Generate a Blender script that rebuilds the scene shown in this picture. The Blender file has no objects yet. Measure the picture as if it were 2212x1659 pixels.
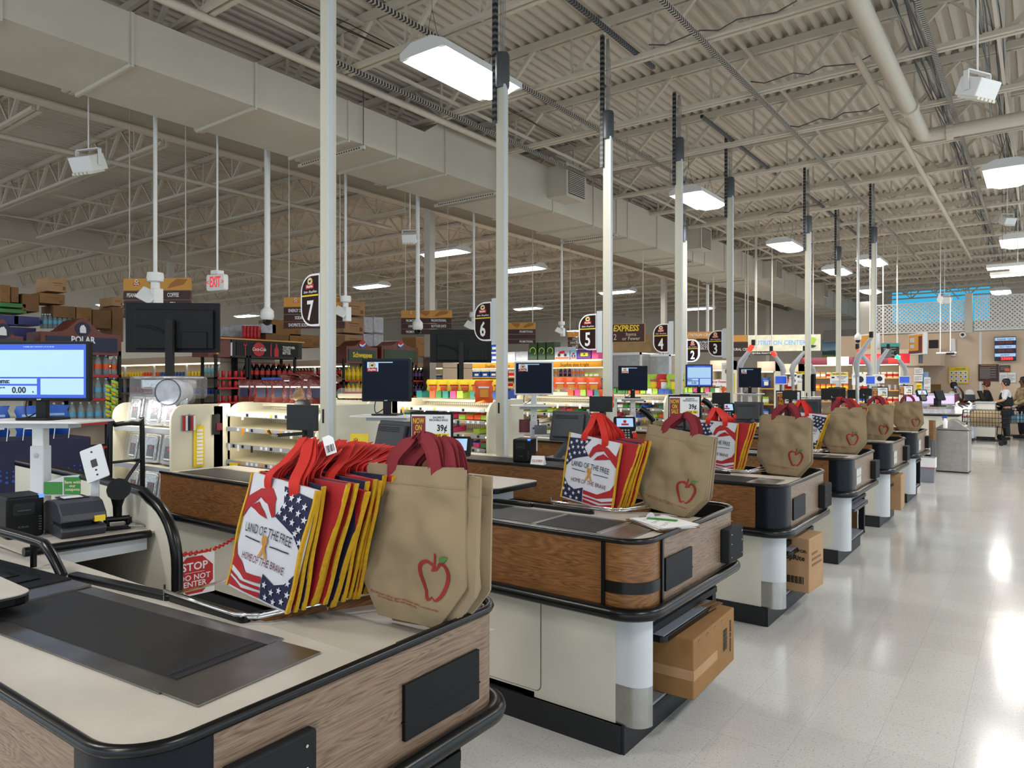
import bpy, math, random
from mathutils import Matrix, Vector, Euler, noise
R = math.radians
random.seed(7)
S = bpy.context.scene
C = S.collection
# ---------------------------------------------------------------- camera
HC = 1.643; FOC = 1534.0
YAW, PIT, ROL = R(36.72), R(-0.13), R(-0.06)
cd = bpy.data.cameras.new('camera'); cam = bpy.data.objects.new('camera', cd); C.objects.link(cam)
cd.sensor_width = 36.0; cd.lens = FOC / 2212.0 * 36.0; cd.clip_start = 0.05; cd.clip_end = 200
cam.location = (0, 0, HC)
cam.rotation_euler = (Matrix.Rotation(YAW, 3, 'Z') @ Matrix.Rotation(R(90) + PIT, 3, 'X') @ Matrix.Rotation(-ROL, 3, 'Z')).to_euler()
S.camera = cam
# ---------------------------------------------------------------- view
S.view_settings.view_transform = 'Standard'; S.view_settings.look = 'None'
S.view_settings.gamma = 1.0; S.view_settings.use_curve_mapping = False
S.view_settings.exposure = 0.30
S.cycles.max_bounces = 6; S.cycles.diffuse_bounces = 4; S.cycles.glossy_bounces = 3
S.cycles.transmission_bounces = 4; S.cycles.transparent_max_bounces = 10
S.cycles.caustics_reflective = False; S.cycles.caustics_refractive = False
S.cycles.sample_clamp_indirect = 6.0
# ---------------------------------------------------------------- daylight outside the shop
W = bpy.data.worlds.new('daylight'); S.world = W; W.use_nodes = True
bg = W.node_tree.nodes['Background']; bg.inputs[0].default_value = (0.70, 0.86, 1.0, 1); bg.inputs[1].default_value = 2.0
LAMP_W = 80.0      # watts of the light of one high-bay lamp

# ---------------------------------------------------------------- numbers
_F = Vector((-math.sin(YAW)*math.cos(PIT), math.cos(YAW)*math.cos(PIT), math.sin(PIT)))
_Rr = Vector((math.cos(YAW), math.sin(YAW), 0)); _U = _Rr.cross(_F)
_R2 = math.cos(ROL)*_Rr + math.sin(ROL)*_U; _U2 = _R2.cross(_F); _C = Vector((0, 0, HC))
def at(u, v, **k):
    "the point of the place seen at a pixel of the photograph, on the plane x=, y= or z="
    d = _R2*((u-1106)/FOC) - _U2*((v-829.5)/FOC) + _F
    (a, val), = k.items()
    if a == 'd': return _C + d*val
    i = 'xyz'.index(a)
    return _C + d*((val-_C[i])/d[i])

# ---------------------------------------------------------------- materials
def lin(h):
    if isinstance(h, str):
        h = [int(h[i:i+2], 16)/255 for i in (0, 2, 4)]
        h = [c/12.92 if c <= .04045 else ((c+.055)/1.055)**2.4 for c in h]
    return (h[0], h[1], h[2], 1)
MATS = {}
def mat(name, col='808080', rough=.5, metal=0, emit=0, noise_amt=0, nscale=8, bump=0, bscale=60, coat=0, alpha=1, trans=0, spec=.5, sheen=0):
    if name in MATS: return MATS[name]
    m = bpy.data.materials.new(name); m.use_nodes = True; N = m.node_tree.nodes; L = m.node_tree.links
    b = N['Principled BSDF']; c = lin(col)
    b.inputs['Base Color'].default_value = c; b.inputs['Roughness'].default_value = rough; b.inputs['Metallic'].default_value = metal
    b.inputs['Specular IOR Level'].default_value = spec
    if coat: b.inputs['Coat Weight'].default_value = coat; b.inputs['Coat Roughness'].default_value = .12
    if sheen: b.inputs['Sheen Weight'].default_value = sheen
    if emit: b.inputs['Emission Color'].default_value = c; b.inputs['Emission Strength'].default_value = emit
    if alpha < 1: b.inputs['Alpha'].default_value = alpha
    if trans: b.inputs['Transmission Weight'].default_value = trans
    if noise_amt or bump:
        tc = N.new('ShaderNodeTexCoord')
    if noise_amt:
        n = N.new('ShaderNodeTexNoise'); n.inputs['Scale'].default_value = nscale; n.inputs['Detail'].default_value = 5
        L.new(tc.outputs['Object'], n.inputs['Vector'])
        mr = N.new('ShaderNodeMapRange'); mr.inputs['From Min'].default_value = .3; mr.inputs['From Max'].default_value = .7
        mr.inputs['To Min'].default_value = 1-noise_amt; mr.inputs['To Max'].default_value = 1+noise_amt*.4
        L.new(n.outputs['Fac'], mr.inputs['Value'])
        vm = N.new('ShaderNodeVectorMath'); vm.operation = 'SCALE'; vm.inputs[0].default_value = c[:3]
        L.new(mr.outputs['Result'], vm.inputs['Scale']); L.new(vm.outputs['Vector'], b.inputs['Base Color'])
    if bump:
        n2 = N.new('ShaderNodeTexNoise'); n2.inputs['Scale'].default_value = bscale; n2.inputs['Detail'].default_value = 4
        L.new(tc.outputs['Object'], n2.inputs['Vector'])
        bp = N.new('ShaderNodeBump'); bp.inputs['Strength'].default_value = bump; bp.inputs['Distance'].default_value = .01
        L.new(n2.outputs['Fac'], bp.inputs['Height']); L.new(bp.outputs['Normal'], b.inputs['Normal'])
    MATS[name] = m
    return m
def nodes_of(name, rough=.5, **k):
    m = mat(name, 'ffffff', rough, **k); return m, m.node_tree.nodes, m.node_tree.links, m.node_tree.nodes['Principled BSDF']
def wood(name, stops, rough=.38, scale=1.0, seed=0.0):
    m, N, L, b = nodes_of(name, rough)
    tc = N.new('ShaderNodeTexCoord'); sp = N.new('ShaderNodeSeparateXYZ'); L.new(tc.outputs['Object'], sp.inputs[0])
    ad = N.new('ShaderNodeMath'); ad.operation = 'ADD'; L.new(sp.outputs[0], ad.inputs[0]); L.new(sp.outputs[1], ad.inputs[1])
    cb = N.new('ShaderNodeCombineXYZ'); L.new(ad.outputs[0], cb.inputs[0]); L.new(sp.outputs[2], cb.inputs[2]); cb.inputs[1].default_value = seed
    mp = N.new('ShaderNodeMapping'); mp.inputs['Scale'].default_value = (1.1*scale, 1, 9*scale); L.new(cb.outputs[0], mp.inputs[0])
    n = N.new('ShaderNodeTexNoise'); n.inputs['Scale'].default_value = 1.6; n.inputs['Detail'].default_value = 1.5; n.inputs['Distortion'].default_value = .3
    L.new(mp.outputs[0], n.inputs['Vector'])
    mu = N.new('ShaderNodeMath'); mu.operation = 'MULTIPLY'; mu.inputs[1].default_value = 16; L.new(n.outputs['Fac'], mu.inputs[0])
    fr = N.new('ShaderNodeMath'); fr.operation = 'PINGPONG'; fr.inputs[1].default_value = .5; L.new(mu.outputs[0], fr.inputs[0])
    mp2 = N.new('ShaderNodeMapping'); mp2.inputs['Scale'].default_value = (5, 1, 160); L.new(cb.outputs[0], mp2.inputs[0])
    n2 = N.new('ShaderNodeTexNoise'); n2.inputs['Scale'].default_value = 2; n2.inputs['Detail'].default_value = 3; L.new(mp2.outputs[0], n2.inputs['Vector'])
    mx = N.new('ShaderNodeMath'); mx.operation = 'MULTIPLY_ADD'; mx.inputs[1].default_value = .5; L.new(fr.outputs[0], mx.inputs[0])
    m3 = N.new('ShaderNodeMath'); m3.operation = 'MULTIPLY'; m3.inputs[1].default_value = 1.0; L.new(n2.outputs['Fac'], m3.inputs[0]); L.new(m3.outputs[0], mx.inputs[2])
    cr = N.new('ShaderNodeValToRGB'); cr.color_ramp.elements.remove(cr.color_ramp.elements[0])
    for i, (p, c) in enumerate(stops):
        e = cr.color_ramp.elements[0] if i == 0 else cr.color_ramp.elements.new(p)
        e.position = p; e.color = lin(c)
    L.new(mx.outputs[0], cr.inputs[0]); L.new(cr.outputs[0], b.inputs['Base Color'])
    return m
wood('oak_laminate', [(.26, '2e1b0c'), (.40, '593617'), (.6, '784e28'), (.85, '8e6336')])
wood('walnut_laminate', [(.26, '44322a'), (.42, '65503f'), (.6, '7c6654'), (.9, '8f7965')], scale=1.5, seed=3.7)
mat('cream_laminate', 'cfcbbd', .4, noise_amt=.05, nscale=3)
mat('deck_laminate', 'bdb7ad', .42, noise_amt=.12, nscale=5)
mat('white_steel', 'c4c8cc', .42)
mat('cream_steel', 'd2cebf', .45)
mat('black_rubber', '060709', .28, spec=.35)
mat('black_plastic', '08090b', .5, spec=.25)
mat('matt_black', '0d0d0e', .7)
mat('kick_black', '15171c', .55, noise_amt=.3, nscale=20)
mat('navy_plastic', '050914', .35, spec=.25)
mat('charcoal_plastic', '30323a', .42)
mat('belt_rubber', '1b1b1e', .55, noise_amt=.2, nscale=6)
mat('steel', '9a9896', .36, metal=1, noise_amt=.25, nscale=7)
mat('brushed_steel', 'b4b2ae', .33, metal=1, noise_amt=.15, nscale=12)
mat('chrome', 'd8d8da', .08, metal=1)
mat('galvanised', 'a9abae', .42, metal=.7)
mat('strut_grey', '55585c', .45, metal=.5)
mat('pole_cream', 'c9c6b4', .42)
mat('joist_paint', 'c6bcac', .6)
mat('deck_paint', 'ccc2b3', .62)
mat('duct_paint', 'bfb8a9', .6, noise_amt=.06, nscale=1.2)
mat('cable_grey', '8d8a86', .6)
mat('black_wire', '101010', .5)
mat('cardboard', '8f673a', .8, noise_amt=.12, nscale=6)
mat('cardboard_dark', '7d5a38', .8, noise_amt=.15, nscale=6)
mat('cardboard_pale', 'ab8660', .8, noise_amt=.12, nscale=6)
mat('white_paint', 'd8d8d6', .45)
mat('grey_pad', '202122', .7, spec=.2, noise_amt=.15, nscale=30)
mat('grey_shelf', '7d818c', .4)
for n_, c_ in dict(white='e4e4e4', black='0a0a0a', red='b5141a', dark_red='7d1c24', yellow='e5c61c', gold='d8921a', navy='10143a', green='2f7d32', orange='e0561a',
                   blue='1e4fa8', sky='8fb8dc', maroon='3a1613', brown='2a130e', tan='c98d3c', pink='c23a78', teal='1d7a72', lime='9cc23a', purple='5a2a7a', cream='ddd2b0',
                   text_grey='55555a', burgundy='5c1626', violet='2f2348').items():
    mat(n_, c_, .5)
mat('lamp_lens', 'ffffff', .5, emit=9); mat('tube_glow', 'fff4e0', .5, emit=7)
mat('screen_blue', '1c44b0', .2, emit=.42); mat('screen_pale', '9dbcdc', .25, emit=.42); mat('screen_navy', '070f1e', .35, emit=.3, spec=.12)
mat('screen_black', '0b0c10', .12); mat('led_red', 'ff2a18', .4, emit=1.6); mat('led_dim', '5a0c0c', .4, emit=.4); mat('led_green', '30f090', .4, emit=1.3)
mat('sign_glow', 'cfe0ff', .4, emit=1.4); mat('exit_red', 'e01c2c', .4, emit=.5); mat('blue_led', '3858ff', .4, emit=3)

# ---------------------------------------------------------------- mesh building
class MB:
    def __init__(s): s.v = []; s.f = []; s.k = []; s.m = 0; s.T = None
    def add(s, vs, fs):
        n = len(s.v)
        s.v += [tuple(s.T @ Vector(p)) if s.T else tuple(p) for p in vs]
        s.f += [tuple(i+n for i in f) for f in fs]; s.k += [s.m]*len(fs); return s
    def box(s, a, b):
        x0, y0, z0 = a; x1, y1, z1 = b
        x0, x1 = min(x0, x1), max(x0, x1); y0, y1 = min(y0, y1), max(y0, y1); z0, z1 = min(z0, z1), max(z0, z1)
        return s.add([(x0,y0,z0),(x1,y0,z0),(x1,y1,z0),(x0,y1,z0),(x0,y0,z1),(x1,y0,z1),(x1,y1,z1),(x0,y1,z1)],
                     [(0,3,2,1),(4,5,6,7),(0,1,5,4),(1,2,6,5),(2,3,7,6),(3,0,4,7)])
    def cbox(s, c, d): return s.box([c[i]-d[i]/2 for i in range(3)], [c[i]+d[i]/2 for i in range(3)])
    def bar(s, p, q, w, h, up=(0,0,1)):
        p = Vector(p); q = Vector(q); d = (q-p).normalized(); u = Vector(up)
        if abs(d.dot(u)) > .99: u = Vector((1,0,0))
        sd = d.cross(u).normalized(); u = sd.cross(d)
        a = sd*w/2; b = u*h/2
        return s.add([p-a-b, p+a-b, p+a+b, p-a+b, q-a-b, q+a-b, q+a+b, q-a+b], [(0,3,2,1),(4,5,6,7),(0,1,5,4),(1,2,6,5),(2,3,7,6),(3,0,4,7)])
    def tube(s, pts, r, n=8, caps=True):
        pts = [Vector(p) for p in pts]; N = len(pts); rr = r if isinstance(r, (list, tuple)) else [r]*N
        ring = []; ref = None
        for i, p in enumerate(pts):
            d = (pts[min(i+1, N-1)]-pts[max(i-1, 0)]).normalized()
            if ref is None: ref = Vector((0,0,1)) if abs(d.z) < .9 else Vector((1,0,0))
            a = d.cross(ref).normalized(); b = a.cross(d).normalized(); ref = b
            ring += [p + (a*math.cos(t)+b*math.sin(t))*rr[i] for t in [2*math.pi*j/n for j in range(n)]]
        fs = [(i*n+j, i*n+(j+1)%n, (i+1)*n+(j+1)%n, (i+1)*n+j) for i in range(N-1) for j in range(n)]
        if caps: fs += [tuple(range(n-1, -1, -1)), tuple(range((N-1)*n, N*n))]
        return s.add(ring, fs)
    def lathe(s, prof, c=(0,0,0), n=12):
        "prof: (radius, z) list turned about the z axis through c"
        vs = [(c[0]+r*math.cos(2*math.pi*j/n), c[1]+r*math.sin(2*math.pi*j/n), c[2]+z) for r, z in prof for j in range(n)]
        k = len(prof); fs = [(i*n+j, i*n+(j+1)%n, (i+1)*n+(j+1)%n, (i+1)*n+j) for i in range(k-1) for j in range(n)]
        fs += [tuple(range(n-1, -1, -1)), tuple(range((k-1)*n, k*n))]
        return s.add(vs, fs)
    def prism(s, pts, a, b, ax='z'):
        def P(p, t): return {'z': (p[0], p[1], t), 'y': (p[0], t, p[1]), 'x': (t, p[0], p[1])}[ax]
        n = len(pts); vs = [P(p, a) for p in pts]+[P(p, b) for p in pts]
        return s.add(vs, [tuple(range(n-1,-1,-1)), tuple(range(n, 2*n))]+[(i, (i+1)%n, n+(i+1)%n, n+i) for i in range(n)])
    def poly(s, pts): return s.add(pts, [tuple(range(len(pts)))])
    def wallpath(s, path, z0, z1, t):
        "a standing wall of thickness t to the left of an open 2-D path"
        P = [Vector(p) for p in path]; n = len(P); off = []
        for i in range(n):
            d = (P[min(i+1,n-1)]-P[max(i-1,0)]).normalized(); off.append(P[i]+Vector((-d.y, d.x))*t)
        vs = [(*p, z) for z in (z0, z1) for p in P]+[(*p, z) for z in (z0, z1) for p in off]
        fs = []
        for i in range(n-1):
            fs += [(i, i+1, n+i+1, n+i), (2*n+i+1, 2*n+i, 3*n+i, 3*n+i+1), (n+i, n+i+1, 3*n+i+1, 3*n+i), (i+1, i, 2*n+i, 2*n+i+1)]
        fs += [(0, n, 3*n, 2*n), (n-1, 3*n-1, 4*n-1, 2*n-1)]
        return s.add(vs, fs)
    def build(s, name, mats, parent=None, smooth=0, bevel=0, seg=2, loc=None, rot=None):
        me = bpy.data.meshes.new(name); me.from_pydata(s.v, [], s.f)
        if isinstance(mats, str): mats = [mats]
        for m in mats: me.materials.append(MATS[m])
        if len(mats) > 1: me.polygons.foreach_set('material_index', s.k)
        me.update()
        if smooth:
            me.polygons.foreach_set('use_smooth', [True]*len(me.polygons)); me.set_sharp_from_angle(angle=R(smooth))
        o = bpy.data.objects.new(name, me); C.objects.link(o)
        if parent: o.parent = parent
        if loc is not None: o.location = loc
        if rot is not None: o.rotation_euler = rot
        if bevel:
            b = o.modifiers.new('bevel', 'BEVEL'); b.width = bevel; b.segments = seg; b.limit_method = 'ANGLE'; b.angle_limit = R(40)
        return o
def part(name, m, parent, fn, **k):
    b = MB(); fn(b); return b.build(name, m, parent, **k)
def tag(o, label=None, cat=None, group=None, kind=None):
    if label: o['label'] = label
    if cat: o['category'] = cat
    if group: o['group'] = group
    if kind: o['kind'] = kind
    return o
def thing(name, label, cat, loc=(0,0,0), rz=0, group=None, rot=None):
    o = bpy.data.objects.new(name, None); C.objects.link(o); o.empty_display_size = .05
    o.location = loc; o.rotation_euler = rot if rot is not None else (0, 0, R(rz))
    return tag(o, label, cat, group)
KIDS = {}
def copy_tree(o, loc=None, rz=None, label=None, group=None, parent=None, rot=None):
    c = o.copy(); C.objects.link(c)
    if parent: c.parent = parent
    if loc is not None: c.location = loc
    if rz is not None: c.rotation_euler = (0, 0, R(rz))
    if rot is not None: c.rotation_euler = rot
    if label: c['label'] = label
    if group: c['group'] = group
    for ch in list(o.children): copy_tree(ch, parent=c)
    return c
def arc(cx, cy, r, a0, a1, n=8): return [(cx+r*math.cos(R(a0+(a1-a0)*i/n)), cy+r*math.sin(R(a0+(a1-a0)*i/n))) for i in range(n+1)]
def rrect(x0, y0, x1, y1, r, n=5):
    return arc(x1-r, y0+r, r, -90, 0, n)+arc(x1-r, y1-r, r, 0, 90, n)+arc(x0+r, y1-r, r, 90, 180, n)+arc(x0+r, y0+r, r, 180, 270, n)
_TX = {}
def text(body, size, m, parent, loc, rot=(R(90), 0, 0), name='lettering', ext=.0008, sx=1, shear=0, bold=0, align='CENTER', fn=None):
    "flat letters in the x-z plane facing -y unless rot says otherwise"
    key = (body, size, sx, shear, bold, align, ext, m if not fn else id(fn))
    if key not in _TX:
        cu = bpy.data.curves.new('letters', 'FONT'); cu.body = body; cu.size = size; cu.extrude = ext; cu.shear = shear; cu.offset = bold*size
        cu.align_x = align; cu.align_y = 'CENTER'; cu.resolution_u = 2; cu.space_line = .85
        t = bpy.data.objects.new('letters', cu); C.objects.link(t)
        me = bpy.data.meshes.new_from_object(t.evaluated_get(bpy.context.evaluated_depsgraph_get()))
        bpy.data.objects.remove(t); bpy.data.curves.remove(cu)
        for v in me.vertices: v.co.x *= sx
        if fn:
            for v in me.vertices: v.co = fn(v.co)
        me.materials.clear(); me.materials.append(MATS[m]); _TX[key] = me
    o = bpy.data.objects.new(name, _TX[key]); C.objects.link(o); o.parent = parent; o.location = loc; o.rotation_euler = rot
    return o
def struct(name, m, fn, label=None, parent=None, **k):
    o = part(name, m, parent, fn, **k); tag(o, kind='structure')
    if label: o['label'] = label
    return o
# ================================================================ the hall
def floor_material():
    m, N, L, b = nodes_of('vinyl_tile', .13, coat=.25)
    g = N.new('ShaderNodeNewGeometry'); sp = N.new('ShaderNodeSeparateXYZ'); L.new(g.outputs['Position'], sp.inputs[0])
    outs = []
    for i, ph in ((0, .0047), (1, .198)):
        a = N.new('ShaderNodeMath'); a.operation = 'SUBTRACT'; a.inputs[1].default_value = ph - 90*.3048; L.new(sp.outputs[i], a.inputs[0])
        d = N.new('ShaderNodeMath'); d.operation = 'DIVIDE'; d.inputs[1].default_value = .3048; L.new(a.outputs[0], d.inputs[0])
        f = N.new('ShaderNodeMath'); f.operation = 'FRACT'; L.new(d.outputs[0], f.inputs[0])
        s2 = N.new('ShaderNodeMath'); s2.operation = 'SUBTRACT'; s2.inputs[1].default_value = .5; L.new(f.outputs[0], s2.inputs[0])
        ab = N.new('ShaderNodeMath'); ab.operation = 'ABSOLUTE'; L.new(s2.outputs[0], ab.inputs[0])
        gt = N.new('ShaderNodeMath'); gt.operation = 'GREATER_THAN'; gt.inputs[1].default_value = .4975; L.new(ab.outputs[0], gt.inputs[0])
        fl = N.new('ShaderNodeMath'); fl.operation = 'FLOOR'; L.new(d.outputs[0], fl.inputs[0]); outs.append((gt, fl))
    mx = N.new('ShaderNodeMath'); mx.operation = 'MAXIMUM'; L.new(outs[0][0].outputs[0], mx.inputs[0]); L.new(outs[1][0].outputs[0], mx.inputs[1])
    cb = N.new('ShaderNodeCombineXYZ'); L.new(outs[0][1].outputs[0], cb.inputs[0]); L.new(outs[1][1].outputs[0], cb.inputs[1])
    wn = N.new('ShaderNodeTexWhiteNoise'); wn.noise_dimensions = '3D'; L.new(cb.outputs[0], wn.inputs['Vector'])
    vo = N.new('ShaderNodeTexNoise'); vo.inputs['Scale'].default_value = 110; vo.inputs['Detail'].default_value = 2; L.new(g.outputs['Position'], vo.inputs['Vector'])
    cr = N.new('ShaderNodeValToRGB'); cr.color_ramp.elements[0].position = .30; cr.color_ramp.elements[0].color = lin('9c9b98')
    cr.color_ramp.elements[1].position = .42; cr.color_ramp.elements[1].color = lin('c3c2be'); L.new(vo.outputs['Fac'], cr.inputs[0])
    mr = N.new('ShaderNodeMapRange'); mr.inputs['To Min'].default_value = .965; mr.inputs['To Max'].default_value = 1.02; L.new(wn.outputs['Value'], mr.inputs['Value'])
    vm = N.new('ShaderNodeVectorMath'); vm.operation = 'SCALE'; L.new(cr.outputs[0], vm.inputs[0]); L.new(mr.outputs[0], vm.inputs['Scale'])
    mix = N.new('ShaderNodeMix'); mix.data_type = 'RGBA'; L.new(mx.outputs[0], mix.inputs['Factor']); L.new(vm.outputs[0], mix.inputs[6]); mix.inputs[7].default_value = lin('a3a19b')
    L.new(mix.outputs[2], b.inputs['Base Color'])
    n3 = N.new('ShaderNodeTexNoise'); n3.inputs['Scale'].default_value = 2.2; n3.inputs['Detail'].default_value = 2; L.new(g.outputs['Position'], n3.inputs['Vector'])
    bp = N.new('ShaderNodeBump'); bp.inputs['Strength'].default_value = .12; bp.inputs['Distance'].default_value = .02; L.new(n3.outputs['Fac'], bp.inputs['Height']); L.new(bp.outputs['Normal'], b.inputs['Normal'])
floor_material()
X0, X1, Y0, Y1 = -35.0, 6.0, -9.0, 39.0
ZJ, ZT, ZD = 5.5, 6.05, 6.10
struct('floor', 'vinyl_tile', lambda b: b.box((X0, Y0, -.1), (X1, Y1, 0)), 'speckled off white vinyl tile floor with a waxed shine')
def deck(b):
    xs = []; x = X0
    while x < X1:
        xs += [(x, ZD), (x+.05, ZD), (x+.07, ZD+.06), (x+.135, ZD+.06)]; x += .155
    vs = [(px, Y, pz) for Y in (Y0, Y1) for px, pz in xs]; n = len(xs)
    b.add(vs, [(i, i+1, n+i+1, n+i) for i in range(n-1)])
    b.box((X0, Y0, ZD+.12), (X1, Y1, ZD+.2))
ceiling = struct('ceiling', 'deck_paint', deck, 'ribbed steel roof deck painted off white')
mat('wall_tan', 'd2bba2', .7, noise_amt=.05, nscale=2); mat('wall_grey', 'cfcabf', .7); mat('pier_paint', 'c9c3b6', .6)
# roof joists (parts of the ceiling): chords, zigzag web and posts
def joist(b, L=12.0):
    for dy in (-.045, .045):
        b.box((0, dy-.028, ZT-.05), (L, dy+.028, ZT+.045)); b.box((.5, dy-.028, ZJ-.02), (L-.5, dy+.028, ZJ+.03))
    n = 10; st = (L-1.0)/n
    for i in range(n+1):
        x = .5+i*st
        b.bar((x, 0, ZJ), (x, 0, ZT), .03, .03)
        if i < n:
            p, q = ((x, 0, ZJ), (x+st/2, 0, ZT)), ((x+st/2, 0, ZT), (x+st, 0, ZJ))
            b.bar(*p, .05, .05); b.bar(*q, .03, .03)
    b.bar((.5, 0, ZJ), (0, 0, ZT-.02), .03, .03); b.bar((L-.5, 0, ZJ), (L, 0, ZT-.02), .03, .03)
jo = None
for bay, xg in enumerate((-10.9, -22.1, -33.9)):
    L = (12.2, 11.2, 11.8)[bay]; jb = MB(); joist(jb, L)
    first = None; y = 7.7-1.83*8
    while y < Y1-.5:
        o = jb.build('roof_joist', 'joist_paint', ceiling, loc=(xg, y, 0)) if first is None else first.copy()
        if first is not None: C.objects.link(o); o.parent = ceiling; o.location = (xg, y, 0)
        first = first or o; y += 1.83
for xg in (-10.9, -22.1, 1.3):
    def girder(b, x=xg):
        b.box((x-.11, Y0, ZJ-.07), (x+.11, Y1, ZJ-.045)); b.box((x-.11, Y0, ZT-.09), (x+.11, Y1, ZT-.06)); b.box((x-.01, Y0, ZJ-.05), (x+.01, Y1, ZT-.08))
    struct('roof_girder', 'joist_paint', girder, parent=ceiling)
for x in (-9.4, -6.6, -3.1, -.4, -13.5, -16.6, -19.5):
    def br(b, x=x):
        b.bar((x, Y0, ZJ+.05), (x, Y1, ZJ+.05), .035, .035); b.bar((x, Y0, ZT-.07), (x, Y1, ZT-.07), .035, .035)
    struct('joist_bridging', 'joist_paint', br, parent=ceiling)
# steel columns under the girders
def column(b):
    b.box((-.085, -.085, 0), (.085, .085, ZJ-.07)); b.box((-.15, -.15, ZJ-.09), (.15, .15, ZJ-.07))
mat('diamond_plate', '8f8c86', .3, metal=1, bump=.6, bscale=90)
nc = 0
for xg in (-10.9, -22.1):
    for y in (11.55, 23.75, 35.9) + ((-.6,) if xg < -20 else ()):
        t = thing('steel_column', f'square cream steel roof column, {("first", "second", "third", "outermost")[(nc if xg > -20 else nc-3)%4]} of the {"inner" if xg > -20 else "rear"} row', 'column', (xg, y, 0))
        part('column_shaft', 'pier_paint', t, column)
        part('diamond_plate_guard', 'diamond_plate', t, lambda b: (b.box((-.1, -.1, 0), (.1, .1, 2.2))))
        nc += 1
# walls of the hall
struct('wall_left', 'wall_grey', lambda b: b.box((X0-.1, Y0, 0), (X0, Y1, 6.3)))
struct('wall_front', 'wall_grey', lambda b: (b.box((X0, Y0-.1, 0), (X1, Y0, .6)), b.box((X0, Y0-.1, 4.2), (X1, Y0, 6.3)), [b.box((x, Y0-.1, .6), (x+.3, Y0, 4.2)) for x in (-34, -30, -26, -22, -18, -14, -10, -6, -2, 2)]))
def storefront(b):
    b.box((X1, Y0, 0), (X1+.15, Y1, .25)); b.box((X1, Y0, 4.3), (X1+.15, Y1, 6.3))
    y = Y0
    while y < Y1: b.box((X1, y, .25), (X1+.15, y+(1.2 if int(y) % 3 == 0 else .12), 4.3)); y += 1.9
struct('wall_right', 'wall_grey', storefront)
# far end wall: high window band lets the blue daylight in
def farwall(b):
    b.box((X0, Y1, 0), (X1, Y1+.1, 4.5)); b.box((X0, Y1, 4.5), (-5.9, Y1+.1, 6.3)); b.box((-1.9, Y1, 4.5), (X1, Y1+.1, 6.3)); b.box((-5.9, Y1, 6.05), (-1.9, Y1+.1, 6.3))
struct('wall_back', 'wall_grey', farwall)
tg = bpy.data.materials.new('tinted_glass'); tg.use_nodes = True; MATS['tinted_glass'] = tg; _n = tg.node_tree.nodes; _n.remove(_n['Principled BSDF']); _t = _n.new('ShaderNodeBsdfTransparent'); _t.inputs[0].default_value = (.18, .47, .56, 1); tg.node_tree.links.new(_t.outputs[0], _n['Material Output'].inputs[0])
struct('window_2', 'tinted_glass', lambda b: b.box((-5.9, Y1+.03, 4.5), (-1.9, Y1+.05, 6.05)))
# customer-service wall with the lattice above
def svc(b):
    b.box((-5.2, 28.0, 0), (5.9, 28.15, 3.33))
ws = struct('wall_service', 'wall_tan', svc, 'tan papered wall behind the service desk')
struct('wall_service_side', 'wall_tan', lambda b: (b.box((-5.35, 28.0, 0), (-5.2, 33, 3.33)), b.box((-5.9, 27.9, 0), (-5.2, 28.0, 3.33))))
for x in (-4.05, -1.62, 3.2):
    struct('trim_1', 'white_paint', lambda b, x=x: b.box((x-.035, 27.985, 0), (x+.035, 28.0, 3.33)))
mat('lattice_white', 'e6e4e0', .55)
for k, (xa, xb) in enumerate(((-4.75, -2.05), (-1.8, 2.3))):
    t = thing('lattice_panel', ('white diagonal lattice panel above the tan wall, beside the pier', 'white diagonal lattice panel above the tan wall, over the red lit board')[k], 'lattice', (xa, 28.05, 3.42), group='lattice panels above the service wall')
    w = xb-xa; h = .95 if k == 0 else 1.05
    def lat(b):
        s = .13
        for sg in (1, -1):
            c = -h
            while c < w+h:
                # a lath from (c,0) to (c+h*?, h) clipped to the panel
                p = [(c, 0), (c+h, h)] if sg > 0 else [(c+h, 0), (c, h)]
                (ax, az), (bx, bz) = p
                t0, t1 = 0, 1; dx = bx-ax
                lo, hi = sorted(((0-ax)/dx, (w-ax)/dx)); t0 = max(t0, lo); t1 = min(t1, hi)
                if t1-t0 > .02: b.bar((ax+dx*t0, .012*sg, az+(bz-az)*t0), (ax+dx*t1, .012*sg, az+(bz-az)*t1), .012, .036, up=(0, 1, 0)) if 0 else b.bar((ax+dx*t0, .012*sg, az+(bz-az)*t0), (ax+dx*t1, .012*sg, az+(bz-az)*t1), .036, .012, up=(0, 1, 0))
                c += s
    part('lattice', 'lattice_white', t, lat)
    part('frame', 'lattice_white', t, lambda b: (b.box((0, -.03, -.05), (w, .03, 0)), b.box((0, -.03, h), (w, .03, h+.04))))
for k, (x, wd, z0, z1) in enumerate(((-5.0, .5, 3.35, 4.55), (-1.95, .2, 3.3, 4.62), (2.4, .22, 3.3, 4.62))):
    o = part('wall_pier', 'pier_paint', None, lambda b: b.box((x-wd/2, 27.95, z0), (x+wd/2, 28.2, z1))); tag(o, kind='structure')
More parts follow.
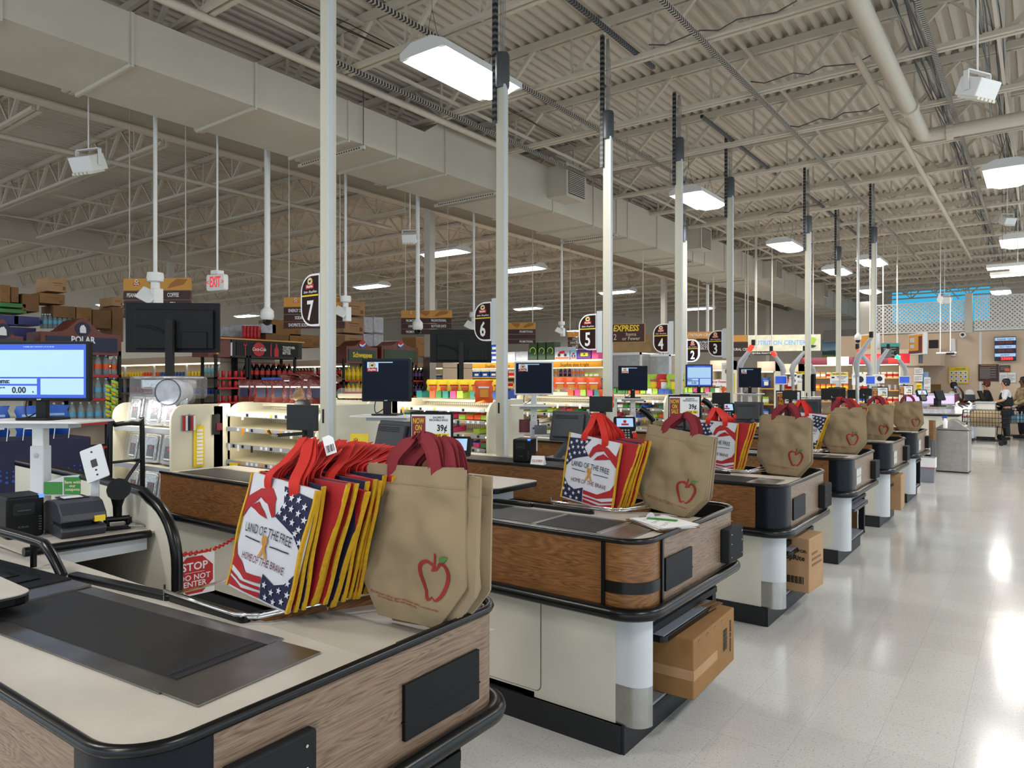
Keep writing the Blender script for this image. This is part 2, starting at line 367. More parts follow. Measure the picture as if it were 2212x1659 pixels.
# ---------------------------------------------------------------- lamps
def make_lamp():
    t = thing('high_bay_lamp', 'wide white ceiling lamp glowing above the pole of the nearest lane sign', 'lamp', (0, 0, 4.95), group='lamps over the checkout lanes')
    def hs(b):
        prof = [(-.30, 0), (-.27, .06), (-.12, .13), (.12, .13), (.27, .06), (.30, 0), (.24, 0), (.0, .03), (-.24, 0)]
        b.prism([(x, z) for x, z in [(-.30, 0), (-.30, .07), (-.14, .14), (.14, .14), (.30, .07), (.30, 0)]], -.66, -.62, 'y')
        b.prism([(x, z) for x, z in [(-.30, 0), (-.30, .07), (-.14, .14), (.14, .14), (.30, .07), (.30, 0)]], .62, .66, 'y')
        b.add([(-.3, -.62, 0), (-.3, .62, 0), (-.3, .62, .07), (-.3, -.62, .07), (-.14, -.62, .14), (-.14, .62, .14), (.14, .62, .14), (.14, -.62, .14), (.3, .62, .07), (.3, -.62, .07), (.3, .62, 0), (.3, -.62, 0)],
              [(0, 1, 2, 3), (3, 2, 5, 4), (4, 5, 6, 7), (7, 6, 8, 9), (9, 8, 10, 11)])
    part('housing', 'white_paint', t, hs, smooth=30)
    part('diffuser', 'lamp_lens', t, lambda b: b.prism([(-.27, .01), (-.13, -.04), (.13, -.04), (.27, .01), (.27, .03), (-.27, .03)], -.61, .61, 'y'))
    for y in (-.5, .5):
        part('hanging_wire', 'black_wire', t, lambda b: (b.tube([(-.1, y, .13), (0, y, .5)], .003, 4), b.tube([(.1, y, .13), (0, y, .5)], .003, 4), b.tube([(0, y, .5), (0, y, .72)], .003, 4)))
    ld = bpy.data.lights.new('lamp_light', 'AREA'); ld.shape = 'RECTANGLE'; ld.size = .5; ld.size_y = 1.2; ld.energy = LAMP_W; ld.color = (1, .965, .925)
    lo = bpy.data.objects.new('lamp_light', ld); C.objects.link(lo); lo.parent = t; lo.location = (0, 0, -.06)
    return t
lamp0 = make_lamp(); lamp0.location = (-5.0, 5.83, 4.95)
LL = [((-5.0, 12.4), 'second lamp of the row along the duct, beside the lane 3 pole'), ((-5.0, 17.9), 'third lamp of the row along the duct'), ((-4.9, 22.8), 'fourth lamp of the row, in line with a pole'),
      ((-3.75, 21.6), 'small lamp beyond the pole with the security notice'), ((-.45, 13.9), 'lamp cut off by the picture edge, beside the heater box'), ((-.5, 20.6), 'lower lamp at the picture edge, above the service wall'),
      ((-12.3, 13.6), 'lamp over the aisles above the soft drinks'), ((-12.2, 16.9), 'lamp over the aisles beside the lane 6 sign'), ((-18.6, 16.8), 'small lamp far over the aisles'),
      ((-12.5, 23.2), 'lamp over the far aisles beyond the express sign'), ((-12.3, 30.5), 'lamp over the far aisles by the nutrition sign'), ((-5.0, 28.4), 'farthest lamp of the row along the duct'), ((-18.5, 26), 'small lamp over the rear far aisles'),
      ((-5, -1.2), None), ((-1.5, -3), None), ((-12, -3), None), ((-18, -3), None), ((-29.5, 7.5), 'strip of light low behind the cartons at the left'), ((-29.5, 13), 'far lamp low behind the exit sign'), ((-29.5, 19), 'far lamp low left of the 7 sign'), ((-29.5, 26), 'far lamp low behind the promotional sign'), ((-22, 36), 'far lamp low in the back corner'), ((-25, 1), None), ((-8.5, -5), None), ((-.6, -6), None), ((2.5, 6), None), ((-1.2, 31.5), None), ((2.5, 10), None), ((2.5, 18), None), ((2.6, 1.5), None)]
for (x, y), lb in LL:
    copy_tree(lamp0, (x, y, 4.95 if x > -22 else 4.7), rz=90 if x < -11 else 0, label=lb or 'wide white ceiling lamp hanging outside the checkout view')
def tube_lamp(x, y, z, L, lb):
    t = thing('strip_light', lb, 'lamp', (x, y, z), group='long strip lights by the lattice')
    part('housing', 'white_paint', t, lambda b: b.box((0, -.09, 0), (L, .09, .07)))
    n = int(L/1.2)
    for i in range(n): part('tube', 'tube_glow', t, lambda b: b.box((i*L/n+.02, -.07, -.04), ((i+1)*L/n-.02, .07, 0)))
    part('hanging_wire', 'black_wire', t, lambda b: [b.tube([(q, 0, .07), (q, 0, 6.1-z)], .004, 4) for q in (.3, L-.3)])
tube_lamp(*at(2130, 578, y=19.5), 2.6, 'upper long white strip light before the lattice')
tube_lamp(*at(2138, 594, y=20.2), 2.6, 'lower long white strip light before the lattice')
# ---------------------------------------------------------------- the air duct
dt = thing('air_duct', 'large cream rectangular air duct running over the checkout lanes', 'air duct', (0, 0, 0))
DX0, DX1, DZ = -8.46, -7.23, 4.80
part('duct_run', 'duct_paint', dt, lambda b: b.box((DX0, Y0, DZ), (DX1, 7.55, 5.30)))
part('duct_run', 'duct_paint', dt, lambda b: b.box((DX0, 7.95, DZ), (DX1, Y1-.2, 5.58)))
part('duct_transition', 'duct_paint', dt, lambda b: b.prism([(7.55, DZ), (7.95, DZ), (7.95, 5.58), (7.55, 5.30)], DX0, DX1, 'x'))
for i, y in enumerate([1.0, 2.28, 3.39, 4.77, 6.13, 7.0] + [8.0+1.47*k for k in range(21)]):
    zt = 5.30 if y < 7.6 else 5.58
    part('duct_seam', 'duct_paint', dt, lambda b: (b.box((DX0-.03, y-.015, DZ-.035), (DX1+.012, y+.015, DZ)), b.box((DX1, y-.015, DZ-.02), (DX1+.02, y+.015, zt))))
mat('perforated', 'bdb6a8', .5)
def perforated(name, col, holes, axis, pitch=.05, ln=.6, off='303030'):
    m, N, L, b = nodes_of(name, .5)
    tc = N.new('ShaderNodeTexCoord'); sp = N.new('ShaderNodeSeparateXYZ'); L.new(tc.outputs['Object'], sp.inputs[0])
    d = N.new('ShaderNodeMath'); d.operation = 'DIVIDE'; d.inputs[1].default_value = pitch; L.new(sp.outputs[axis], d.inputs[0])
    f = N.new('ShaderNodeMath'); f.operation = 'PINGPONG'; f.inputs[1].default_value = .5; L.new(d.outputs[0], f.inputs[0])
    g = N.new('ShaderNodeMath'); g.operation = 'LESS_THAN'; g.inputs[1].default_value = ln/2; L.new(f.outputs[0], g.inputs[0])
    mix = N.new('ShaderNodeMix'); mix.data_type = 'RGBA'; L.new(g.outputs[0], mix.inputs['Factor']); mix.inputs[6].default_value = lin(col); mix.inputs[7].default_value = lin(off)
    L.new(mix.outputs[2], b.inputs['Base Color'])
perforated('slots_y', 'bdb6a8', 0, 1); perforated('slots_x', 'bdb6a8', 0, 0); perforated('slots_z', '55585c', 0, 2, .06, .55, '101010'); perforated('slots_y_grey', '63666a', 0, 1, .05, .5, '151515')
for y in (2.05, 6.35, 9.2, 13.3, 17.4, 21.5):
    part('support_bar', ['perforated', 'slots_x'], dt, lambda b: (b.box((DX0-.1, y-.02, DZ-.075), (DX1+.06, y+.02, DZ-.035)), setattr(b, 'm', 1), b.box((DX0, y-.022, DZ-.065), (DX1, y+.022, DZ-.045))))
    part('hanger_rod', 'strut_grey', dt, lambda b: b.tube([(DX1+.04, y, DZ-.1), (DX1+.04, y, 5.6)], .006, 5))
mat('grille_dark', '3c3935', .6)
for y in (10.75, 17.0, 23.2, 29.4):
    g = part('supply_outlet', 'duct_paint', dt, lambda b: (b.box((DX1, y, 5.0), (DX1+.42, y+.62, 5.55)), b.box((DX1+.42, y-.03, 4.97), (DX1+.44, y+.65, 5.58))))
    part('grille', ['grille_dark', 'duct_paint'], g, lambda b: (b.box((DX1+.44, y+.03, 5.03), (DX1+.445, y+.59, 5.52)), setattr(b, 'm', 1), [b.box((DX1+.44, y+.03, 5.05+.033*i), (DX1+.458, y+.59, 5.062+.033*i)) for i in range(14)]))
# strut channels, pipes and cables under the roof
def strut(x, ya, yb, z, m, lb):
    t = thing('strut_channel', lb, 'metal channel', (x, ya, z), group='slotted channels under the roof joists')
    part('channel', m, t, lambda b: b.box((-.022, 0, 0), (.022, yb-ya, .045)))
strut(-3.86, 5.9, 8.1, 5.52, 'slots_y_grey', 'dark slotted channel above the lane 6 and lane 5 poles')
strut(-4.0, 10.0, 13.6, 5.52, 'slots_y_grey', 'dark slotted channel above the lane 4 pole')
strut(-3.9, 15.2, 20.4, 5.52, 'slots_y_grey', 'dark slotted channel above the far poles')
strut(-3.04, 6.4, 24, 5.43, 'slots_y', 'long pale slotted channel running under the joists')
strut(-5.37, 4.7, 13, 5.43, 'slots_y', 'pale slotted channel behind the nearest ceiling lamp')
strut(-6.75, 5.5, 12.0, 5.43, 'slots_y', 'pale slotted channel beside the duct')
strut(-1.0, 6.5, 22, 5.43, 'slots_y', 'pale slotted channel carrying the data cables')
def pipe(name, pts, r, m, lb, cat='pipe', grp=None, n=10):
    o = part(name, m, None, lambda b: b.tube(pts, r, n), smooth=50); return tag(o, lb, cat, grp)
p_end = at(1992, 292, z=5.25); xp = p_end.x
t = thing('steel_pipe', 'thick cream pipe running under the roof and turning toward the front', 'pipe')
part('pipe_run', 'joist_paint', t, lambda b: b.tube([(xp, -2, 5.25), (xp, p_end.y-.12, 5.25), (xp+.03, p_end.y-.03, 5.25), (xp+.12, p_end.y, 5.25), (4.5, p_end.y, 5.25)], .095, 12), smooth=50)
part('coupling', 'joist_paint', t, lambda b: (b.tube([(xp, p_end.y-1.4, 5.25), (xp, p_end.y-1.28, 5.25)], .12, 12), b.tube([(xp+.3, p_end.y, 5.25), (xp+.38, p_end.y, 5.25)], .12, 12)))
part('pipe_clamp', 'joist_paint', t, lambda b: (b.tube([(xp-.25, 6.0, 5.08), (xp+.5, 6.0, 5.5)], .03, 8), b.tube([(xp-.2, 5.9, 5.08), (xp-.35, 5.7, 5.6)], .03, 8)), smooth=50)
pipe('sprinkler_pipe', [(-7.0, -3, 5.44), (-7.0, 9.2, 5.44)], .045, 'joist_paint', 'cream sprinkler pipe running beside the air duct')
pipe('sprinkler_pipe', [(-12.6, -5, 5.36), (-12.6, 12, 5.36)], .04, 'joist_paint', 'cream sprinkler pipe behind the girder over the aisles')
pipe('sprinkler_pipe', [(-1.75, 9, 5.46), (-1.75, 26, 5.46)], .04, 'joist_paint', 'cream sprinkler pipe far under the roof past the thick pipe')
for k, (x, sgn, n) in enumerate(((-1.12, 1, 16), (-.5, 1, 9), (-6.1, 1, 3))):
    for j in range(n):
        ph = random.random()*6; dx = random.uniform(-.09, .09); dz = random.uniform(0, .09)
        pts = [(x+dx+.05*math.sin(i*.7+ph), 4.5+i*.9 if k < 2 else 1+i*.6, 5.54+dz*.8-.03*abs(math.sin(i*1.6+ph))) for i in range(26 if k < 2 else 16)]
        pipe('cable', pts, .007, ('cable_grey', 'cable_grey', 'strut_grey')[j % 3] if k < 2 else 'black_wire', ('grey data cable lying in the thick bundle under the roof', 'grey data cable lying in the thin bundle by the store front side', 'black cable sagging beside the nearest ceiling lamp')[k], 'cable', ('cables of the thick bundle', 'cables of the thin bundle', 'black cables over the duct')[k], n=4)
for j, (u0, v0, u1, v1) in enumerate(((1400, 96, 1720, 0), (1620, 175, 1880, 118), (1700, 270, 1900, 222), (1620, 470, 1790, 430))):
    a = at(u0, v0, z=5.56); b_ = at(u1, v1, z=5.56); pts = [a.lerp(b_, i/8)+Vector((0, 0, -.07*math.sin(i/8*math.pi*3)**2)) for i in range(9)]
    pipe('cable', pts, .008, 'strut_grey', 'dark cable draped along a joist between the pale channel and the thick pipe', 'cable', 'cables draped on joists', n=4)
# ---------------------------------------------------------------- things hanging from the roof
def hang_box(u, v, d, lb, rz, s=1.0, wire=True):
    p = at(u, v, d=d); t = thing('heater_box', lb, 'light fitting', p, rz, group=None)
    part('housing', 'white_paint', t, lambda b: (b.box((-.12*s, -.09*s, -.06*s), (.12*s, .09*s, .08*s)),), bevel=.01, rot=(R(25), 0, 0))
    part('lens', 'cream_steel', t, lambda b: [b.box((-.11*s+i*.045*s, -.11*s, -.075*s), (-.08*s+i*.045*s, .06*s, -.055*s)) for i in range(5)], rot=(R(25), 0, 0))
    part('bracket', 'white_paint', t, lambda b: (b.box((-.135*s, -.02, -.02), (-.125*s, .02, .14*s)), b.box((.125*s, -.02, -.02), (.135*s, .02, .14*s)), b.box((-.135*s, -.02, .13*s), (.135*s, .02, .14*s))))
    part('drop_cord', 'white_paint', t, lambda b: b.tube([(0, 0, .14*s), (0, 0, 6.1-p.z)], .008, 6))
hang_box(190, 357, 8.4, 'white hanging light fitting under the duct, at the left of the exit sign', 20, 1.3)
hang_box(2110, 192, 5.5, 'white hanging box near the picture corner, past the thick pipe', 60)
hang_box(2175, 475, 14, 'small white hanging box beside the lamp at the picture edge', 45)
hang_box(2040, 645, 21, 'small white hanging box in front of the lattice', 45, 1.3)
hang_box(2198, 580, 16, 'small white hanging box in front of the strip lights', 45)
hang_box(885, 515, 12, 'dark grey hanging projector box behind the column', 30)
def drop_pole(u, v, d, r, lb, kind, s=1.0):
    p = at(u, v, d=d)
    t = thing('camera_drop_pole', lb, 'camera', p); t.scale = (s, s, s)
    part('pole', 'white_paint', t, lambda b: b.tube([(0, 0, .05), (0, 0, (6.1-p.z)/s)], r, 10), smooth=50)
    if kind == 'dome':
        part('camera_body', 'white_paint', t, lambda b: b.lathe([(.02, .12), (.035, .06), (.075, .02), (.08, -.06), (.06, -.09)], (0, 0, 0), 14), smooth=50)
        part('camera_dome', 'screen_black', t, lambda b: b.lathe([(.055, -.09), (.05, -.125), (.03, -.15), (.01, -.158)], (0, 0, 0), 14), smooth=60)
    else:
        part('mount_cap', 'white_paint', t, lambda b: (b.lathe([(.07, .06), (.075, .02), (.07, -.02), (.04, -.03)], (0, 0, 0), 14), b.lathe([(.04, -.02), (.04, -.10)], (0, 0, 0), 10)), smooth=50)
        part('sensor_body', 'white_paint', t, lambda b: b.box((-.005, -.05, -.28), (.075, .04, -.09)), bevel=.008)
        part('antenna_panel', 'white_paint', t, lambda b: b.box((-.09, -.1, -.03), (.09, -.075, .1)), bevel=.01, loc=(-.06, -.03, -.22), rot=(R(-30), R(25), R(20)))
drop_pole(335, 605, 8.9, .018, 'white pole with a radio sensor hanging before the peanut butter sign', 'sensor', 1.35)
drop_pole(577, 676, 10.3, .035, 'thick white pole with a dome camera above the soft drink header', 'dome', 1.2)
drop_pole(746, 650, 11.4, .018, 'white pole with a radio sensor hanging just behind the lane 7 pole', 'sensor', 1.2)
drop_pole(902, 700, 12.6, .03, 'white pole with a dome camera hanging before the promotional sign', 'dome', 1.2)
drop_pole(1023, 683, 13.8, .018, 'white pole with a radio sensor hanging beside the lane 6 sign', 'sensor', 1.2)
drop_pole(1213, 700, 16.2, .025, 'white pole with a radio sensor hanging left of the number 5 sign', 'sensor')
drop_pole(1528, 742, 22.8, .035, 'white pole with a dome camera hanging between the lane 2 and lane 3 signs', 'dome', 1.4)
drop_pole(1853, 725, 17, .03, 'white pole with a dome camera hanging before the painted mural', 'dome')
# exit sign
p = at(469, 612, d=9.6); ex = thing('exit_sign', 'white exit sign with red letters hanging on a cord', 'sign', p, 12); ex.scale = (1.3, 1.3, 1.3)
part('sign_box', 'white_paint', ex, lambda b: b.prism(rrect(-.125, -.085, .125, .085, .025), -.03, .03, 'y'), bevel=.006)
text('EXIT', .155, 'exit_red', ex, (0, -.032, 0), sx=.48, bold=.02)
text('<', .07, 'exit_red', ex, (-.105, -.032, 0), bold=.02); text('>', .07, 'exit_red', ex, (.105, -.032, 0), bold=.02)
part('drop_stem', 'white_paint', ex, lambda b: (b.box((-.045, -.045, .085), (.045, .045, .125)), b.tube([(0, 0, .12), (0, 0, 6.1-p.z)], .01, 8)))
# ================================================================ checkout lanes
NM = ('nearest', 'second', 'third', 'fourth', 'fifth', 'sixth')
LANE = [(-1.32, .60)] + [(-1.36, 2.75+2.05*i) for i in range(5)]     # outer near front corner of each counter
LROT = [1.4, 0, 0, 0, 0, 0]
def lane_pt(i, x, y, z=0):
    a = R(LROT[i]); X, Y = LANE[i]
    return (X+x*math.cos(a)-y*math.sin(a), Y+x*math.sin(a)+y*math.cos(a), z)
ZB = .95
mat('pale_void', '1a1a1c', .8)
def make_counter(i, L=4.05, Wd=1.16):
    X, Y = LANE[i]
    desc = ('nearest checkout counter with angled wide belt, tan and flag bags on top', 'second checkout counter with banded wooden corner and a clipboard on top', 'third checkout counter, dark corner cap and white taped carton beneath',
            'fourth checkout counter, dark corner cap and empty open bay', 'fifth checkout counter, tan bag stack with striped label on top', 'sixth checkout counter, farthest of the row, beside the small white bin')[i]
    t = thing('checkout_counter', desc, 'checkout counter', (X, Y, 0), LROT[i], group='row of checkout counters')
    rn, rf = .13, .10
    outline = [(-L, 0)] + arc(-rn, rn, rn, -90, 0, 8) + arc(-rf, Wd-rf, rf, 0, 90, 6) + [(-.95, Wd)]
    def sub(x0, x1=None): return [p for p in outline if x0(p)]
    near = [(-L, 0), (-rn-.05, 0)]; corner = [(-rn-.05, 0)]+arc(-rn, rn, rn, -90, 0, 8)+[(0, rn+.05)]
    side = [(0, rn+.05), (0, Wd-rf-.01)]+arc(-rf, Wd-rf, rf, 0, 90, 6); far = [(-rf, Wd), (-.50, Wd), (-.50, .64)]
    W = MB.wallpath
    part('near_fascia', 'walnut_laminate' if i == 0 else 'oak_laminate', t, lambda b: b.wallpath(near, .655, ZB, .022))
    part('front_fascia', 'walnut_laminate', t, lambda b: b.wallpath(side, .655, ZB, .022), smooth=30)
    part('far_fascia', 'oak_laminate', t, lambda b: b.wallpath(far, .655, ZB-.0, .022))
    part('rear_fascia', 'cream_laminate', t, lambda b: b.box((-L, .60, .655), (-.5, .62, ZB-.003)))
    if i == 1:
        part('corner_panel', 'oak_laminate', t, lambda b: b.wallpath(corner, .655, ZB, .022), smooth=30)
        part('corner_band', 'black_rubber', t, lambda b: b.wallpath([(x+.004*(1 if y > rn*.5 else 0)+.002, y-.004) for x, y in corner], .725, .775, .02), smooth=30)
        for (x, y) in ((-rn-.055, -.004), (.004, rn+.055)):
            part('corner_strip', 'black_rubber', t, lambda b: b.cbox((x, y, .80), (.016, .016, .29)))
    else:
        part('corner_cap', 'navy_plastic', t, lambda b: b.wallpath([(x+.003, y-.003) for x, y in corner], .655, ZB, .024), smooth=30)
    trim = [(-L, 0)]+arc(-rn, rn, rn, -90, 0, 10)+arc(-rf, Wd-rf, rf, 0, 90, 8)+[(-.51, Wd)]
    part('edge_trim', 'black_rubber', t, lambda b: b.tube([(x, y, ZB+.004) for x, y in trim], .0135, 8), smooth=50)
    rail = [(-L if i != 1 else -1.75, -.02)]+[(-rn, -.02)]+arc(-rn, rn, rn+.022, -90, 0, 10)+arc(-rf, Wd-rf, rf+.022, 0, 90, 8)+[(-rf-.1, Wd+.022)]
    part('bumper_rail', 'black_rubber', t, lambda b: b.tube([(x, y, .642) for x, y in rail], .029, 10), smooth=50)
    if i == 1: part('bumper_rail', 'black_rubber', t, lambda b: b.tube([(-L, -.02, .642), (-2.22, -.02, .642), (-2.19, .03, .642)], .029, 10), smooth=50)
    # deck, dropping a little toward the bag well at the far side
    def deck_(b):
        yb = .62; dz = .075
        b.poly([(-L, .01, ZB-.002)]+[(x, y, ZB-.002) for x, y in arc(-rn, rn, rn-.01, -90, 0, 8)]+[(-.01, yb, ZB-.002), (-L, yb, ZB-.002)])
        b.poly([(-.5, yb, ZB-.002), (-.01, yb, ZB-.002), (-.01, Wd-.02, ZB-dz), (-.5, Wd-.02, ZB-dz)])
    part('deck', 'deck_laminate', t, deck_)
    part('bag_well_wall', 'black_plastic', t, lambda b: b.wallpath([(-.024, .72)]+arc(-rf, Wd-rf, rf-.024, 0, 90, 6)+[(-.30, Wd-.024)], ZB-.09, ZB+.006, .004))
    # body below
    def body(b):
        b.box((-L+.1, .06, .125), (-1.75 if i == 1 else -.16, .10, .66))
        b.box((-L+.1, .06, .125), (-.6, .58, .15)); b.box((-L+.1, .54, .125), (-.6, .58, .66)); b.box((-.7, Wd-.12, .125), (-.14, Wd-.08, .66)); b.box((-.66, .1, .125), (-.62, Wd-.08, .66)); b.box((-.62, .06, .61), (-.05, Wd-.08, .655))
        if i == 1: b.box((-1.75, .06, .125), (-.16, .10, .66))
    part('cabinet_body', 'cream_laminate', t, body)
    def door(b, x):
        if 1:
            p = rrect(x, .16, x+.44, .625, .03); q = rrect(x+.003, .163, x+.437, .622, .028)
            b.m = 1; b.prism(p, .0575, .06, 'y'); b.m = 0; b.prism(q, .056, .0576, 'y')
    for x in (-1.0, -1.86): part('access_panel', ['cream_laminate', 'text_grey'], t, lambda b: door(b, x))
    part('cable_hole', 'black', t, lambda b: b.prism(arc(-.62, .60, .007, 0, 345, 10), .054, .058, 'y'))
    part('toe_kick', 'kick_black', t, lambda b: (b.box((-L+.14, .045, 0), (-.125, .58, .124)), b.box((-.66, .05, 0), (-.11, Wd-.13, .124))))
    col = [(-.175, .065)]+arc(-.098, .143, .08, -90, 0, 8)
    part('corner_column', 'white_steel', t, lambda b: b.wallpath(col, .122, .64, .006), smooth=40)
    if i in (1, 2): part('kick_guard', 'brushed_steel', t, lambda b: b.wallpath([(x+.001, y-.002) for x, y in col], .123, .30, .002), smooth=40)
    # open bay at the front end
    def bay(b):
        b.box((-.11, .2, .13), (-.60, .215, .64)); b.box((-.60, .2, .13), (-.615, Wd-.1, .64))
    part('bay_lining', 'cream_laminate', t, bay)
    part('bay_floor', 'grey_shelf', t, lambda b: b.box((-.6, .2, .152), (-.075, Wd-.12, .165)))
    part('bay_frame', 'black_plastic', t, lambda b: (b.box((-.12, Wd-.17, .13), (-.07, Wd-.12, .64)), b.box((-.11, .2, .13), (-.07, Wd-.12, .152)), b.box((-.09, .21, .50), (-.06, Wd-.13, .53))))
    part('apron_panel', 'grey_shelf', t, lambda b: b.box((-.11, .2, .53), (-.085, Wd-.13, .64)))
    part('wood_upright', 'oak_laminate', t, lambda b: b.box((-.45, Wd-.135, .165), (-.14, Wd-.12, .6)))
    if i in (1, 2, 3, 4):
        part('pull_out_shelf', ['grey_shelf', 'black_rubber'], t, lambda b: (b.box((-.2, .27, .478), (-.025, .92, .482)), setattr(b, 'm', 1), b.prism(rrect(-.22, .26, -.015, .93, .035), .450, .478)), bevel=.004)
    if i in (1, 2, 0):
        pass
    # plates on the front face
    ly = (.714, 1.028) if i == 0 else (.215, .515)
    if i < 2 or i == 2:
        def lv(b):
            b.box((.0, ly[0], .705), (.012, ly[1], .853)); b.box((.0, ly[0]-.004, .752), (.0135, ly[1]+.004, .757))
        part('holder_plate', 'black_plastic', t, lv, bevel=.002)
    else:
        def lv2(b):
            b.box((0, .22, .70), (.006, .44, .86)); b.m = 1
            for r_ in range(2):
                for c_ in range(3): b.box((.006, .235+.068*c_, .712+.072*r_), (.008, .29+.068*c_, .775+.072*r_))
        part('switch_plate', ['grey_shelf', 'cream_laminate'], t, lv2)
    py = (.195, .414) if i == 0 else (.915, 1.13)
    pd = part('bumper_pad', 'grey_pad', t, lambda b: b.box((.0, py[0], .69), (.05 if i else .03, py[1], .868)), bevel=.006)
    part('pad_screws', 'chrome', pd, lambda b: [b.tube([(.05 if i else .03, y, z), (.053 if i else .033, y, z)], .004, 6) for y in (py[0]+.03, py[1]-.03) for z in (.72, .79, .84)])
    # belt
    brot = 4.4 if i == 0 else 0; bt = thing('belt_bed', None, None); bt.parent = t; bt.rotation_euler = (0, 0, R(brot))
    if i == 0:
        bt.location = (-.115, .215, 0); x1, xa, ya, yb_ = 0, -.30, .03, .31; xl = -2.4
        part('steel_plate', 'steel', bt, lambda b: b.prism([(0, 0), (0, .352), (-.155, .352), (-.155, 0)], ZB, ZB+.004))
        part('steel_edge_strip', 'steel', bt, lambda b: b.box((xl, -.005, ZB), (-.13, .055, ZB+.003)))
        part('steel_edge_strip', 'steel', bt, lambda b: b.box((xl, .315, ZB), (-.16, .372, ZB+.003)))
        part('conveyor_belt', 'belt_rubber', bt, lambda b: b.box((xl, .055, ZB-.002), (-.155, .315, ZB+.005)))
        part('belt_seam', 'charcoal_plastic', bt, lambda b: [b.box((-.205, .06+.0065*k, ZB+.004), (-.192, .063+.0065*k, ZB+.007)) for k in range(39)])
        part('belt_roller_gap', 'pale_void', bt, lambda b: b.box((-.178, .058, ZB+.003), (-.158, .312, ZB+.0062)))
    else:
        part('steel_plate', 'steel', bt, lambda b: (b.box((-.25, .045, ZB), (-.10, .40, ZB+.004)), b.box((-L+.1, .03, ZB), (-.20, .09, ZB+.003)), b.box((-L+.1, .39, ZB), (-.25, .43, ZB+.003))))
        part('conveyor_belt', 'belt_rubber', bt, lambda b: b.box((-L+.1, .09, ZB-.002), (-.63, .39, ZB+.005)))
        part('belt_panel', 'matt_black', bt, lambda b: b.box((-.61, .09, ZB-.002), (-.27, .39, ZB+.005)))
        part('belt_divider', 'brushed_steel', bt, lambda b: (b.box((-.632, .085, ZB), (-.608, .395, ZB+.008)), b.box((-.272, .085, ZB), (-.25, .395, ZB+.008))))
    # low black guide bars
    def gbar(b, p, q): b.tube([(*p, ZB-.002), (*q, ZB-.002)], .0, 4) if 0 else b.bar((*p, ZB+.008), (*q, ZB+.008), .034, .028)
    ya = .49
    bA, bB = ((-1.42, .52), (-.90, .585)) if i == 0 else ((-1.7, ya), (-.93, ya)), ((-.88, .59), (-.52, .60)) if i == 0 else ((-.92, ya+.02), (-.55, ya+.02))
    for pq in (bA, bB):
        part('guide_bar', 'black_rubber', t, lambda b: (b.bar((*pq[0], ZB+.006), (*pq[1], ZB+.006), .036, .026), b.lathe([(.0, -.008), (.018, -.008), (.018, .012), (.012, .02), (0, .022)], (pq[1][0], pq[1][1], ZB), 12)), bevel=.009, seg=3)
    part('guide_bar', 'black_rubber', t, lambda b: b.bar((-.53, .62, ZB+.002), (-.53, 1.06, ZB-.045), .02, .022), bevel=.005)
    return t
for i in range(6): make_counter(i)
# short end shelf of the second counter (seen between the bag stacks) and of the nearest one, out of the frame to the left
for i, (x, y, w, d) in enumerate(((-2.05, -.16, .95, .50), (-2.2, .70, 1.0, .42))):
    X, Y, _ = lane_pt(i, 0, 0)
    t = thing('check_writing_shelf', ('rounded cream shelf with a black edge cutting in at the left over the wide belt', 'rounded cream shelf with a black edge over the second belt, behind the tan bags')[i], 'shelf', (-2.42, 3.10, 1.02) if i else (-2.40, .85, .98))
    pts = rrect(-w, 0, 0, d, .04) if i else rrect(-.8, -.52, -.02, 0, .05)
    part('shelf_top', 'deck_laminate', t, lambda b: b.prism(pts, .031, .034))
    part('shelf_edge', 'black_rubber', t, lambda b: b.prism(pts, 0, .031), bevel=.006)
    part('bracket', 'white_steel', t, lambda b: b.box((-w+.1, .1, -.072), (-.12, d-.1, 0)) if i else b.box((-.7, -.4, -.032), (-.1, -.1, 0)))
# near lane: entry gap steel
# ---------------------------------------------------------------- poles with lane signs
def make_pole(x, y, top, lb, strut_=True, foot=0.0):
    t = thing('power_pole', lb, 'pole', (x, y, foot), group='power poles of the checkout lanes')
    part('pole_shaft', 'pole_cream', t, lambda b: (b.box((-.045, -.035, 0), (.045, .035, top-foot)), b.box((-.048, -.02, 0), (-.045, .02, top-foot))))
    part('corner_channel', 'white_steel', t, lambda b: b.box((.046, -.045, 0), (.062, -.005, top-foot)))
    part('collar', 'strut_grey', t, lambda b: b.lathe([(.065, 0), (.07, .02), (.07, .3), (.06, .33)], (0, 0, top-.02-foot), 12), smooth=50)
    part('black_slot', 'matt_black', t, lambda b: b.box((-.02, -.037, 1.35-foot), (.0, -.0345, 1.45-foot)))
    if strut_: part('slotted_upright', 'slots_z', t, lambda b: b.box((-.075, -.06, top-.35-foot), (-.035, -.02, 5.74-foot)))
    def cables(b):
        for k in range(4): b.tube([(-.02+.012*k, .0, top+.25-foot), (-.03+.02*k, .01, top+.7-foot), (-.02+.01*k, 0, 5.7-foot)], .005, 4)
    part('power_cable', 'cable_grey', t, cables)
    return t
make_pole(-4.11, 3.30, 5.3, 'thick cream pole beside the number 7 sign, behind the flag bags')
make_pole(-4.11, 5.35, 4.45, 'cream pole carrying the number 6 sign, in front of the nearest lamp')
make_pole(-4.11, 7.40, 4.53, 'cream pole carrying the number 5 sign')
make_pole(-4.11, 9.45, 4.78, 'cream pole carrying the number 4 sign')
make_pole(-4.11, 11.5, 4.70, 'bright cream pole carrying the number 3 sign')
make_pole(-5.80, 13.6, 4.5, 'thin cream pole carrying the number 2 sign')
make_pole(-3.57, 14.2, 4.5, 'cream pole in front of the nutrition center sign')
make_pole(-3.80, 17.8, 4.5, 'cream pole holding the security notice')
make_pole(-2.75, 16.0, 4.5, 'cream pole between the two self-checkout arms')
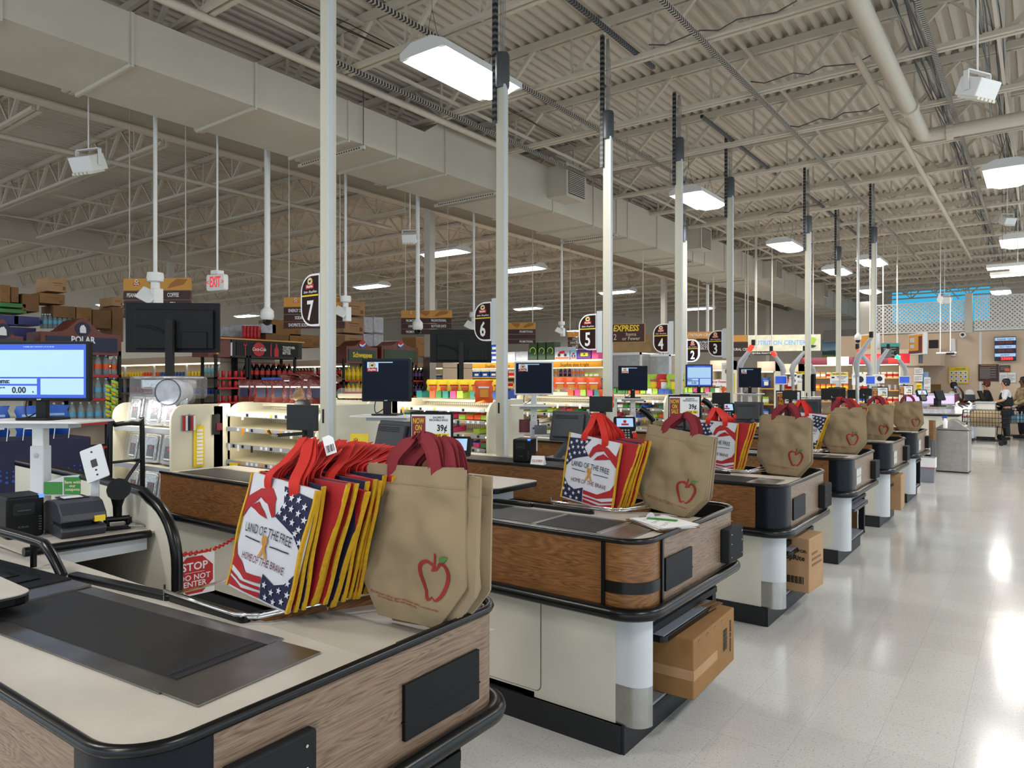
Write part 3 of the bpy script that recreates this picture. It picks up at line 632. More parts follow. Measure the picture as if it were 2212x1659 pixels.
mat('sign_brown', '28100a', .6, spec=.2); mat('sign_frame', 'e8e8ec', .35)
def logo(t, x, y, z, s, ry=0, face=0.0, m0='red'):
    "the round emblem over a red word plate; s = width of the plate"
    e = thing('emblem', None, None, (x, y, z)); e.parent = t; e.rotation_euler = (0, 0, ry)
    part('emblem_ring', 'gold', e, lambda b: b.prism([(a*1., c) for a, c in arc(0, s*.42, s*.33, 0, 345, 20)], -.002, 0, 'y'))
    part('emblem_disc', 'cream', e, lambda b: b.prism(arc(0, s*.42, s*.26, 0, 345, 20), -.0035, -.001, 'y'))
    part('emblem_basket', 'black', e, lambda b: b.prism([(-s*.16, s*.48), (s*.17, s*.54), (s*.1, s*.34), (-s*.06, s*.34)], -.005, -.002, 'y'))
    part('emblem_plate', m0, e, lambda b: b.prism([(-s*.5, -s*.2), (s*.5, -s*.16), (s*.5, s*.2), (-s*.5, s*.16)], -.005, -.001, 'y'))
    text('ShopRite', s*.26, 'white', e, (0, -.0062, 0), shear=.25, bold=.03, sx=.85)
    return e
def lane_sign(x, y, z, h, num, side, lb, lit=False):
    w = h*.56
    t = thing('lane_sign', lb, 'sign', (x, y, z), group='lane number signs')
    def shape(w, h, r, g):
        # rounded on the free side, square at the pole
        p = [(w-g, g), (w-g, h-g)]+arc(r+g, h-r-g, r, 90, 180, 8)+arc(r+g, r+g, r, 180, 270, 8)
        return [(w-a, c) for a, c in p] if side < 0 else [(a, c) for a, c in p]
    part('frame', 'sign_glow' if lit else 'sign_frame', t, lambda b: b.prism(shape(w, h, w*.62, 0), -.022, .022, 'y'), smooth=30)
    part('face', 'sign_brown', t, lambda b: b.prism(shape(w*.88, h-.08*h, w*.53, .0), -.0255, -.022, 'y'), loc=(w*.08 if side > 0 else w*.04, 0, .04*h))
    part('stripe', 'yellow', t, lambda b: b.box((w*(.08 if side > 0 else .04), -.027, h*.575), (w*(.96 if side > 0 else .92), -.0255, h*.605)))
    cx = w*(.53 if side > 0 else .47)
    text(num, h*.52, 'sign_glow' if lit else 'white', t, (cx, -.0265, h*.285), sx=.75, bold=.022, name='number')
    logo(t, cx, -.0255, h*.76, w*.42)
    text('Saker ShopRites', w*.115, 'white', t, (cx, -.0265, h*.66), shear=.35, sx=.95, name='lettering')
    part('mounting_bracket', 'white_steel', t, lambda b: b.box((w if side > 0 else -.09, -.012, -.03), (w+.075 if side > 0 else 0, .012, h+.03)))
    return t
def ls(u0, v0, v1, y, num, lb, side=1, lit=False):
    p0 = at(u0, v1, y=y); p1 = at(u0, v0, y=y); return lane_sign(p0.x, y, p0.z, p1.z-p0.z, num, side, lb, lit)
ls(655, 597, 708, 3.28, '7', 'tall brown lane sign with a white 7 beside the thick pole')
ls(1027, 655, 738, 5.33, '6', 'brown lane sign with a white 6 and yellow stripe')
ls(1252, 680, 757, 7.38, '5', 'brown lane sign with a white 5 and yellow stripe')
ls(1412, 700, 762, 9.43, '4', 'brown lane sign with a white 4 and yellow stripe')
ls(1530, 714, 770, 11.48, '3', 'brown lane sign with a white 3 and yellow stripe')
ls(1485, 733, 781, 13.58, '2', 'small lit lane sign with a white 2', side=-1, lit=True)
# ================================================================ reusable bags
def ribbon(b, pts, w, t, side):
    pts = [Vector(p) for p in pts]; sd = Vector(side); vs = []; n = len(pts)
    for i, p in enumerate(pts):
        d = (pts[min(i+1, n-1)]-pts[max(i-1, 0)]).normalized(); s_ = (sd-d*sd.dot(d)).normalized(); nn = d.cross(s_)
        vs += [p-s_*w/2-nn*t/2, p+s_*w/2-nn*t/2, p+s_*w/2+nn*t/2, p-s_*w/2+nn*t/2]
    fs = []
    for i in range(n-1):
        for j in range(4): fs.append((4*i+j, 4*i+(j+1) % 4, 4*i+4+(j+1) % 4, 4*i+4+j))
    fs += [(0, 3, 2, 1), (4*n-4, 4*n-3, 4*n-2, 4*n-1)]
    b.add(vs, fs)
def surf(seed, w, h, cham, wid=1.05, t=.010, puff=.012, amp=.010):
    "half-width and front depth of a hanging cloth bag"
    def hw(z):
        s = z/h
        if s < cham[0]: return w/2*(cham[1]+(wid-cham[1])*s/cham[0])
        return w/2*(wid+(1-wid)*(s-cham[0])/(1-cham[0]))
    def y(x, z):
        u = min(1, abs(x)/max(hw(z), .01)); s = z/h
        n = noise.noise(Vector((x*7+seed*9, z*6, seed)))*amp + noise.noise(Vector((x*17, z*14+seed*5, seed+4)))*amp*.45 + abs(noise.noise(Vector((x*5+z*7, z*4-x*6, seed+9))))*amp*.9
        e = (1-u**4)*min(1, (1-s)*6)*min(1, .3+s*5)
        return -(t/2+puff*e+n*e)
    return hw, y
def bag_mesh(b, hw, yf, h, nx=26, nz=32, back=.005):
    vs = []
    for j in range(nz+1):
        z = h*j/nz; W_ = hw(z)
        for i in range(nx+1):
            x = -W_+2*W_*i/nx; vs.append((x, yf(x, z), z))
    n = len(vs)
    for j in range(nz+1):
        z = h*j/nz; W_ = hw(z)
        for i in range(nx+1):
            x = -W_+2*W_*i/nx; vs.append((x, back-.3*(yf(x, z)+.005), z))
    fs = []
    a = lambda i, j: j*(nx+1)+i
    for j in range(nz):
        for i in range(nx):
            fs += [(a(i, j), a(i+1, j), a(i+1, j+1), a(i, j+1)), (n+a(i, j), n+a(i, j+1), n+a(i+1, j+1), n+a(i+1, j))]
        fs += [(a(0, j), a(0, j+1), n+a(0, j+1), n+a(0, j)), (a(nx, j+1), a(nx, j), n+a(nx, j), n+a(nx, j+1))]
    for i in range(nx): fs += [(a(i+1, 0), a(i, 0), n+a(i, 0), n+a(i+1, 0)), (a(i, nz), a(i+1, nz), n+a(i+1, nz), n+a(i, nz))]
    b.add(vs, fs)
def decal(b, pts, hw, yf, lift=.003, sub=1):
    "a flat printed patch following the cloth; pts in (x, z)"
    from mathutils.geometry import tessellate_polygon
    P = []
    n = len(pts)
    for i in range(n):
        a, c = Vector(pts[i]), Vector(pts[(i+1) % n]); k = max(1, int((c-a).length/.03))
        for j in range(k): P.append(a.lerp(c, j/k))
    # interior points by grid: cut into vertical strips for curvature
    xs = [p.x for p in P]; zs = [p.y for p in P]; x0, x1 = min(xs), max(xs); z0, z1 = min(zs), max(zs)
    nx = max(1, int((x1-x0)/.028)); nz = max(1, int((z1-z0)/.028))
    def clip(poly, ax, lim, keep_less):
        out = []
        for i in range(len(poly)):
            p, q = poly[i], poly[(i+1) % len(poly)]; dp, dq = p[ax]-lim, q[ax]-lim
            if keep_less: dp, dq = -dp, -dq
            if dp >= 0: out.append(p)
            if dp*dq < 0: out.append(p.lerp(q, dp/(dp-dq)))
        return out
    tris = tessellate_polygon([[Vector((p.x, p.y, 0)) for p in P]])
    for tr in tris:
        T_ = [P[i] for i in tr]
        for i in range(nx):
            A = clip(T_, 0, x0+(x1-x0)*i/nx, False); A = clip(A, 0, x0+(x1-x0)*(i+1)/nx, True) if A else A
            if len(A) < 3: continue
            for j in range(nz):
                B = clip(A, 1, z0+(z1-z0)*j/nz, False); B = clip(B, 1, z0+(z1-z0)*(j+1)/nz, True) if B else B
                if len(B) < 3: continue
                b.add([(p.x, yf(p.x, p.y)-lift, p.y) for p in B], [tuple(range(len(B)))])
def ring(pts, w):
    "closed ribbon outline polygon list -> quads along a path"
    P = [Vector(p) for p in pts]; n = len(P); out = []
    for i in range(n-1):
        a, c = P[i], P[i+1]
        da = (P[min(i+1, n-1)]-P[max(i-1, 0)]).normalized(); dc = (P[min(i+2, n-1)]-P[i]).normalized()
        wa = w if not callable(w) else w(i/(n-1)); wc = w if not callable(w) else w((i+1)/(n-1))
        out.append([a-Vector((-da.y, da.x))*wa/2, c-Vector((-dc.y, dc.x))*wc/2, c+Vector((-dc.y, dc.x))*wc/2, a+Vector((-da.y, da.x))*wa/2])
    return out
def smooth_path(pts, n=6):
    P = [Vector(p) for p in pts]; out = []
    for i in range(len(P)-1):
        p0 = P[max(i-1, 0)]; p1 = P[i]; p2 = P[i+1]; p3 = P[min(i+2, len(P)-1)]
        for k in range(n):
            t = k/n; out.append(.5*((2*p1)+(-p0+p2)*t+(2*p0-5*p1+4*p2-p3)*t*t+(-p0+3*p1-3*p2+p3)*t**3))
    out.append(P[-1]); return out
mat('bag_tan', '8d7a5c', .85, sheen=.2, bump=.25, bscale=500)
mat('bag_red', '7c1f28', .85, bump=.3, bscale=400)
mat('bag_white', 'c9c8ce', .75); mat('bag_scarlet', 'c01e12', .8, bump=.2, bscale=300); mat('piping_yellow', 'c99a10', .75, noise_amt=.2, nscale=60)
mat('print_red', '8c1f1c', .8); mat('print_leaf', '4f7a3a', .8); mat('flag_red', 'a01218', .75); mat('flag_navy', '14163a', .75); mat('ribbon_gold', 'c9820f', .6)
H_T, W_T = .455, .365
tan_hw, tan_y = surf(2.0, W_T, H_T, (.27, .62), 1.1, puff=.012, amp=.03)
def tan_handles(b, k, sp=.085, hz=.095, col=0):
    rnd = random.Random(k)
    for s_, off in ((-1, -.006), (1, .012)):
        top = hz+rnd.uniform(-.015, .01); lean = rnd.uniform(-.02, .03)
        pts = smooth_path([(-sp, off, H_T-.035), (-sp*.95, off, H_T+.02), (-sp*.55+lean, off+.012, H_T+top*.8), (-.012+lean, off+.028, H_T+top), (.03+lean, off+.02, H_T+top*.85), (sp*.85, off, H_T+.03), (sp, off, H_T-.035)], 4)
        ribbon(b, pts, .034, .003, (1, .2, .3))
def make_tan(front=True):
    t = thing('reusable_bag', 'tan', 'shopping bag')
    part('bag_cloth', 'bag_tan', t, lambda b: bag_mesh(b, tan_hw, tan_y, H_T), smooth=60)
    part('handle', 'bag_red', t, lambda b: tan_handles(b, 3), smooth=40)
    part('top_hem', 'bag_tan', t, lambda b: [b.add([(x0, tan_y(x0, z)-.002, z), (x1, tan_y(x1, z)-.002, z), (x1, tan_y(x1, z)-.002, z+.0035), (x0, tan_y(x0, z)-.002, z+.0035)], [(0, 1, 2, 3)]) for z in (H_T-.055,) for x0, x1 in [(-W_T/2+W_T*i/14, -W_T/2+W_T*(i+1)/14) for i in range(14)]])
    def apple(b):
        cx, cz, s = .098, .135, .060
        L_ = smooth_path([(.10, .52), (-.05, .68), (-.42, .86), (-.78, .62), (-.80, .1), (-.62, -.5), (-.36, -.88), (-.16, -.92), (-.04, -.80), (.0, -.82)], 5)
        R_ = smooth_path([(-.12, .42), (.10, .50), (.34, .80), (.66, .74), (.82, .38), (.74, -.1), (.52, -.62), (.26, -.90), (.12, -.94), (.02, -.84)], 5)
        ST = smooth_path([(-.08, .42), (.0, .7), (.06, 1.1), (.10, 1.28)], 4)
        for path, w in ((L_, lambda t: .05+.17*math.sin(math.pi*min(1, t*1.1))), (R_, lambda t: .05+.17*math.sin(math.pi*min(1, t*1.05))), (ST, .12)):
            for q in ring([(cx+p[0]*s, cz+p[1]*s) for p in path], (lambda t, w=w: w(t)*s) if callable(w) else w*s): decal(b, q, tan_hw, tan_y)
    part('apple_print', 'print_red', t, apple)
    part('leaf_print', 'print_leaf', t, lambda b: decal(b, [(.098+.06*p[0], .135+.06*p[1]) for p in smooth_path([(.26, .92), (.42, 1.15), (.85, 1.22), (.72, 1.0), (.5, .86), (.26, .92)], 3)[:-1]], tan_hw, tan_y))
    f = lambda c: Vector((c.x, tan_y(c.x, .058+c.y)-.0018, .058+c.y))
    if front:
        text('To Clean: Machine wash cold or spot with warm water and mild soap.\nDo not bleach. Do not tumble dry.', .0105, 'print_red', t, (0, 0, 0), rot=(0, 0, 0), fn=lambda c: Vector((c.x-.03, tan_y(c.x-.03, .06+c.y)-.0018, .06+c.y-.09*c.x)), ext=0)
    return t
# ---- flag bag
H_F, W_F = .375, .335
fl_hw, fl_y = surf(6.0, W_F, H_F, (.02, 1.0), 1.0, puff=.008, amp=.010)
STAR = [(math.sin(2*math.pi*k/10)*(1 if k % 2 == 0 else .42), math.cos(2*math.pi*k/10)*(1 if k % 2 == 0 else .42)) for k in range(10)]
def make_flag(mir=False, strap_x=.0):
    t = thing('flag_bag', 'flag', 'shopping bag')
    w, h = W_F/2, H_F; sx = -1 if mir else 1
    part('bag_cloth', 'bag_white', t, lambda b: bag_mesh(b, fl_hw, fl_y, H_F), smooth=60)
    X = lambda pts: [(p[0]*sx*w, p[1]*h) for p in (pts if not mir else pts[::-1])]
    def navy(b):
        decal(b, X([(.12, .97), (.97, .93), (.97, .50), (.72, .62), (.45, .67), (.10, .72), (.30, .84)]), fl_hw, fl_y)
        decal(b, X([(.15, .02), (.97, .02), (.97, .32), (.78, .22), (.5, .18), (.15, .24)]), fl_hw, fl_y)
    part('flag_field_print', 'flag_navy', t, navy)
    def red(b):
        decal(b, X([(-.97, .97), (-.9, .80), (-.55, .90), (-.2, .93), (.0, .86), (.10, .72), (.02, .70), (-.15, .80), (-.45, .84), (-.75, .72), (-.97, .62)][::1]), fl_hw, fl_y)
        decal(b, X([(-.72, .74), (-.45, .80), (-.22, .74), (-.1, .68), (-.35, .70)]), fl_hw, fl_y)
        decal(b, X([(-.97, .40), (-.85, .30), (-.4, .19), (.12, .21), (.12, .15), (-.4, .13), (-.97, .2)]), fl_hw, fl_y)
        decal(b, X([(-.97, .02), (-.97, .10), (-.5, .04), (.12, .07), (.12, .02)]), fl_hw, fl_y)
        decal(b, X([(-.97, .15), (-.6, .10), (.12, .12), (.12, .09), (-.55, .075), (-.97, .12)]), fl_hw, fl_y)
    part('flag_stripe_print', 'flag_red', t, red)
    def stars(b):
        for (cx, cz) in ((.25, .92), (.45, .90), (.65, .90), (.85, .86), (.55, .82), (.35, .83), (.75, .80), (.92, .76), (.25, .77), (.45, .74), (.65, .72), (.85, .68), (.93, .58), (.78, .64),
                         (.28, .16), (.5, .12), (.7, .16), (.88, .24), (.35, .06), (.6, .05), (.82, .08), (.93, .15)):
            decal(b, [(cx*w*sx+.0125*p[0], cz*h+.0125*p[1]) for p in STAR], fl_hw, fl_y, lift=.0062)
    part('star_print', 'bag_white', t, stars)
    def fmap(dx, dz, arcx=.0): return lambda c: Vector((c.x+dx, fl_y(c.x+dx, c.y+dz)-.0045, c.y+dz-arcx*(c.x)**2))
    text('LAND OF THE FREE', .043, 'black', t, (0, 0, 0), rot=(0, 0, 0), fn=fmap(0, .57*h, .35), sx=.66, bold=.0, ext=0)
    text('HOME OF THE BRAVE', .033, 'burgundy', t, (0, 0, 0), rot=(0, 0, 0), fn=fmap(0, .325*h, .35), sx=.72, ext=0)
    part('rule_print', 'black', t, lambda b: (decal(b, [(-.70*w, .472*h), (-.16*w, .472*h), (-.16*w, .482*h), (-.70*w, .482*h)], fl_hw, fl_y, .0045), decal(b, [(.16*w, .465*h), (.72*w, .465*h), (.72*w, .475*h), (.16*w, .475*h)], fl_hw, fl_y, .0045)))
    def rib(b):
        cx, cz = 0, .45*h
        for pth in ([(-.018, -.034), (-.004, -.006), (.008, .016), (.004, .03), (-.004, .034)], [(.018, -.034), (.004, -.006), (-.009, .016), (-.008, .028), (.002, .034)]):
            for q in ring([(cx+p[0], cz+p[1]) for p in smooth_path(pth, 4)], .0095): decal(b, q, fl_hw, fl_y, .006)
    part('ribbon_print', 'ribbon_gold', t, rib)
    def pip(b, s_):
        if 1:
            ribbon(b, [(s_*w, -.006+.004*math.sin(i*1.1), h*i/8) for i in range(9)], .011, .009, (0, 1, 0))
    for s_ in (-1, 1): part('edge_piping', 'piping_yellow', t, lambda b: pip(b, s_), smooth=30)
    def strap(b):
        for y0, k in ((-.012, 0), (.008, 1)):
            for s_ in (-1, 1):
                ribbon(b, smooth_path([(s_*.075, y0, h-.03), (s_*.075, y0, h+.01), (s_*.045+.01*k, y0*.5, h+.09), (.01*k, .004, h+.155)], 4), .036, .0025, (1, 0, 0))
    part('handle', 'bag_scarlet', t, strap, smooth=30)
    return t
def make_spine_bag():
    "a bag deeper in the rack: cloth, piping, handles"
    t = thing('flag_bag', 'flag', 'shopping bag'); w, h = W_F/2, H_F
    hw2, y2 = surf(9.0, W_F, H_F, (.02, 1.0), 1.0, puff=.004, amp=.004)
    part('bag_cloth', 'flag_red', t, lambda b: bag_mesh(b, hw2, y2, H_F, 8, 8), smooth=60)
    for s_ in (-1, 1): part('edge_piping', 'piping_yellow', t, lambda b: ribbon(b, [(s_*w, .002*math.sin(i*1.3), h*i/8) for i in range(9)], .012, .008, (0, 1, 0)), smooth=30)
    part('handle', 'bag_scarlet', t, lambda b: [ribbon(b, smooth_path([(s_*.075, 0, h-.03), (s_*.07, 0, h+.03), (s_*.035, 0, h+.10), (0, 0, h+.15)], 4), .034, .0025, (1, 0, 0)) for s_ in (-1, 1)], smooth=30)
    return t
def flag_straps(o, hook, seed, sh=0.0):
    "red straps of one hanging bag gathered up to the hook"
    h = H_F; rnd = random.Random(seed); bpy.context.view_layer.update()
    q = Matrix.LocRotScale(o.location, o.rotation_euler, None).inverted() @ Vector(hook)
    old = [c for c in o.children if c.name.startswith('handle')]; q.x -= sh*h
    if sh:
        for c in o.children:
            if c not in old:
                c.data = c.data.copy()
                for v in c.data.vertices: v.co.x += sh*v.co.z
    def strap(b):
        for s_ in (-1, 1):
            for y0 in ((-.010, .008) if seed == 0 else (0,)):
                m_ = Vector((s_*.075, y0, h)).lerp(q, .5)+Vector((s_*.004+rnd.uniform(-.01, .01), rnd.uniform(-.015, .015), .0))
                ribbon(b, smooth_path([(s_*.07, y0, h-.035), (s_*.064, y0, h+.012), m_, (q.x+s_*.012+rnd.uniform(-.008, .008), q.y+rnd.uniform(-.012, .012), q.z-rnd.uniform(0, .012))], 5), .038, .0025, (1, .25*rnd.uniform(-1, 1), .1))
    n = part('handle', 'bag_scarlet', o, strap, smooth=30, loc=(sh*h, 0, 0))
    for c in old: bpy.data.objects.remove(c)
    return n
flagA = make_flag(False); flagB = make_flag(True); spine = make_spine_bag(); spine2 = copy_tree(spine)
for ch in spine2.children:
    if ch.name.startswith('bag_cloth'): ch.data = ch.data.copy(); ch.data.materials[0] = MATS['flag_navy']
tanA = make_tan(True); tanB = make_tan(False)
USED = set()
def place(proto, loc, rot, label, group=None):
    rot = tuple(R(a) for a in rot)
    if proto.name not in USED:
        USED.add(proto.name); o = proto; o.location = loc; o.rotation_euler = rot; o['label'] = label
        if group: o['group'] = group
        return o
    return copy_tree(proto, loc=loc, rot=rot, label=label, group=group)
# tan stacks (x, y world of the front bag, yaw, roll, how many behind)
TAN = [(-1.50, 1.50, 6, 0, 6, 1.0), (-1.66, 3.64, 4, 9, 6, 1.0), (-1.63, 5.72, 2, 2, 6, 1.02), (-1.60, 7.72, 0, -2, 5, 1.02), (-1.68, 9.87, 3, 2, 3, 1.0), (-1.58, 12.0, 2, -2, 1, 1.0)]
for i, (x, y, yaw, roll, n, s) in enumerate(TAN):
    rnd = random.Random(i+40)
    for k in range(n):
        z = .955-.06*min(1, max(0, (y+k*.03-LANE[i][1]-.62)/.52))
        off = .010*k+(.012 if k >= 1 and i == 0 else 0)
        lab = f'front tan bag with a red apple print on the {NM[i]} checkout counter' if k == 0 else f'tan bag standing behind the front one on the {NM[i]} checkout counter'
        o = place(tanA if k == 0 else tanB, (x+off*.2+rnd.uniform(-.008, .008), y+off, z+.004+rnd.uniform(0, .012)), (-3+rnd.uniform(-1.5, 1.5), roll*(1-.05*k)+(rnd.uniform(-3, 3) if k else 0), yaw+(rnd.uniform(-6, 10) if k else 0)), lab, f'tan bags of the {NM[i]} counter' if k else None)
        if k == 0 and n > 1: o['group'] = 'front tan bags'
# flag stacks
FLG = [(-1.91, 1.27, -3, 4, 17), (-2.03, 3.42, -2, 8, 9), (-2.07, 5.42, 2, 4, 7), (-2.0, 7.55, 0, 4, 5), (-2.0, 9.6, 0, 2, 3), (-2.0, 11.65, 0, 2, 2)]
HOOK = [at(664, 943, y=1.40), at(1290, 890, y=3.55), at(1546, 878, y=5.62), at(1650, 880, y=7.7)]
HOOK[3] = Vector((-2.0, 7.7, 1.47))
for i, (x, y, yaw, roll, n) in enumerate(FLG):
    rnd = random.Random(i+7)
    for k in range(n):
        z = .985 if i == 0 else .965
        lab = f'front flag bag with printed words on the rack of the {NM[i]} checkout counter' if k == 0 else f'flag bag seen edge-on behind the front one, rack of the {NM[i]} checkout counter'
        pr = (flagA if i in (0, 3, 5) else flagB) if k == 0 else (spine if k % 2 else spine2)
        jig = 1 if i == 0 else .5
        o = place(pr, (x+.012*k*.5+rnd.uniform(-.012, .012)*jig, y+(.018 if i == 0 else .017)*k+(.014 if k else 0), z), (-2 if k == 0 else -1, roll*(1-k/(n+3))+(rnd.uniform(-3, 3) if k else 0)*jig, yaw+(rnd.uniform(-4, 3) if k else 0)*jig), lab, f'flag bags behind the front one on the {NM[i]} counter' if k else 'front flag bags')
        if i < 4: flag_straps(o, HOOK[i]+Vector((0, .012*k*(2.2 if i == 0 else .6), -.004*k)), k, .27*max(.03, 1-k/11) if i == 0 else 0)
# barcode tags on the nearest stack
for j, (u, v, rr) in enumerate(((712, 962, 20), (690, 985, 35), (727, 1047, 40), (676, 965, 15))):
    p = at(u, v, y=1.42+.04*j)
    t = thing('price_tag', ('white barcode tag at the very top of the red handles', 'white barcode tag hanging against the red handles', 'lowest white barcode tag, right of the red handles', 'pale tag half hidden between the red handles')[j], 'price tag', p, 0, group='barcode tags of the nearest flag bags', rot=(R(-10), R(-rr), R(25)))
    part('tag_card', 'white', t, lambda b: b.prism([(-.018, -.03), (.018, -.03), (.018, .018), (.006, .03), (-.018, .03)], -.0008, .0008, 'y'))
    if j != 3: part('barcode', 'black', t, lambda b: [b.box((-.013+.0035*k, -.0016, -.022), (-.013+.0035*k+(.002 if k % 3 else .001), -.0008, .0)) for k in range(8)])
# racks of chrome wire under the flag bags, with the black plate on its post
for i in range(6):
    x0, y0, _ = lane_pt(i, -.88 if i == 0 else -.82, .62); t = thing('bag_rack', f'chrome wire bag rack with a blank black plate on the {NM[i]} checkout counter', 'bag rack', (x0, y0, ZB), LROT[i], group='bag racks of the checkout counters')
    def wires(b):
        b.tube([(-.02, -.03, .012), (.36, -.03, .012), (.40, .0, .012), (.42, .46, -.02)], .005, 6); b.tube([(-.02, -.05, .03), (.36, -.05, .026), (.42, -.01, .026), (.44, .48, .0)], .005, 6)
        b.tube([(-.02, -.05, .05), (-.02, -.05, -.02), (.3, .05, -.06), (.4, .1, .012)], .004, 6); b.tube([(-.02, -.04, .012), (-.02, .5, .012)], .005, 6)
    part('wire_frame', 'chrome', t, wires, smooth=50)
    part('rack_base', 'black_plastic', t, lambda b: (b.box((-.05, .47, -.3), (.40, .50, .0)), b.box((-.05, -.02, -.3), (.0, .50, -.28))))
    part('post', 'matt_black', t, lambda b: (b.box((-.015, .48, -.02), (.015, .51, .53)), b.bar((0, .49, .50), (0, .36, .50), .012, .012)))
    part('hook', 'chrome', t, lambda b: b.tube([(0, .36, .50), (0, .33, .505), (0, .32, .52)], .005, 6))
    part('blank_plate', 'matt_black', t, lambda b: b.box((-.075, -.006, -.048), (.075, .006, .048)), bevel=.002, rot=(0, 0, R(8)), loc=(.0, .47, .56))
# screwdriver on the nearest counter
p = at(708, 1290, z=.97); t = thing('screwdriver', 'screwdriver with a yellow handle lying on the edge of the nearest counter', 'screwdriver', (p.x, p.y, .965), rot=(R(0), R(96), R(-38)))
part('handle', 'yellow', t, lambda b: b.lathe([(.004, -.03), (.011, -.026), (.012, -.01), (.009, 0), (.012, .01), (.007, .014)], (0, 0, 0), 8), smooth=50)
part('shaft', 'chrome', t, lambda b: (b.tube([(0, 0, .01), (0, 0, .07)], .0028, 6), b.box((-.004, -.0008, .068), (.004, .0008, .082))))
# clipboard with papers on the second counter
p = at(1440, 1140, z=.96); t = thing('clipboard', 'clipboard with papers, a green strip and a steel clip on the second counter', 'clipboard', (p.x-.07, p.y+.10, .956), 58)
part('board', 'cardboard_dark', t, lambda b: b.prism(rrect(-.115, -.155, .115, .155, .01), 0, .004))
for k in range(4): part('paper_sheet', 'white', t, lambda b: b.box((-.105, -.15, .005+.003*k), (.105, .12, .0065+.003*k)), rot=(0, 0, R((-6, 3, -2, 5)[k])))
part('green_strip', 'green', t, lambda b: b.prism(rrect(-.02, -.02, .13, .012, .006), .017, .02), rot=(0, 0, R(-50)), loc=(-.02, .06, 0))
part('steel_clip', 'chrome', t, lambda b: (b.prism(arc(0, .012, .026, 0, 180, 12), .1, .103, 'y'), b.box((-.06, .10, .005), (.06, .13, .012)), b.tube([(-.06, .11, .015), (.06, .11, .015)], .006, 8)))
part('handwriting', 'print_leaf', t, lambda b: [b.box((-.08+.03*(k % 3), -.11+.025*k, .0155), (-.05+.03*(k % 3), -.1055+.025*k, .0162)) for k in range(7)])
# cartons under the counters
def carton(x, y, z, w, d, h, rz, m, lb, texts, torn=False):
    t = thing('cardboard_carton', lb, 'cardboard box', (x, y, z), rz, group='cartons in the counter bays')
    def bx(b):
        n = 5; vs = []; rnd = random.Random(3)
        for zz in (0, h):
            for (px, py) in [(-w, 0), (0, 0), (0, d), (-w, d)]:
                vs.append((px, py, zz-(.02 if zz and px == 0 else 0)))
        b.add(vs, [(0, 3, 2, 1), (4, 5, 6, 7), (0, 1, 5, 4), (1, 2, 6, 5), (2, 3, 7, 6), (3, 0, 4, 7)])
    part('carton_body', m, t, bx, bevel=.006)
    part('packing_tape', 'cardboard_pale', t, lambda b: (b.box((-w-.001, -.0015, h*.30), (.0015, d*.55, h*.46)) if torn else b.box((-w*.6, -.0015, 0), (-w*.45, d+.001, h-.012))))
    for (s, size, lx, lz, sx, face, rr) in texts:
        if face == 'x': text(s, size, 'black', t, (.0025, lx, lz), rot=(R(90), R(rr), R(90)), sx=sx, bold=.02)
        elif face == 'y': text(s, size, 'black', t, (lx, -.0022, lz), rot=(R(90), R(rr), 0), sx=sx, bold=.02)
        else: text(s, size, 'black', t, (lx, lz, h+.001), rot=(0, R(3 if False else 0), R(rr)), sx=sx, bold=.02)
    return t
cr = carton(-1.29, 3.14, .166, .44, .60, .300, 2, 'cardboard', 'large open brown carton pushed into the bay of the second counter, top torn', [('SAKER\nPATRIO', .05, -.24, .30, 1, 'z', -75), ('MADE IN CHINA', .022, .53, .15, 1, 'x', 90)], True)
part('barcode', 'black', cr, lambda b: [b.box((.0015, .42, .10+.007*k), (.003, .475, .10+.007*k+(.0045 if k % 3 else .0025))) for k in range(16)])
part('torn_flap', 'cardboard_dark', cr, lambda b: [b.bar((-.20+.03*k, .32+.02*k, .30), (-.12+.02*k, .38+.03*k, .325+.012*(k % 2)), .03, .003) for k in range(5)], bevel=0)
part('staple', 'chrome', cr, lambda b: [b.bar((.003, .06+.11*k, .255), (.003, .075+.11*k, .265), .003, .002) for k in range(4)])
cr2 = carton(-1.30, 5.22, .166, .40, .33, .40, -3, 'cardboard_pale', 'tall taped kraft carton standing in the bay of the third counter', [('SOLELY FOR:', .03, -.10, .29, 1, 'y', 0), ('ShopRite', .05, -.12, .24, 1, 'y', 0), ])
part('printed_lines', 'cardboard_dark', cr2, lambda b: [b.box((.001, .06, z), (.003, .06+w_, z+.014)) for z, w_ in ((.26, .12), (.22, .2), (.18, .22))])
part('barcode', 'black', cr2, lambda b: [b.box((-.16+.009*k, -.003, .06), (-.16+.009*k+(.006 if k % 3 else .003), -.0015, .11)) for k in range(14)])
carton(-1.30, 9.27, .166, .34, .35, .42, 2, 'cardboard_pale', 'kraft carton sticking out of the bay of the fifth counter', [])
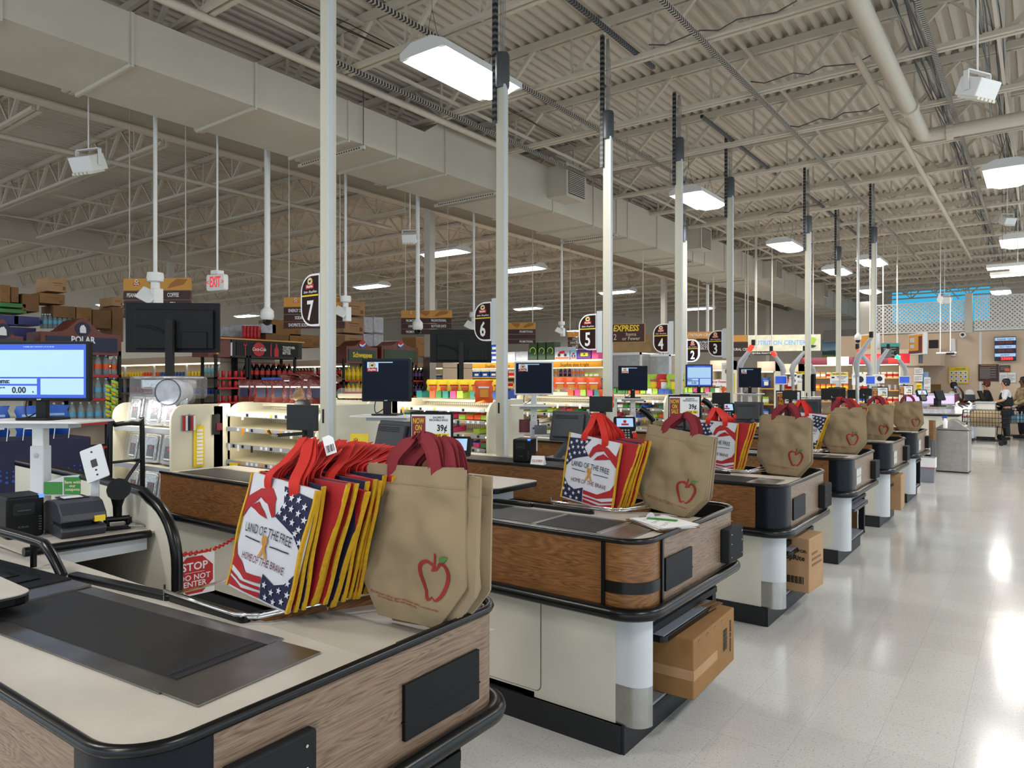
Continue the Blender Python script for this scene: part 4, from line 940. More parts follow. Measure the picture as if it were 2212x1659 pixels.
# ================================================================ register equipment
def monitor(w, h, style):
    "flat monitor facing -y, centre of the screen at the origin"
    t = thing('flat_monitor', 'm', 'monitor')
    fr = 'white_steel' if style == 'pale' else 'navy_plastic' if style in ('navy',) else 'black_plastic'
    part('bezel', fr, t, lambda b: (b.prism(rrect(-w/2, -h/2, w/2, h/2, .008), -.012, .02, 'y'), b.box((-w*.36, .02, -h*.36), (w*.36, .045, h*.36))), bevel=.004)
    ew = .016; iw, ih = w/2-ew, h/2-ew
    part('screen', {'blue': 'screen_blue', 'navy': 'screen_navy', 'pale': 'screen_navy', 'dark': 'screen_navy', 'off': 'screen_black'}[style], t, lambda b: b.box((-iw, -.0135, -ih), (iw, -.0118, ih)))
    if style == 'blue':
        def panes(b):
            g = .012; b.box((-iw+g, -.0145, -ih*.22), (iw-g, -.0135, ih-.03)); b.box((-iw+g, -.0145, -ih*.48), (-.01, -.0135, -ih*.28)); b.box((-iw+g, -.0145, -ih*.88), (-.01, -.0135, -ih*.55)); b.box((.01, -.0145, -ih*.88), (iw-g, -.0135, -ih*.28))
        part('screen_pane', 'screen_pale', t, panes)
        text('TOSHIBA SELF-CHECKOUT ACE 2C 90-303', .009, 'screen_pale', t, (0, -.0145, ih-.014), sx=1)
        text('Items:', .034, 'navy', t, (-iw*.78, -.0152, -ih*.38), bold=.03); text('0.00', .045, 'black', t, (-iw*.42, -.0152, -ih*.72), bold=.02)
        text('Weight (lb)', .009, 'navy', t, (-iw*.8, -.0152, -ih*.62)); text('lb', .012, 'navy', t, (-.03, -.0152, -ih*.78))
    elif style != 'off':
        logo(t, -w*.28, -.0138, h*.24, w*.2)
        part('logo_card', 'screen_pale', t, lambda b: (b.box((-w*.385, -.0141, h*.2), (-w*.155, -.0136, h*.42)), b.box((-w*.155, -.0141, h*.40), (w*.14, -.0136, h*.42))))
    text('acer' if style != 'pale' else 'hp', .014, 'white_paint', t, (0, -.0125, -h/2+.009), bold=.02)
    part('stand_neck', fr, t, lambda b: (b.box((-.028, .0, -h/2-.09), (.028, .03, -h/2+.01)), b.prism(rrect(-.1, -.07, .1, .11, .03), -h/2-.1, -h/2-.088)), bevel=.003)
    part('monitor_cable', 'black_wire', t, lambda b: b.tube(smooth_path([(-.09, .02, -h/2+.01), (-.1, .02, -h/2-.05), (-.08, .02, -h/2-.085), (-.0, .03, -h/2-.03)], 4), .004, 5))
    return t
def stand(x, y, zt, lb, yaw, wide=.46, zb=.95):
    t = thing('monitor_stand', lb, 'monitor stand', (x, y, zb), yaw, group='monitor stands on the lanes')
    part('platform', 'white_paint', t, lambda b: b.prism(rrect(-wide/2, -.15, wide/2, .15, .02), zt-zb-.012, zt-zb), bevel=.003)
    part('arm_plate', 'white_steel', t, lambda b: b.box((-wide*.3, -.05, zt-zb-.04), (wide*.3, .05, zt-zb-.012)))
    part('column_tube', 'white_paint', t, lambda b: (b.cbox((0, 0, (zt-zb)/2+.1), (.062, .05, zt-zb-.24)), ), bevel=.006)
    part('outer_sleeve', 'white_steel', t, lambda b: b.cbox((0, 0, .14+(.0 if zb > 1 else .02)), (.075, .062, .30)), bevel=.006)
    part('bolt', 'chrome', t, lambda b: b.tube([(0, -.035, .24), (0, -.028, .24)], .012, 12))
    part('adjust_hole', 'black', t, lambda b: [b.tube([(0, -.0262, .36+.035*k), (0, -.0252, .36+.035*k)], .005, 8) for k in range(int((zt-zb-.42)/.035))])
MON = [('blue', .545, .312, 88, 868, 3.72, 'large lit monitor with pale blue panes cut off by the left edge', 33),
       ('navy', .375, .315, 835, 868, 5.2, 'dark monitor with a small store logo beside the thick pole', 26),
       ('pale', .385, .33, 1153, 853, 7.0, 'pale-framed dark monitor before the candy racks', 34),
       ('dark', .375, .32, 1367, 843, 9.2, 'black monitor with a small logo under the express sign', 33),
       ('blue', .42, .36, 1510, 835, 11.4, 'lit blue monitor right below the number 2 sign', 30),
       ('dark', .36, .33, 1620, 836, 11.9, 'black monitor tilted away beside the bagging arm', 20)]
for k, (st, w, h, u, vb, d, lb, yaw) in enumerate(MON):
    p = at(u, vb, d=d); m = monitor(w, h, st)
    m.location = (p.x, p.y, p.z+h/2); m.rotation_euler = (0, 0, R(yaw)); m['label'] = lb; m['group'] = 'customer monitors on the lanes'
    zt = p.z-.1; zb = 1.02 if k == 0 else .955
    stand(p.x, p.y, zt, f'white stand carrying the {("large lit blue monitor at the left edge", "dark logo monitor by the thick pole", "pale-framed monitor", "black monitor under the express sign", "lit monitor below the number 2 sign", "tilted black monitor")[k]}', yaw, .62 if k == 0 else .46, zb)
# touch registers seen from behind
def register(x, y, z, lb, yaw, s=1.0):
    t = thing('touch_register', lb, 'register', (x, y, z), yaw, group='touch registers on the lanes'); t.scale = (s, s, s)
    part('screen_back', 'charcoal_plastic', t, lambda b: (b.prism(rrect(-.19, 0, .19, .28, .012), .0, .03, 'y'), b.box((-.15, -.035, .03), (.15, 0, .25))), bevel=.008, rot=(R(-14), 0, 0), loc=(0, 0, .16))
    part('vent_slots', 'matt_black', t, lambda b: [b.box((-.13, -.037, .20+.012*k), (.10, -.0345, .205+.012*k)) for k in range(3)], rot=(R(-14), 0, 0), loc=(0, 0, .16))
    part('foot', 'charcoal_plastic', t, lambda b: (b.bar((0.06, -.02, .20), (-.06, -.12, .0), .09, .05), b.box((-.16, -.2, 0), (.08, .02, .025))), bevel=.006)
    part('cable_bundle', 'black_wire', t, lambda b: [b.tube(smooth_path([(.02+.02*j, -.03, .2), (.05+.02*j, -.06, .12), (.1, -.02+.03*j, .03)], 4), .006, 5) for j in range(3)])
def printer(x, y, z, lb, yaw, s=1.0, led=True):
    t = thing('receipt_printer', lb, 'printer', (x, y, z), yaw, group='black receipt printers')
    W_, D_, H_ = .15*s, .20*s, .19*s
    part('case', 'black_plastic', t, lambda b: b.box((-W_/2, -D_/2, 0), (W_/2, D_/2, H_)), bevel=.012, seg=3)
    part('paper_slot', 'matt_black', t, lambda b: (b.prism(rrect(-.05*s, .105*s, .035*s, .16*s, .008), -D_/2-.003, -D_/2+.001, 'y'), b.box((-W_/2+.01, -D_/2-.002, .095*s), (W_/2-.01, -D_/2+.001, .097*s))))
    part('slot_lip', 'charcoal_plastic', t, lambda b: b.box((-.035*s, -D_/2-.012, .122*s), (.02*s, -D_/2, .13*s)), bevel=.002)
    text('FURNA', .013*s, 'text_grey', t, (-.01, -D_/2-.001, .05*s), shear=.3)
    if led: part('status_light', 'blue_led', t, lambda b: b.box((W_/2-.022*s, -D_/2-.003, H_-.012), (W_/2-.002*s, -D_/2+.02, H_+.002)))
    part('button', 'text_grey', t, lambda b: [b.box((.052*s, -D_/2-.001, (.03+.012*k)*s), (.064*s, -D_/2+.001, (.034+.012*k)*s)) for k in range(6)])
register(-3.46, 3.27, .955, 'dark register screen seen from behind, above the tan bags of the nearest counter', -8)
register(-3.42, 5.42, .955, 'dark register screen seen from behind beside the red flag bag handles', 5)
register(-3.2, 7.5, .955, 'dark register screen seen from behind under the second sale sign', 10)
register(-3.15, 9.5, .955, 'dark register screen with a yellow sticker past the third flag bags', 10)
register(-2.9, 11.6, .955, 'small far register screen behind the fourth tan bags', 20)
printer(-3.60, 3.02, .955, 'black receipt printer between the thick pole and the register screen', 25, 1.05, False)
printer(-3.62, 5.04, .955, 'black receipt printer with a blue light by the closed card', 20, 1.05)
printer(-3.05, 7.3, .955, 'black receipt printer behind the red card terminal', 20)
# card terminals
def terminal(u, v, d, lb, yaw, red=False, s=1.0):
    p = at(u, v, d=d)
    t = thing('card_terminal', lb, 'card terminal', p, yaw, group='card terminals on the lanes'); t.scale = (s, s, s)
    tilt = (R(-28), 0, 0)
    part('case', 'black_plastic', t, lambda b: (b.prism(rrect(-.09, -.02, .09, .10, .015), -.022, .02, 'y'), b.prism(rrect(-.055, -.11, .055, -.01, .012), -.022, .02, 'y')), bevel=.005, rot=tilt)
    part('display', 'screen_pale', t, lambda b: b.box((-.068, -.024, .005), (.068, -.0215, .082)), rot=tilt)
    part('logo_print', 'red', t, lambda b: (b.box((-.03, -.0255, .018), (.03, -.0238, .034)), b.prism(arc(0, .052, .014, 0, 340, 12), -.0255, -.0238, 'y')), rot=tilt)
    part('keypad', 'cable_grey', t, lambda b: [b.box((-.032+.025*c, -.025, -.032-.022*r), (-.016+.025*c, -.021, -.02-.022*r)) for c in range(3) for r in range(4)], rot=tilt)
    if red: part('red_guard', 'bag_scarlet', t, lambda b: (b.box((-.09, -.03, -.10), (-.058, .02, -.045)), b.box((.058, -.03, -.10), (.09, .02, -.045))), bevel=.004, rot=tilt)
    part('pole_mount', 'matt_black', t, lambda b: b.tube([(0, .01, -.02), (0, .05, -.12), (0, .05, .955-p.z)], .02, 8), smooth=50)
terminal(985, 978, 4.3, 'card terminal with a lit logo screen at the right of the tan bags', 30)
terminal(1350, 925, 5.9, 'card terminal with red guards behind the second flag bags', 35, True)
terminal(1570, 888, 8.0, 'small card terminal with red guards past the third flag bags', 35, True)
terminal(1992, 852, 13.5, 'far card terminal with a blue screen on the last counter', 35, False, 1.1)
# sale signs
def sale(u, v, d, lb, s, yaw=30):
    p = at(u, v, d=d); t = thing('sale_sign', lb, 'price sign', p, yaw, group='now on sale signs'); w, h = .255*s, .178*s
    part('frame', 'black_plastic', t, lambda b: b.prism(rrect(-w/2-.004, -h/2-.004, w/2+.004, h/2+.006, .004), -.006, .006, 'y'))
    part('card', 'white', t, lambda b: b.box((-w/2+.003, -.0072, -h/2+.003), (w/2-.01, -.006, h/2-.01)))
    part('red_band', 'dark_red', t, lambda b: b.box((-w*.475, -.0082, -h/2+.003), (-w*.15, -.0072, h/2-.02)))
    text('NOW\nON\nSALE', h*.27, 'yellow', t, (-w*.315, -.0086, -.002), sx=.55, bold=.01)
    text('SHOPRITE\nREUSABLE BAGS', h*.1, 'black', t, (w*.17, -.0076, h*.3), sx=.9, bold=.01)
    text('39¢', h*.3, 'black', t, (w*.25, -.0076, -h*.02), sx=.8, bold=.03)
    part('yellow_box', 'yellow', t, lambda b: b.box((w*.02, -.0078, -h*.33), (w*.42, -.0072, -h*.2)))
    text('SAVE  10¢', h*.11, 'black', t, (w*.22, -.0082, -h*.265), sx=.9, bold=.02)
    part('clip', 'black_plastic', t, lambda b: b.box((-.04*s, -.008, h/2), (.04*s, .008, h/2+.012)))
    part('post', 'black_plastic', t, lambda b: b.box((-.01, .006, .955-p.z), (.01, .02, -h/2+.05)))
sale(933, 924, 4.3, 'now on sale sign, largest, above the tan bags of the nearest counter', 1.0)
sale(1479, 877, 5.85, 'now on sale sign above the tan bags of the second counter', 1.0)
sale(1703, 861, 7.8, 'now on sale sign above the tan bags of the third counter', 1.0)
sale(1808, 848, 11.5, 'small now on sale sign above the red handles left of the far bags', 1.0)
sale(1901, 846, 11.9, 'small now on sale sign above the fifth tan bags', 1.0)
sale(1957, 841, 14.0, 'farthest now on sale sign above the last tan bag', 1.0)
# back-of-screen bars above the far lanes
for k, (u, v, d, w, h) in enumerate(((1800, 850, 10.5, .34, .17), (1853, 850, 12.5, .34, .16), (1890, 846, 13.5, .3, .14))):
    p = at(u, v, d=d); t = thing('flat_monitor', f'small dark monitor seen from behind, {("before", "beside", "beyond")[k]} the far sale signs', 'monitor', p, 30, group='dark monitors over the far lanes')
    part('screen_back', 'black_plastic', t, lambda b: b.box((-w/2, -.015, -h/2), (w/2, .015, h/2)), bevel=.004)
    part('post', 'matt_black', t, lambda b: b.box((-.015, .016, .95-p.z), (.015, .035, h/2-.02)))
# closed card, leaflets, small cards
p = at(1163, 996, z=.985); t = thing('closed_card', 'folded white closed card on the ledge of the third counter', 'sign', (p.x, p.y, .955), 20)
part('card', 'white', t, lambda b: b.prism([(-.06, 0), (.06, 0), (0, .075)], -.055, .055, 'x'), rot=(0, 0, R(-0)))
text('CLOSED', .032, 'print_red', t, (0, -.0325, .034), rot=(R(52), 0, 0), sx=.8, bold=.02)
def leaf(u, v, d, w, h, m, lb, yaw=30, txt=None, z=None):
    p = at(u, v, d=d); t = thing('leaflet', lb, 'leaflet', (p.x, p.y, p.z), yaw, rot=(R(-8), 0, R(yaw)))
    part('sheet', m, t, lambda b: b.box((-w/2, -.002, -h/2), (w/2, .002, h/2)))
    if txt: text(txt, h*.2, 'black', t, (-w*.2, -.003, h*.2))
    part('holder', 'white_steel', t, lambda b: b.box((-w/2, .002, -h/2-.02), (w/2, .012, -h/2+.03)))
leaf(776, 958, 4.9, .14, .13, 'yellow', 'yellow leaflet pinned on the white panel behind the register', 20, 'tQ')
leaf(785, 966, 4.85, .10, .06, 'sky', 'pale blue leaflet overlapping the yellow one', 20)
leaf(1143, 920, 7.1, .2, .13, 'burgundy', 'dark pink binder behind the stand of the pale-framed monitor', 34)
leaf(1168, 928, 6.9, .12, .09, 'text_grey', 'grey printed leaflet beside the dark pink binder', 40)
leaf(1336, 915, 7.6, .09, .13, 'white', 'white box card with red marks left of the red card terminal', 30)
leaf(1360, 908, 7.7, .08, .11, 'white', 'tilted white leaflet above the red card terminal', 30)
# hand receivers / scanner on cords
for u, v, d, lb in ((1398, 894, 6.2, 'black barcode scanner hanging over the second register'), (1530, 872, 7.6, 'black barcode scanner hanging over the third register')):
    p = at(u, v, d=d); t = thing('hand_scanner', lb, 'barcode scanner', p, 30, group='hanging hand scanners')
    part('body', 'black_rubber', t, lambda b: b.tube([(-.06, 0, .05), (0, 0, .01), (.06, 0, -.06)], [.028, .032, .024], 10), smooth=50)
    part('post', 'matt_black', t, lambda b: b.tube([(.02, .03, 0), (.06, .05, -.15), (.06, .05, .955-p.z)], .008, 6))
# ---------------------------------------------------------------- cashier station of the nearest lane
SX = -3.24
t = thing('cashier_station', 'cream cashier shelf unit with a tall round-cornered side panel, behind the nearest belt', 'shelf unit', (0, 0, 0))
pan = [(-4.9, 0), (-4.9, 1.16), (-3.8, 1.145), (-3.38, 1.125)] + arc(-3.36, .82, .28, 80, 0, 8) + [(-3.08, .7), (-3.08, 0)]
part('side_panel', 'cream_laminate', t, lambda b: b.prism(pan, 1.62, 1.66, 'y'))
part('panel_edge', 'black_rubber', t, lambda b: b.tube([(x, 1.64, z) for x, z in pan[1:]], .026, 8), smooth=60)
part('top_shelf', 'deck_laminate', t, lambda b: b.box((-4.6, 1.1, .955), (SX, 1.62, .965)))
part('shelf_edge', 'black_rubber', t, lambda b: b.tube([(SX, 1.1, .967), (SX, 1.6, .955)], .018, 8), smooth=60)
part('apron', 'white_steel', t, lambda b: b.box((SX-.05, 1.22, .88), (SX-.03, 1.6, .935)))
part('middle_shelf', 'cream_laminate', t, lambda b: b.box((-4.6, 1.22, .66), (SX-.05, 1.62, .68)))
part('lower_cabinet', 'matt_black', t, lambda b: b.box((-4.5, 1.22, .0), (SX-.08, 1.6, .655)))
part('lock', 'chrome', t, lambda b: b.box((SX-.08, 1.36, .58), (SX-.07, 1.42, .61)), bevel=.003)
part('support_block', 'white_steel', t, lambda b: b.box((SX-.30, 1.40, .68), (SX-.06, 1.44, .80)))
part('rear_board', 'navy_plastic', t, lambda b: b.box((-4.62, 1.22, 0), (-4.6, 1.62, .95)))
printer(-3.63, 1.215, .966, 'large black receipt printer with a blue light, cut by the left edge of the shelf', 86, .95)
t = thing('slip_printer', 'grey slip printer with a curved top and yellow sticker on the cashier shelf', 'printer', (-3.48, 1.385, .966), 84)
prof = [(-.11, 0), (.14, 0), (.14, .13), (.10, .145), (-.02, .155), (-.07, .145), (-.12, .10), (-.13, .07), (-.10, .062), (.02, .062), (.02, .05), (-.12, .045), (-.13, .03)]
part('case', 'charcoal_plastic', t, lambda b: b.prism([(y, z) for y, z in prof], -.09, .09, 'x'), bevel=.006)
part('slip_slot', 'matt_black', t, lambda b: b.box((-.08, -.09, .047), (.04, .02, .062)))
part('top_window', 'screen_black', t, lambda b: b.box((-.06, -.02, .153), (.05, .08, .158)))
part('yellow_sticker', 'yellow', t, lambda b: b.box((.04, -.135, .05), (.082, -.105, .075)), loc=(-.002, -.0, .012))
part('window_paper', 'white', t, lambda b: b.box((-.045, 0, .158), (.03, .06, .1595)))
p = at(262, 1140, y=1.52); t = thing('scanner_cradle', 'black handheld barcode scanner standing in its cradle by the side panel', 'barcode scanner', (-3.42, 1.54, .966), 70)
part('cradle', 'black_rubber', t, lambda b: (b.box((-.05, -.04, 0), (.05, .05, .02)), b.tube([(-.045, 0, .02), (-.045, 0, .05)], .014, 8), b.tube([(.045, 0, .02), (.045, 0, .05)], .014, 8), b.tube([(-.05, 0, .045), (.05, 0, .045)], .014, 8)), bevel=.003)
part('scanner_body', 'black_plastic', t, lambda b: (b.tube([(0, .01, .04), (0, .02, .10), (0, -.01, .16)], [.018, .02, .034], 10), b.tube([(0, .03, .17), (0, -.06, .19)], [.045, .05], 12)), smooth=50)
part('cord', 'cable_grey', t, lambda b: b.tube(smooth_path([(.03, .02, .03), (.09, -.02, .02), (.1, -.07, .012), (.04, -.06, .02)], 5), .005, 6))
p = at(205, 1003, y=1.5); t = thing('terminal_bracket', 'tilted white metal mounting plate on an upright arm behind the printers', 'bracket', (p.x, 1.5, 1.0), 50)
part('plate', 'white_steel', t, lambda b: (b.prism(rrect(-.05, -.085, .05, .085, .008), -.003, .003, 'y'),), rot=(R(-25), R(-22), 0), loc=(0, 0, p.z-1.0))
part('plate_holes', 'black', t, lambda b: [b.tube([(x, -.0045, z), (x, -.0032, z)], .005, 8) for x, z in ((0, .06), (0, -.06), (0, -.035))]+[b.box((-.014, -.0045, -.018), (.012, -.0032, .02))], rot=(R(-25), R(-22), 0), loc=(0, 0, p.z-1.0))
part('arm', 'white_steel', t, lambda b: b.box((-.018, 0, -.03), (.018, .012, p.z-1.04)), bevel=.003)
p = at(150, 1052, y=1.58); t = thing('coupon_rack', 'white frame with green coupon cards behind the printers', 'card rack', (p.x, 1.6, p.z), 38)
part('frame', 'white_steel', t, lambda b: b.prism([(-.22, -.05), (.06, -.05), (.06, .06), (-.05, .05), (-.22, -.01)], -.004, .004, 'y'))
part('green_card', 'green', t, lambda b: (b.box((-.045, -.007, -.045), (.05, -.004, .045)), b.box((-.15, -.007, -.045), (-.055, -.004, .02))))
text('Save with\nour\ncoupons', .022, 'cream', t, (0, -.0075, 0), bold=.01)
# scale / scanner bed of the nearest lane with its tubular guard
t = thing('scanner_scale', 'black scanner scale bed with a curved tube guard at the left end of the belt', 'scanner scale', (-2.62, .66, .955), 6)
part('bed', 'black_plastic', t, lambda b: (b.box((-.6, .06, -.005), (-.02, .40, .012)), b.box((-.5, .12, .012), (-.1, .34, .018))), bevel=.004)
part('glass', 'screen_black', t, lambda b: b.box((-.42, .15, .0185), (-.18, .31, .021)))
part('steel_lip', 'steel', t, lambda b: b.box((-.02, .06, 0), (.10, .40, .006)))
part('tube_guard', 'black_rubber', t, lambda b: (b.tube(smooth_path([(-.9, .44, .11), (-.35, .43, .10), (-.22, .42, .085), (-.12, .42, .0)], 5), .018, 8), b.tube([(-.34, .43, .0), (-.34, .43, .1)], .012, 6)), smooth=60)
# chain with the stop sign
ca, cb_ = Vector((-3.06, 1.64, 1.0)), Vector((-3.40, 2.74, .70)); ca = at(384, 1200, y=1.66); cb_ = at(541, 1135, y=2.72)
t = thing('barrier_chain', 'red plastic chain strung across the lane entrance', 'chain', (0, 0, 0))
def links(b):
    n = 34
    for i in range(n):
        f = (i+.5)/n; p = ca.lerp(cb_, f)+Vector((0, 0, -.05*math.sin(math.pi*f))); d = (cb_-ca).normalized()
        up = Vector((0, 0, 1)) if i % 2 else Vector((1, 0, 0)); sd = d.cross(up).normalized()
        b.tube([p+d*.022*math.cos(a)+sd*.010*math.sin(a) for a in [2*math.pi*k/8 for k in range(9)]], .0032, 5)
part('links', 'bag_scarlet', t, links, smooth=50)
p = at(421, 1243, y=1.86); t = stp = thing('stop_sign', 'white plate with a red octagon reading stop do not enter, hanging from the chain', 'sign', (p.x, p.y, p.z), 90-6)
part('plate', 'white', t, lambda b: b.box((-.115, -.002, -.115), (.115, .002, .115)))
part('octagon', 'red', t, lambda b: b.prism([(.108*math.cos(R(22.5+45*k))*1.05, .108*math.sin(R(22.5+45*k))*1.05) for k in range(8)], -.004, -.002, 'y'))
text('STOP', .062, 'white', t, (0, -.005, .048), bold=.02); text('DO NOT\nENTER', .044, 'white', t, (0, -.005, -.032), bold=.015)
part('rule', 'white', t, lambda b: b.box((-.055, -.005, .014), (.055, -.004, .016)))
part('hook', 'chrome', t, lambda b: [b.tube([(x, 0, .105), (x, 0, .135)], .002, 5) for x in (-.1, .1)]); stp.scale = (.86, .86, .86)
# ================================================================ beyond the lanes
mat('chip_red', '5c1410', .25, bump=.5, bscale=60)
mat('shelf_cream', 'd9d3bd', .45); mat('peg_white', 'd8d3c0', .5); mat('price_rail', '9a9ca0', .4); mat('foil', 'b8babc', .22, metal=.9, bump=1.0, bscale=35)
mat('film', 'e4e6ea', .1, alpha=.13, bump=.9, bscale=30, spec=1.0); mat('cola', '160606', .1); mat('cola_label', 'b3121c', .4); mat('clear_pet', '8fa0a8', .1, alpha=.6); mat('polar_label', '5aa0c0', .4)
mat('header_wood', '6b3022', .45, noise_amt=.25, nscale=6); mat('yellow_liquid', 'c8a818', .2); mat('green_dark', '1c3a1e', .5); mat('crate_blue', '141c6a', .4); mat('map_tan', 'c28a35', .6); mat('map_dark', '96601f', .6)
mat('shelf_glow', 'fff3d8', .5, emit=3.2); mat('peg_back', 'e6e0c6', .5); mat('case_white', 'b8bcc6', .5, noise_amt=.3, nscale=14)
perforated('peg_holes', 'dcd6bf', 0, 0, .028, .25, '6a6656')
def X2(u0, v0, u1, v1, dep=.5, **k):
    "two corners of a world-aligned box whose front face fills a pixel rectangle on the plane x= or y="
    (a, val), = k.items(); p, q = at(u0, v0, **k), at(u1, v1, **k)
    if a == 'x': return (val-dep, min(p.y, q.y), min(p.z, q.z)), (val, max(p.y, q.y), max(p.z, q.z))
    return (min(p.x, q.x), val, min(p.z, q.z)), (max(p.x, q.x), val+dep, max(p.z, q.z))
def block(name, cat, lb, m, a, b_, grp=None, bevel=.004, txt=None):
    t = part(name, m, None, lambda b: b.box([0, 0, 0], [b_[i]-a[i] for i in range(3)]), bevel=bevel, loc=a); tag(t, lb, cat, grp); return t
def product(name, cat, mats, fn, smooth=45):
    b = MB(); fn(b); o = b.build(name, mats, None, smooth=smooth); o['category'] = cat; return o
def m_(b, i): b.m = i
def bottle(b):   # 2-litre bottle, 0.32 tall: cola, label, cap
    b.lathe([(.045, 0), (.052, .02), (.052, .17), (.05, .2), (.03, .265), (.014, .29), (.014, .30)], n=8); m_(b, 1); b.lathe([(.0535, .10), (.0535, .175)], n=8); m_(b, 2); b.lathe([(.017, .295), (.017, .318)], n=8)
def can(b): b.lathe([(.028, 0), (.033, .008), (.033, .112), (.028, .122)], n=8)
def pillow(b, w=.16, h=.2, d=.07):
    vs = []; n = 6
    for j in range(n+1):
        for i in range(n+1):
            x = -w/2+w*i/n; z = h*j/n; k = (math.sin(math.pi*i/n)*math.sin(math.pi*j/n))**.45
            vs.append((x+.008*math.sin(j*2.2), -d/2*k+.012*noise.noise(Vector((x*30, z*30, 1))), z))
    m = len(vs); vs += [(x, -y, z) for x, y, z in vs]; a = lambda i, j: j*(n+1)+i; fs = []
    for j in range(n):
        for i in range(n): fs += [(a(i, j), a(i+1, j), a(i+1, j+1), a(i, j+1)), (m+a(i, j), m+a(i, j+1), m+a(i+1, j+1), m+a(i+1, j))]
    b.add(vs, fs)
PR = {}
def put(o, loc, rz, label, group, sc=None, rot=None):
    if o.name not in PR: PR[o.name] = o; c = o
    else: c = o.copy(); C.objects.link(c)
    c.location = loc; c.rotation_euler = rot or (0, 0, R(rz)); c['label'] = label; c['group'] = group
    if sc: c.scale = sc if isinstance(sc, tuple) else (sc, sc, sc)
    return c
def vari(src, mats, name):
    o = src.copy(); o.data = src.data.copy(); o.name = name; C.objects.link(o)
    for i, m in enumerate(mats): o.data.materials[i] = MATS[m]
    return o
cola = product('cola_bottle', 'bottle', ['cola', 'cola_label', 'red'], bottle)
seltz = vari(cola, ['clear_pet', 'polar_label', 'white'], 'seltzer_bottle'); lemon = vari(cola, ['yellow_liquid', 'yellow', 'green'], 'lemon_soda_bottle'); grape = vari(cola, ['cola', 'purple', 'black'], 'grape_soda_bottle'); ging = vari(cola, ['clear_pet', 'orange', 'white'], 'ginger_ale_bottle')
redcan = product('soda_can', 'can', ['cola_label'], can); orcan = vari(redcan, ['orange'], 'coffee_can'); whcan = vari(redcan, ['case_white'], 'white_can'); yelcan = vari(redcan, ['yellow'], 'yellow_can'); bluecan = vari(redcan, ['blue'], 'blue_can')
chip = product('chip_bag', 'snack bag', ['chip_red', 'navy', 'white'], lambda b: (pillow(b), m_(b, 1), b.box((-.03, -.045, .05), (.045, -.032, .12)), m_(b, 2), b.box((-.045, -.04, .13), (.05, -.03, .145)))); ychip = vari(chip, ['yellow', 'orange', 'red'], 'yellow_chip_bag'); bchip = vari(chip, ['blue', 'white', 'sky'], 'blue_chip_bag'); ochip = vari(chip, ['orange', 'gold', 'white'], 'orange_chip_bag'); rchip = vari(chip, ['red', 'white', 'gold'], 'red_candy_bag'); gchip = vari(chip, ['lime', 'yellow', 'pink'], 'green_snack_bag')
jar = product('snack_jar', 'jar', ['cream', 'red'], lambda b: (b.box((-.05, -.05, 0), (.05, .05, .13)), m_(b, 1), b.box((-.052, -.052, .03), (.052, .052, .09))))
jarb = vari(jar, ['white', 'blue'], 'blue_label_jar'); jarg = vari(jar, ['lime', 'white'], 'green_label_jar'); jaro = vari(jar, ['orange', 'yellow'], 'orange_label_jar'); jart = vari(jar, ['tan', 'white'], 'tan_label_jar')
# ---- candy racks of the lanes
GLOW = []
def candy_rack(i, x0=-5.6, x1=-4.4, y=3.42, mats_=None):
    y += 2.05*i
    who = ('between the foil rack and the thick pole', 'behind the dark monitor by the thick pole', 'behind the pale-framed monitor', 'behind the monitor under the express sign', 'behind the lit monitor')[i]
    t = thing('candy_rack', f'cream candy rack with lit sloped shelves {who}', 'display rack', (x0, y, 0), group='candy racks of the lanes'); W_ = x1-x0
    part('pegboard', 'peg_holes', t, lambda b: b.box((0, .42, .2), (W_, .44, 1.42)))
    pp = [(0, 0), (0, .95)]+arc(.16, 1.31, .16, 180, 90, 6)+[(.60, 1.47), (.60, 0)]
    for x in (-.03, W_): part('end_panel', 'shelf_cream', t, lambda b: b.prism(pp, x, x+.03, 'x'), bevel=.006)
    part('back_panel', 'shelf_cream', t, lambda b: (b.box((0, .45, 0), (W_, .60, 1.43)), b.box((-.02, .35, 1.43), (W_+.02, .62, 1.46))))
    for k, z in enumerate((.97, 1.11, 1.25, 1.375) if i == 0 else (.97, 1.11, 1.25, 1.37)):
        s = part('wire_shelf', 'shelf_cream', t, lambda b: ([b.bar((.02+W_*j/26, .02, z-.0), (.02+W_*j/26, .42, z+.03), .006, .006) for j in range(26)], b.box((0, .0, z-.004), (W_, .42, z-.001))))
        part('price_rail', 'price_rail', s, lambda b: b.box((.01, -.012, z-.025), (W_-.01, 0, z+.012)))
        rr = random.Random(i*9+k)
        part('price_tag', ['white', 'gold', 'black'], s, lambda b: [(m_(b, rr.choice((0, 0, 1, 2))), b.box((.04+.066*j, -.0145, z-.018-(.03 if rr.random() < .3 else 0)), (.07+.066*j, -.0125, z+.006))) for j in range(int(W_/.068)) if rr.random() < .75])
    part('light_strip', 'shelf_glow', t, lambda b: [b.box((.03, .05, zz), (W_-.03, .08, zz+.012)) for zz in (1.085, 1.225, 1.352)])
    ld = bpy.data.lights.new('rack_light', 'AREA'); ld.shape = 'RECTANGLE'; ld.size = W_; ld.size_y = .1; ld.energy = 4.5 if i < 2 else 3; ld.color = (1, .96, .84)
    lo = bpy.data.objects.new('rack_light', ld); C.objects.link(lo); lo.parent = t; lo.location = (W_/2, -.05, 1.46); lo.rotation_euler = (R(38), 0, 0)
    return t
for i in range(5): candy_rack(i)
part('warning_card', 'yellow', None, lambda b: b.box((0, 0, 0), (.12, .004, .035)), loc=(-5.5, 3.38, .93)); tag(bpy.data.objects['warning_card'], 'black and yellow warning card under the lowest candy shelf', 'sign')
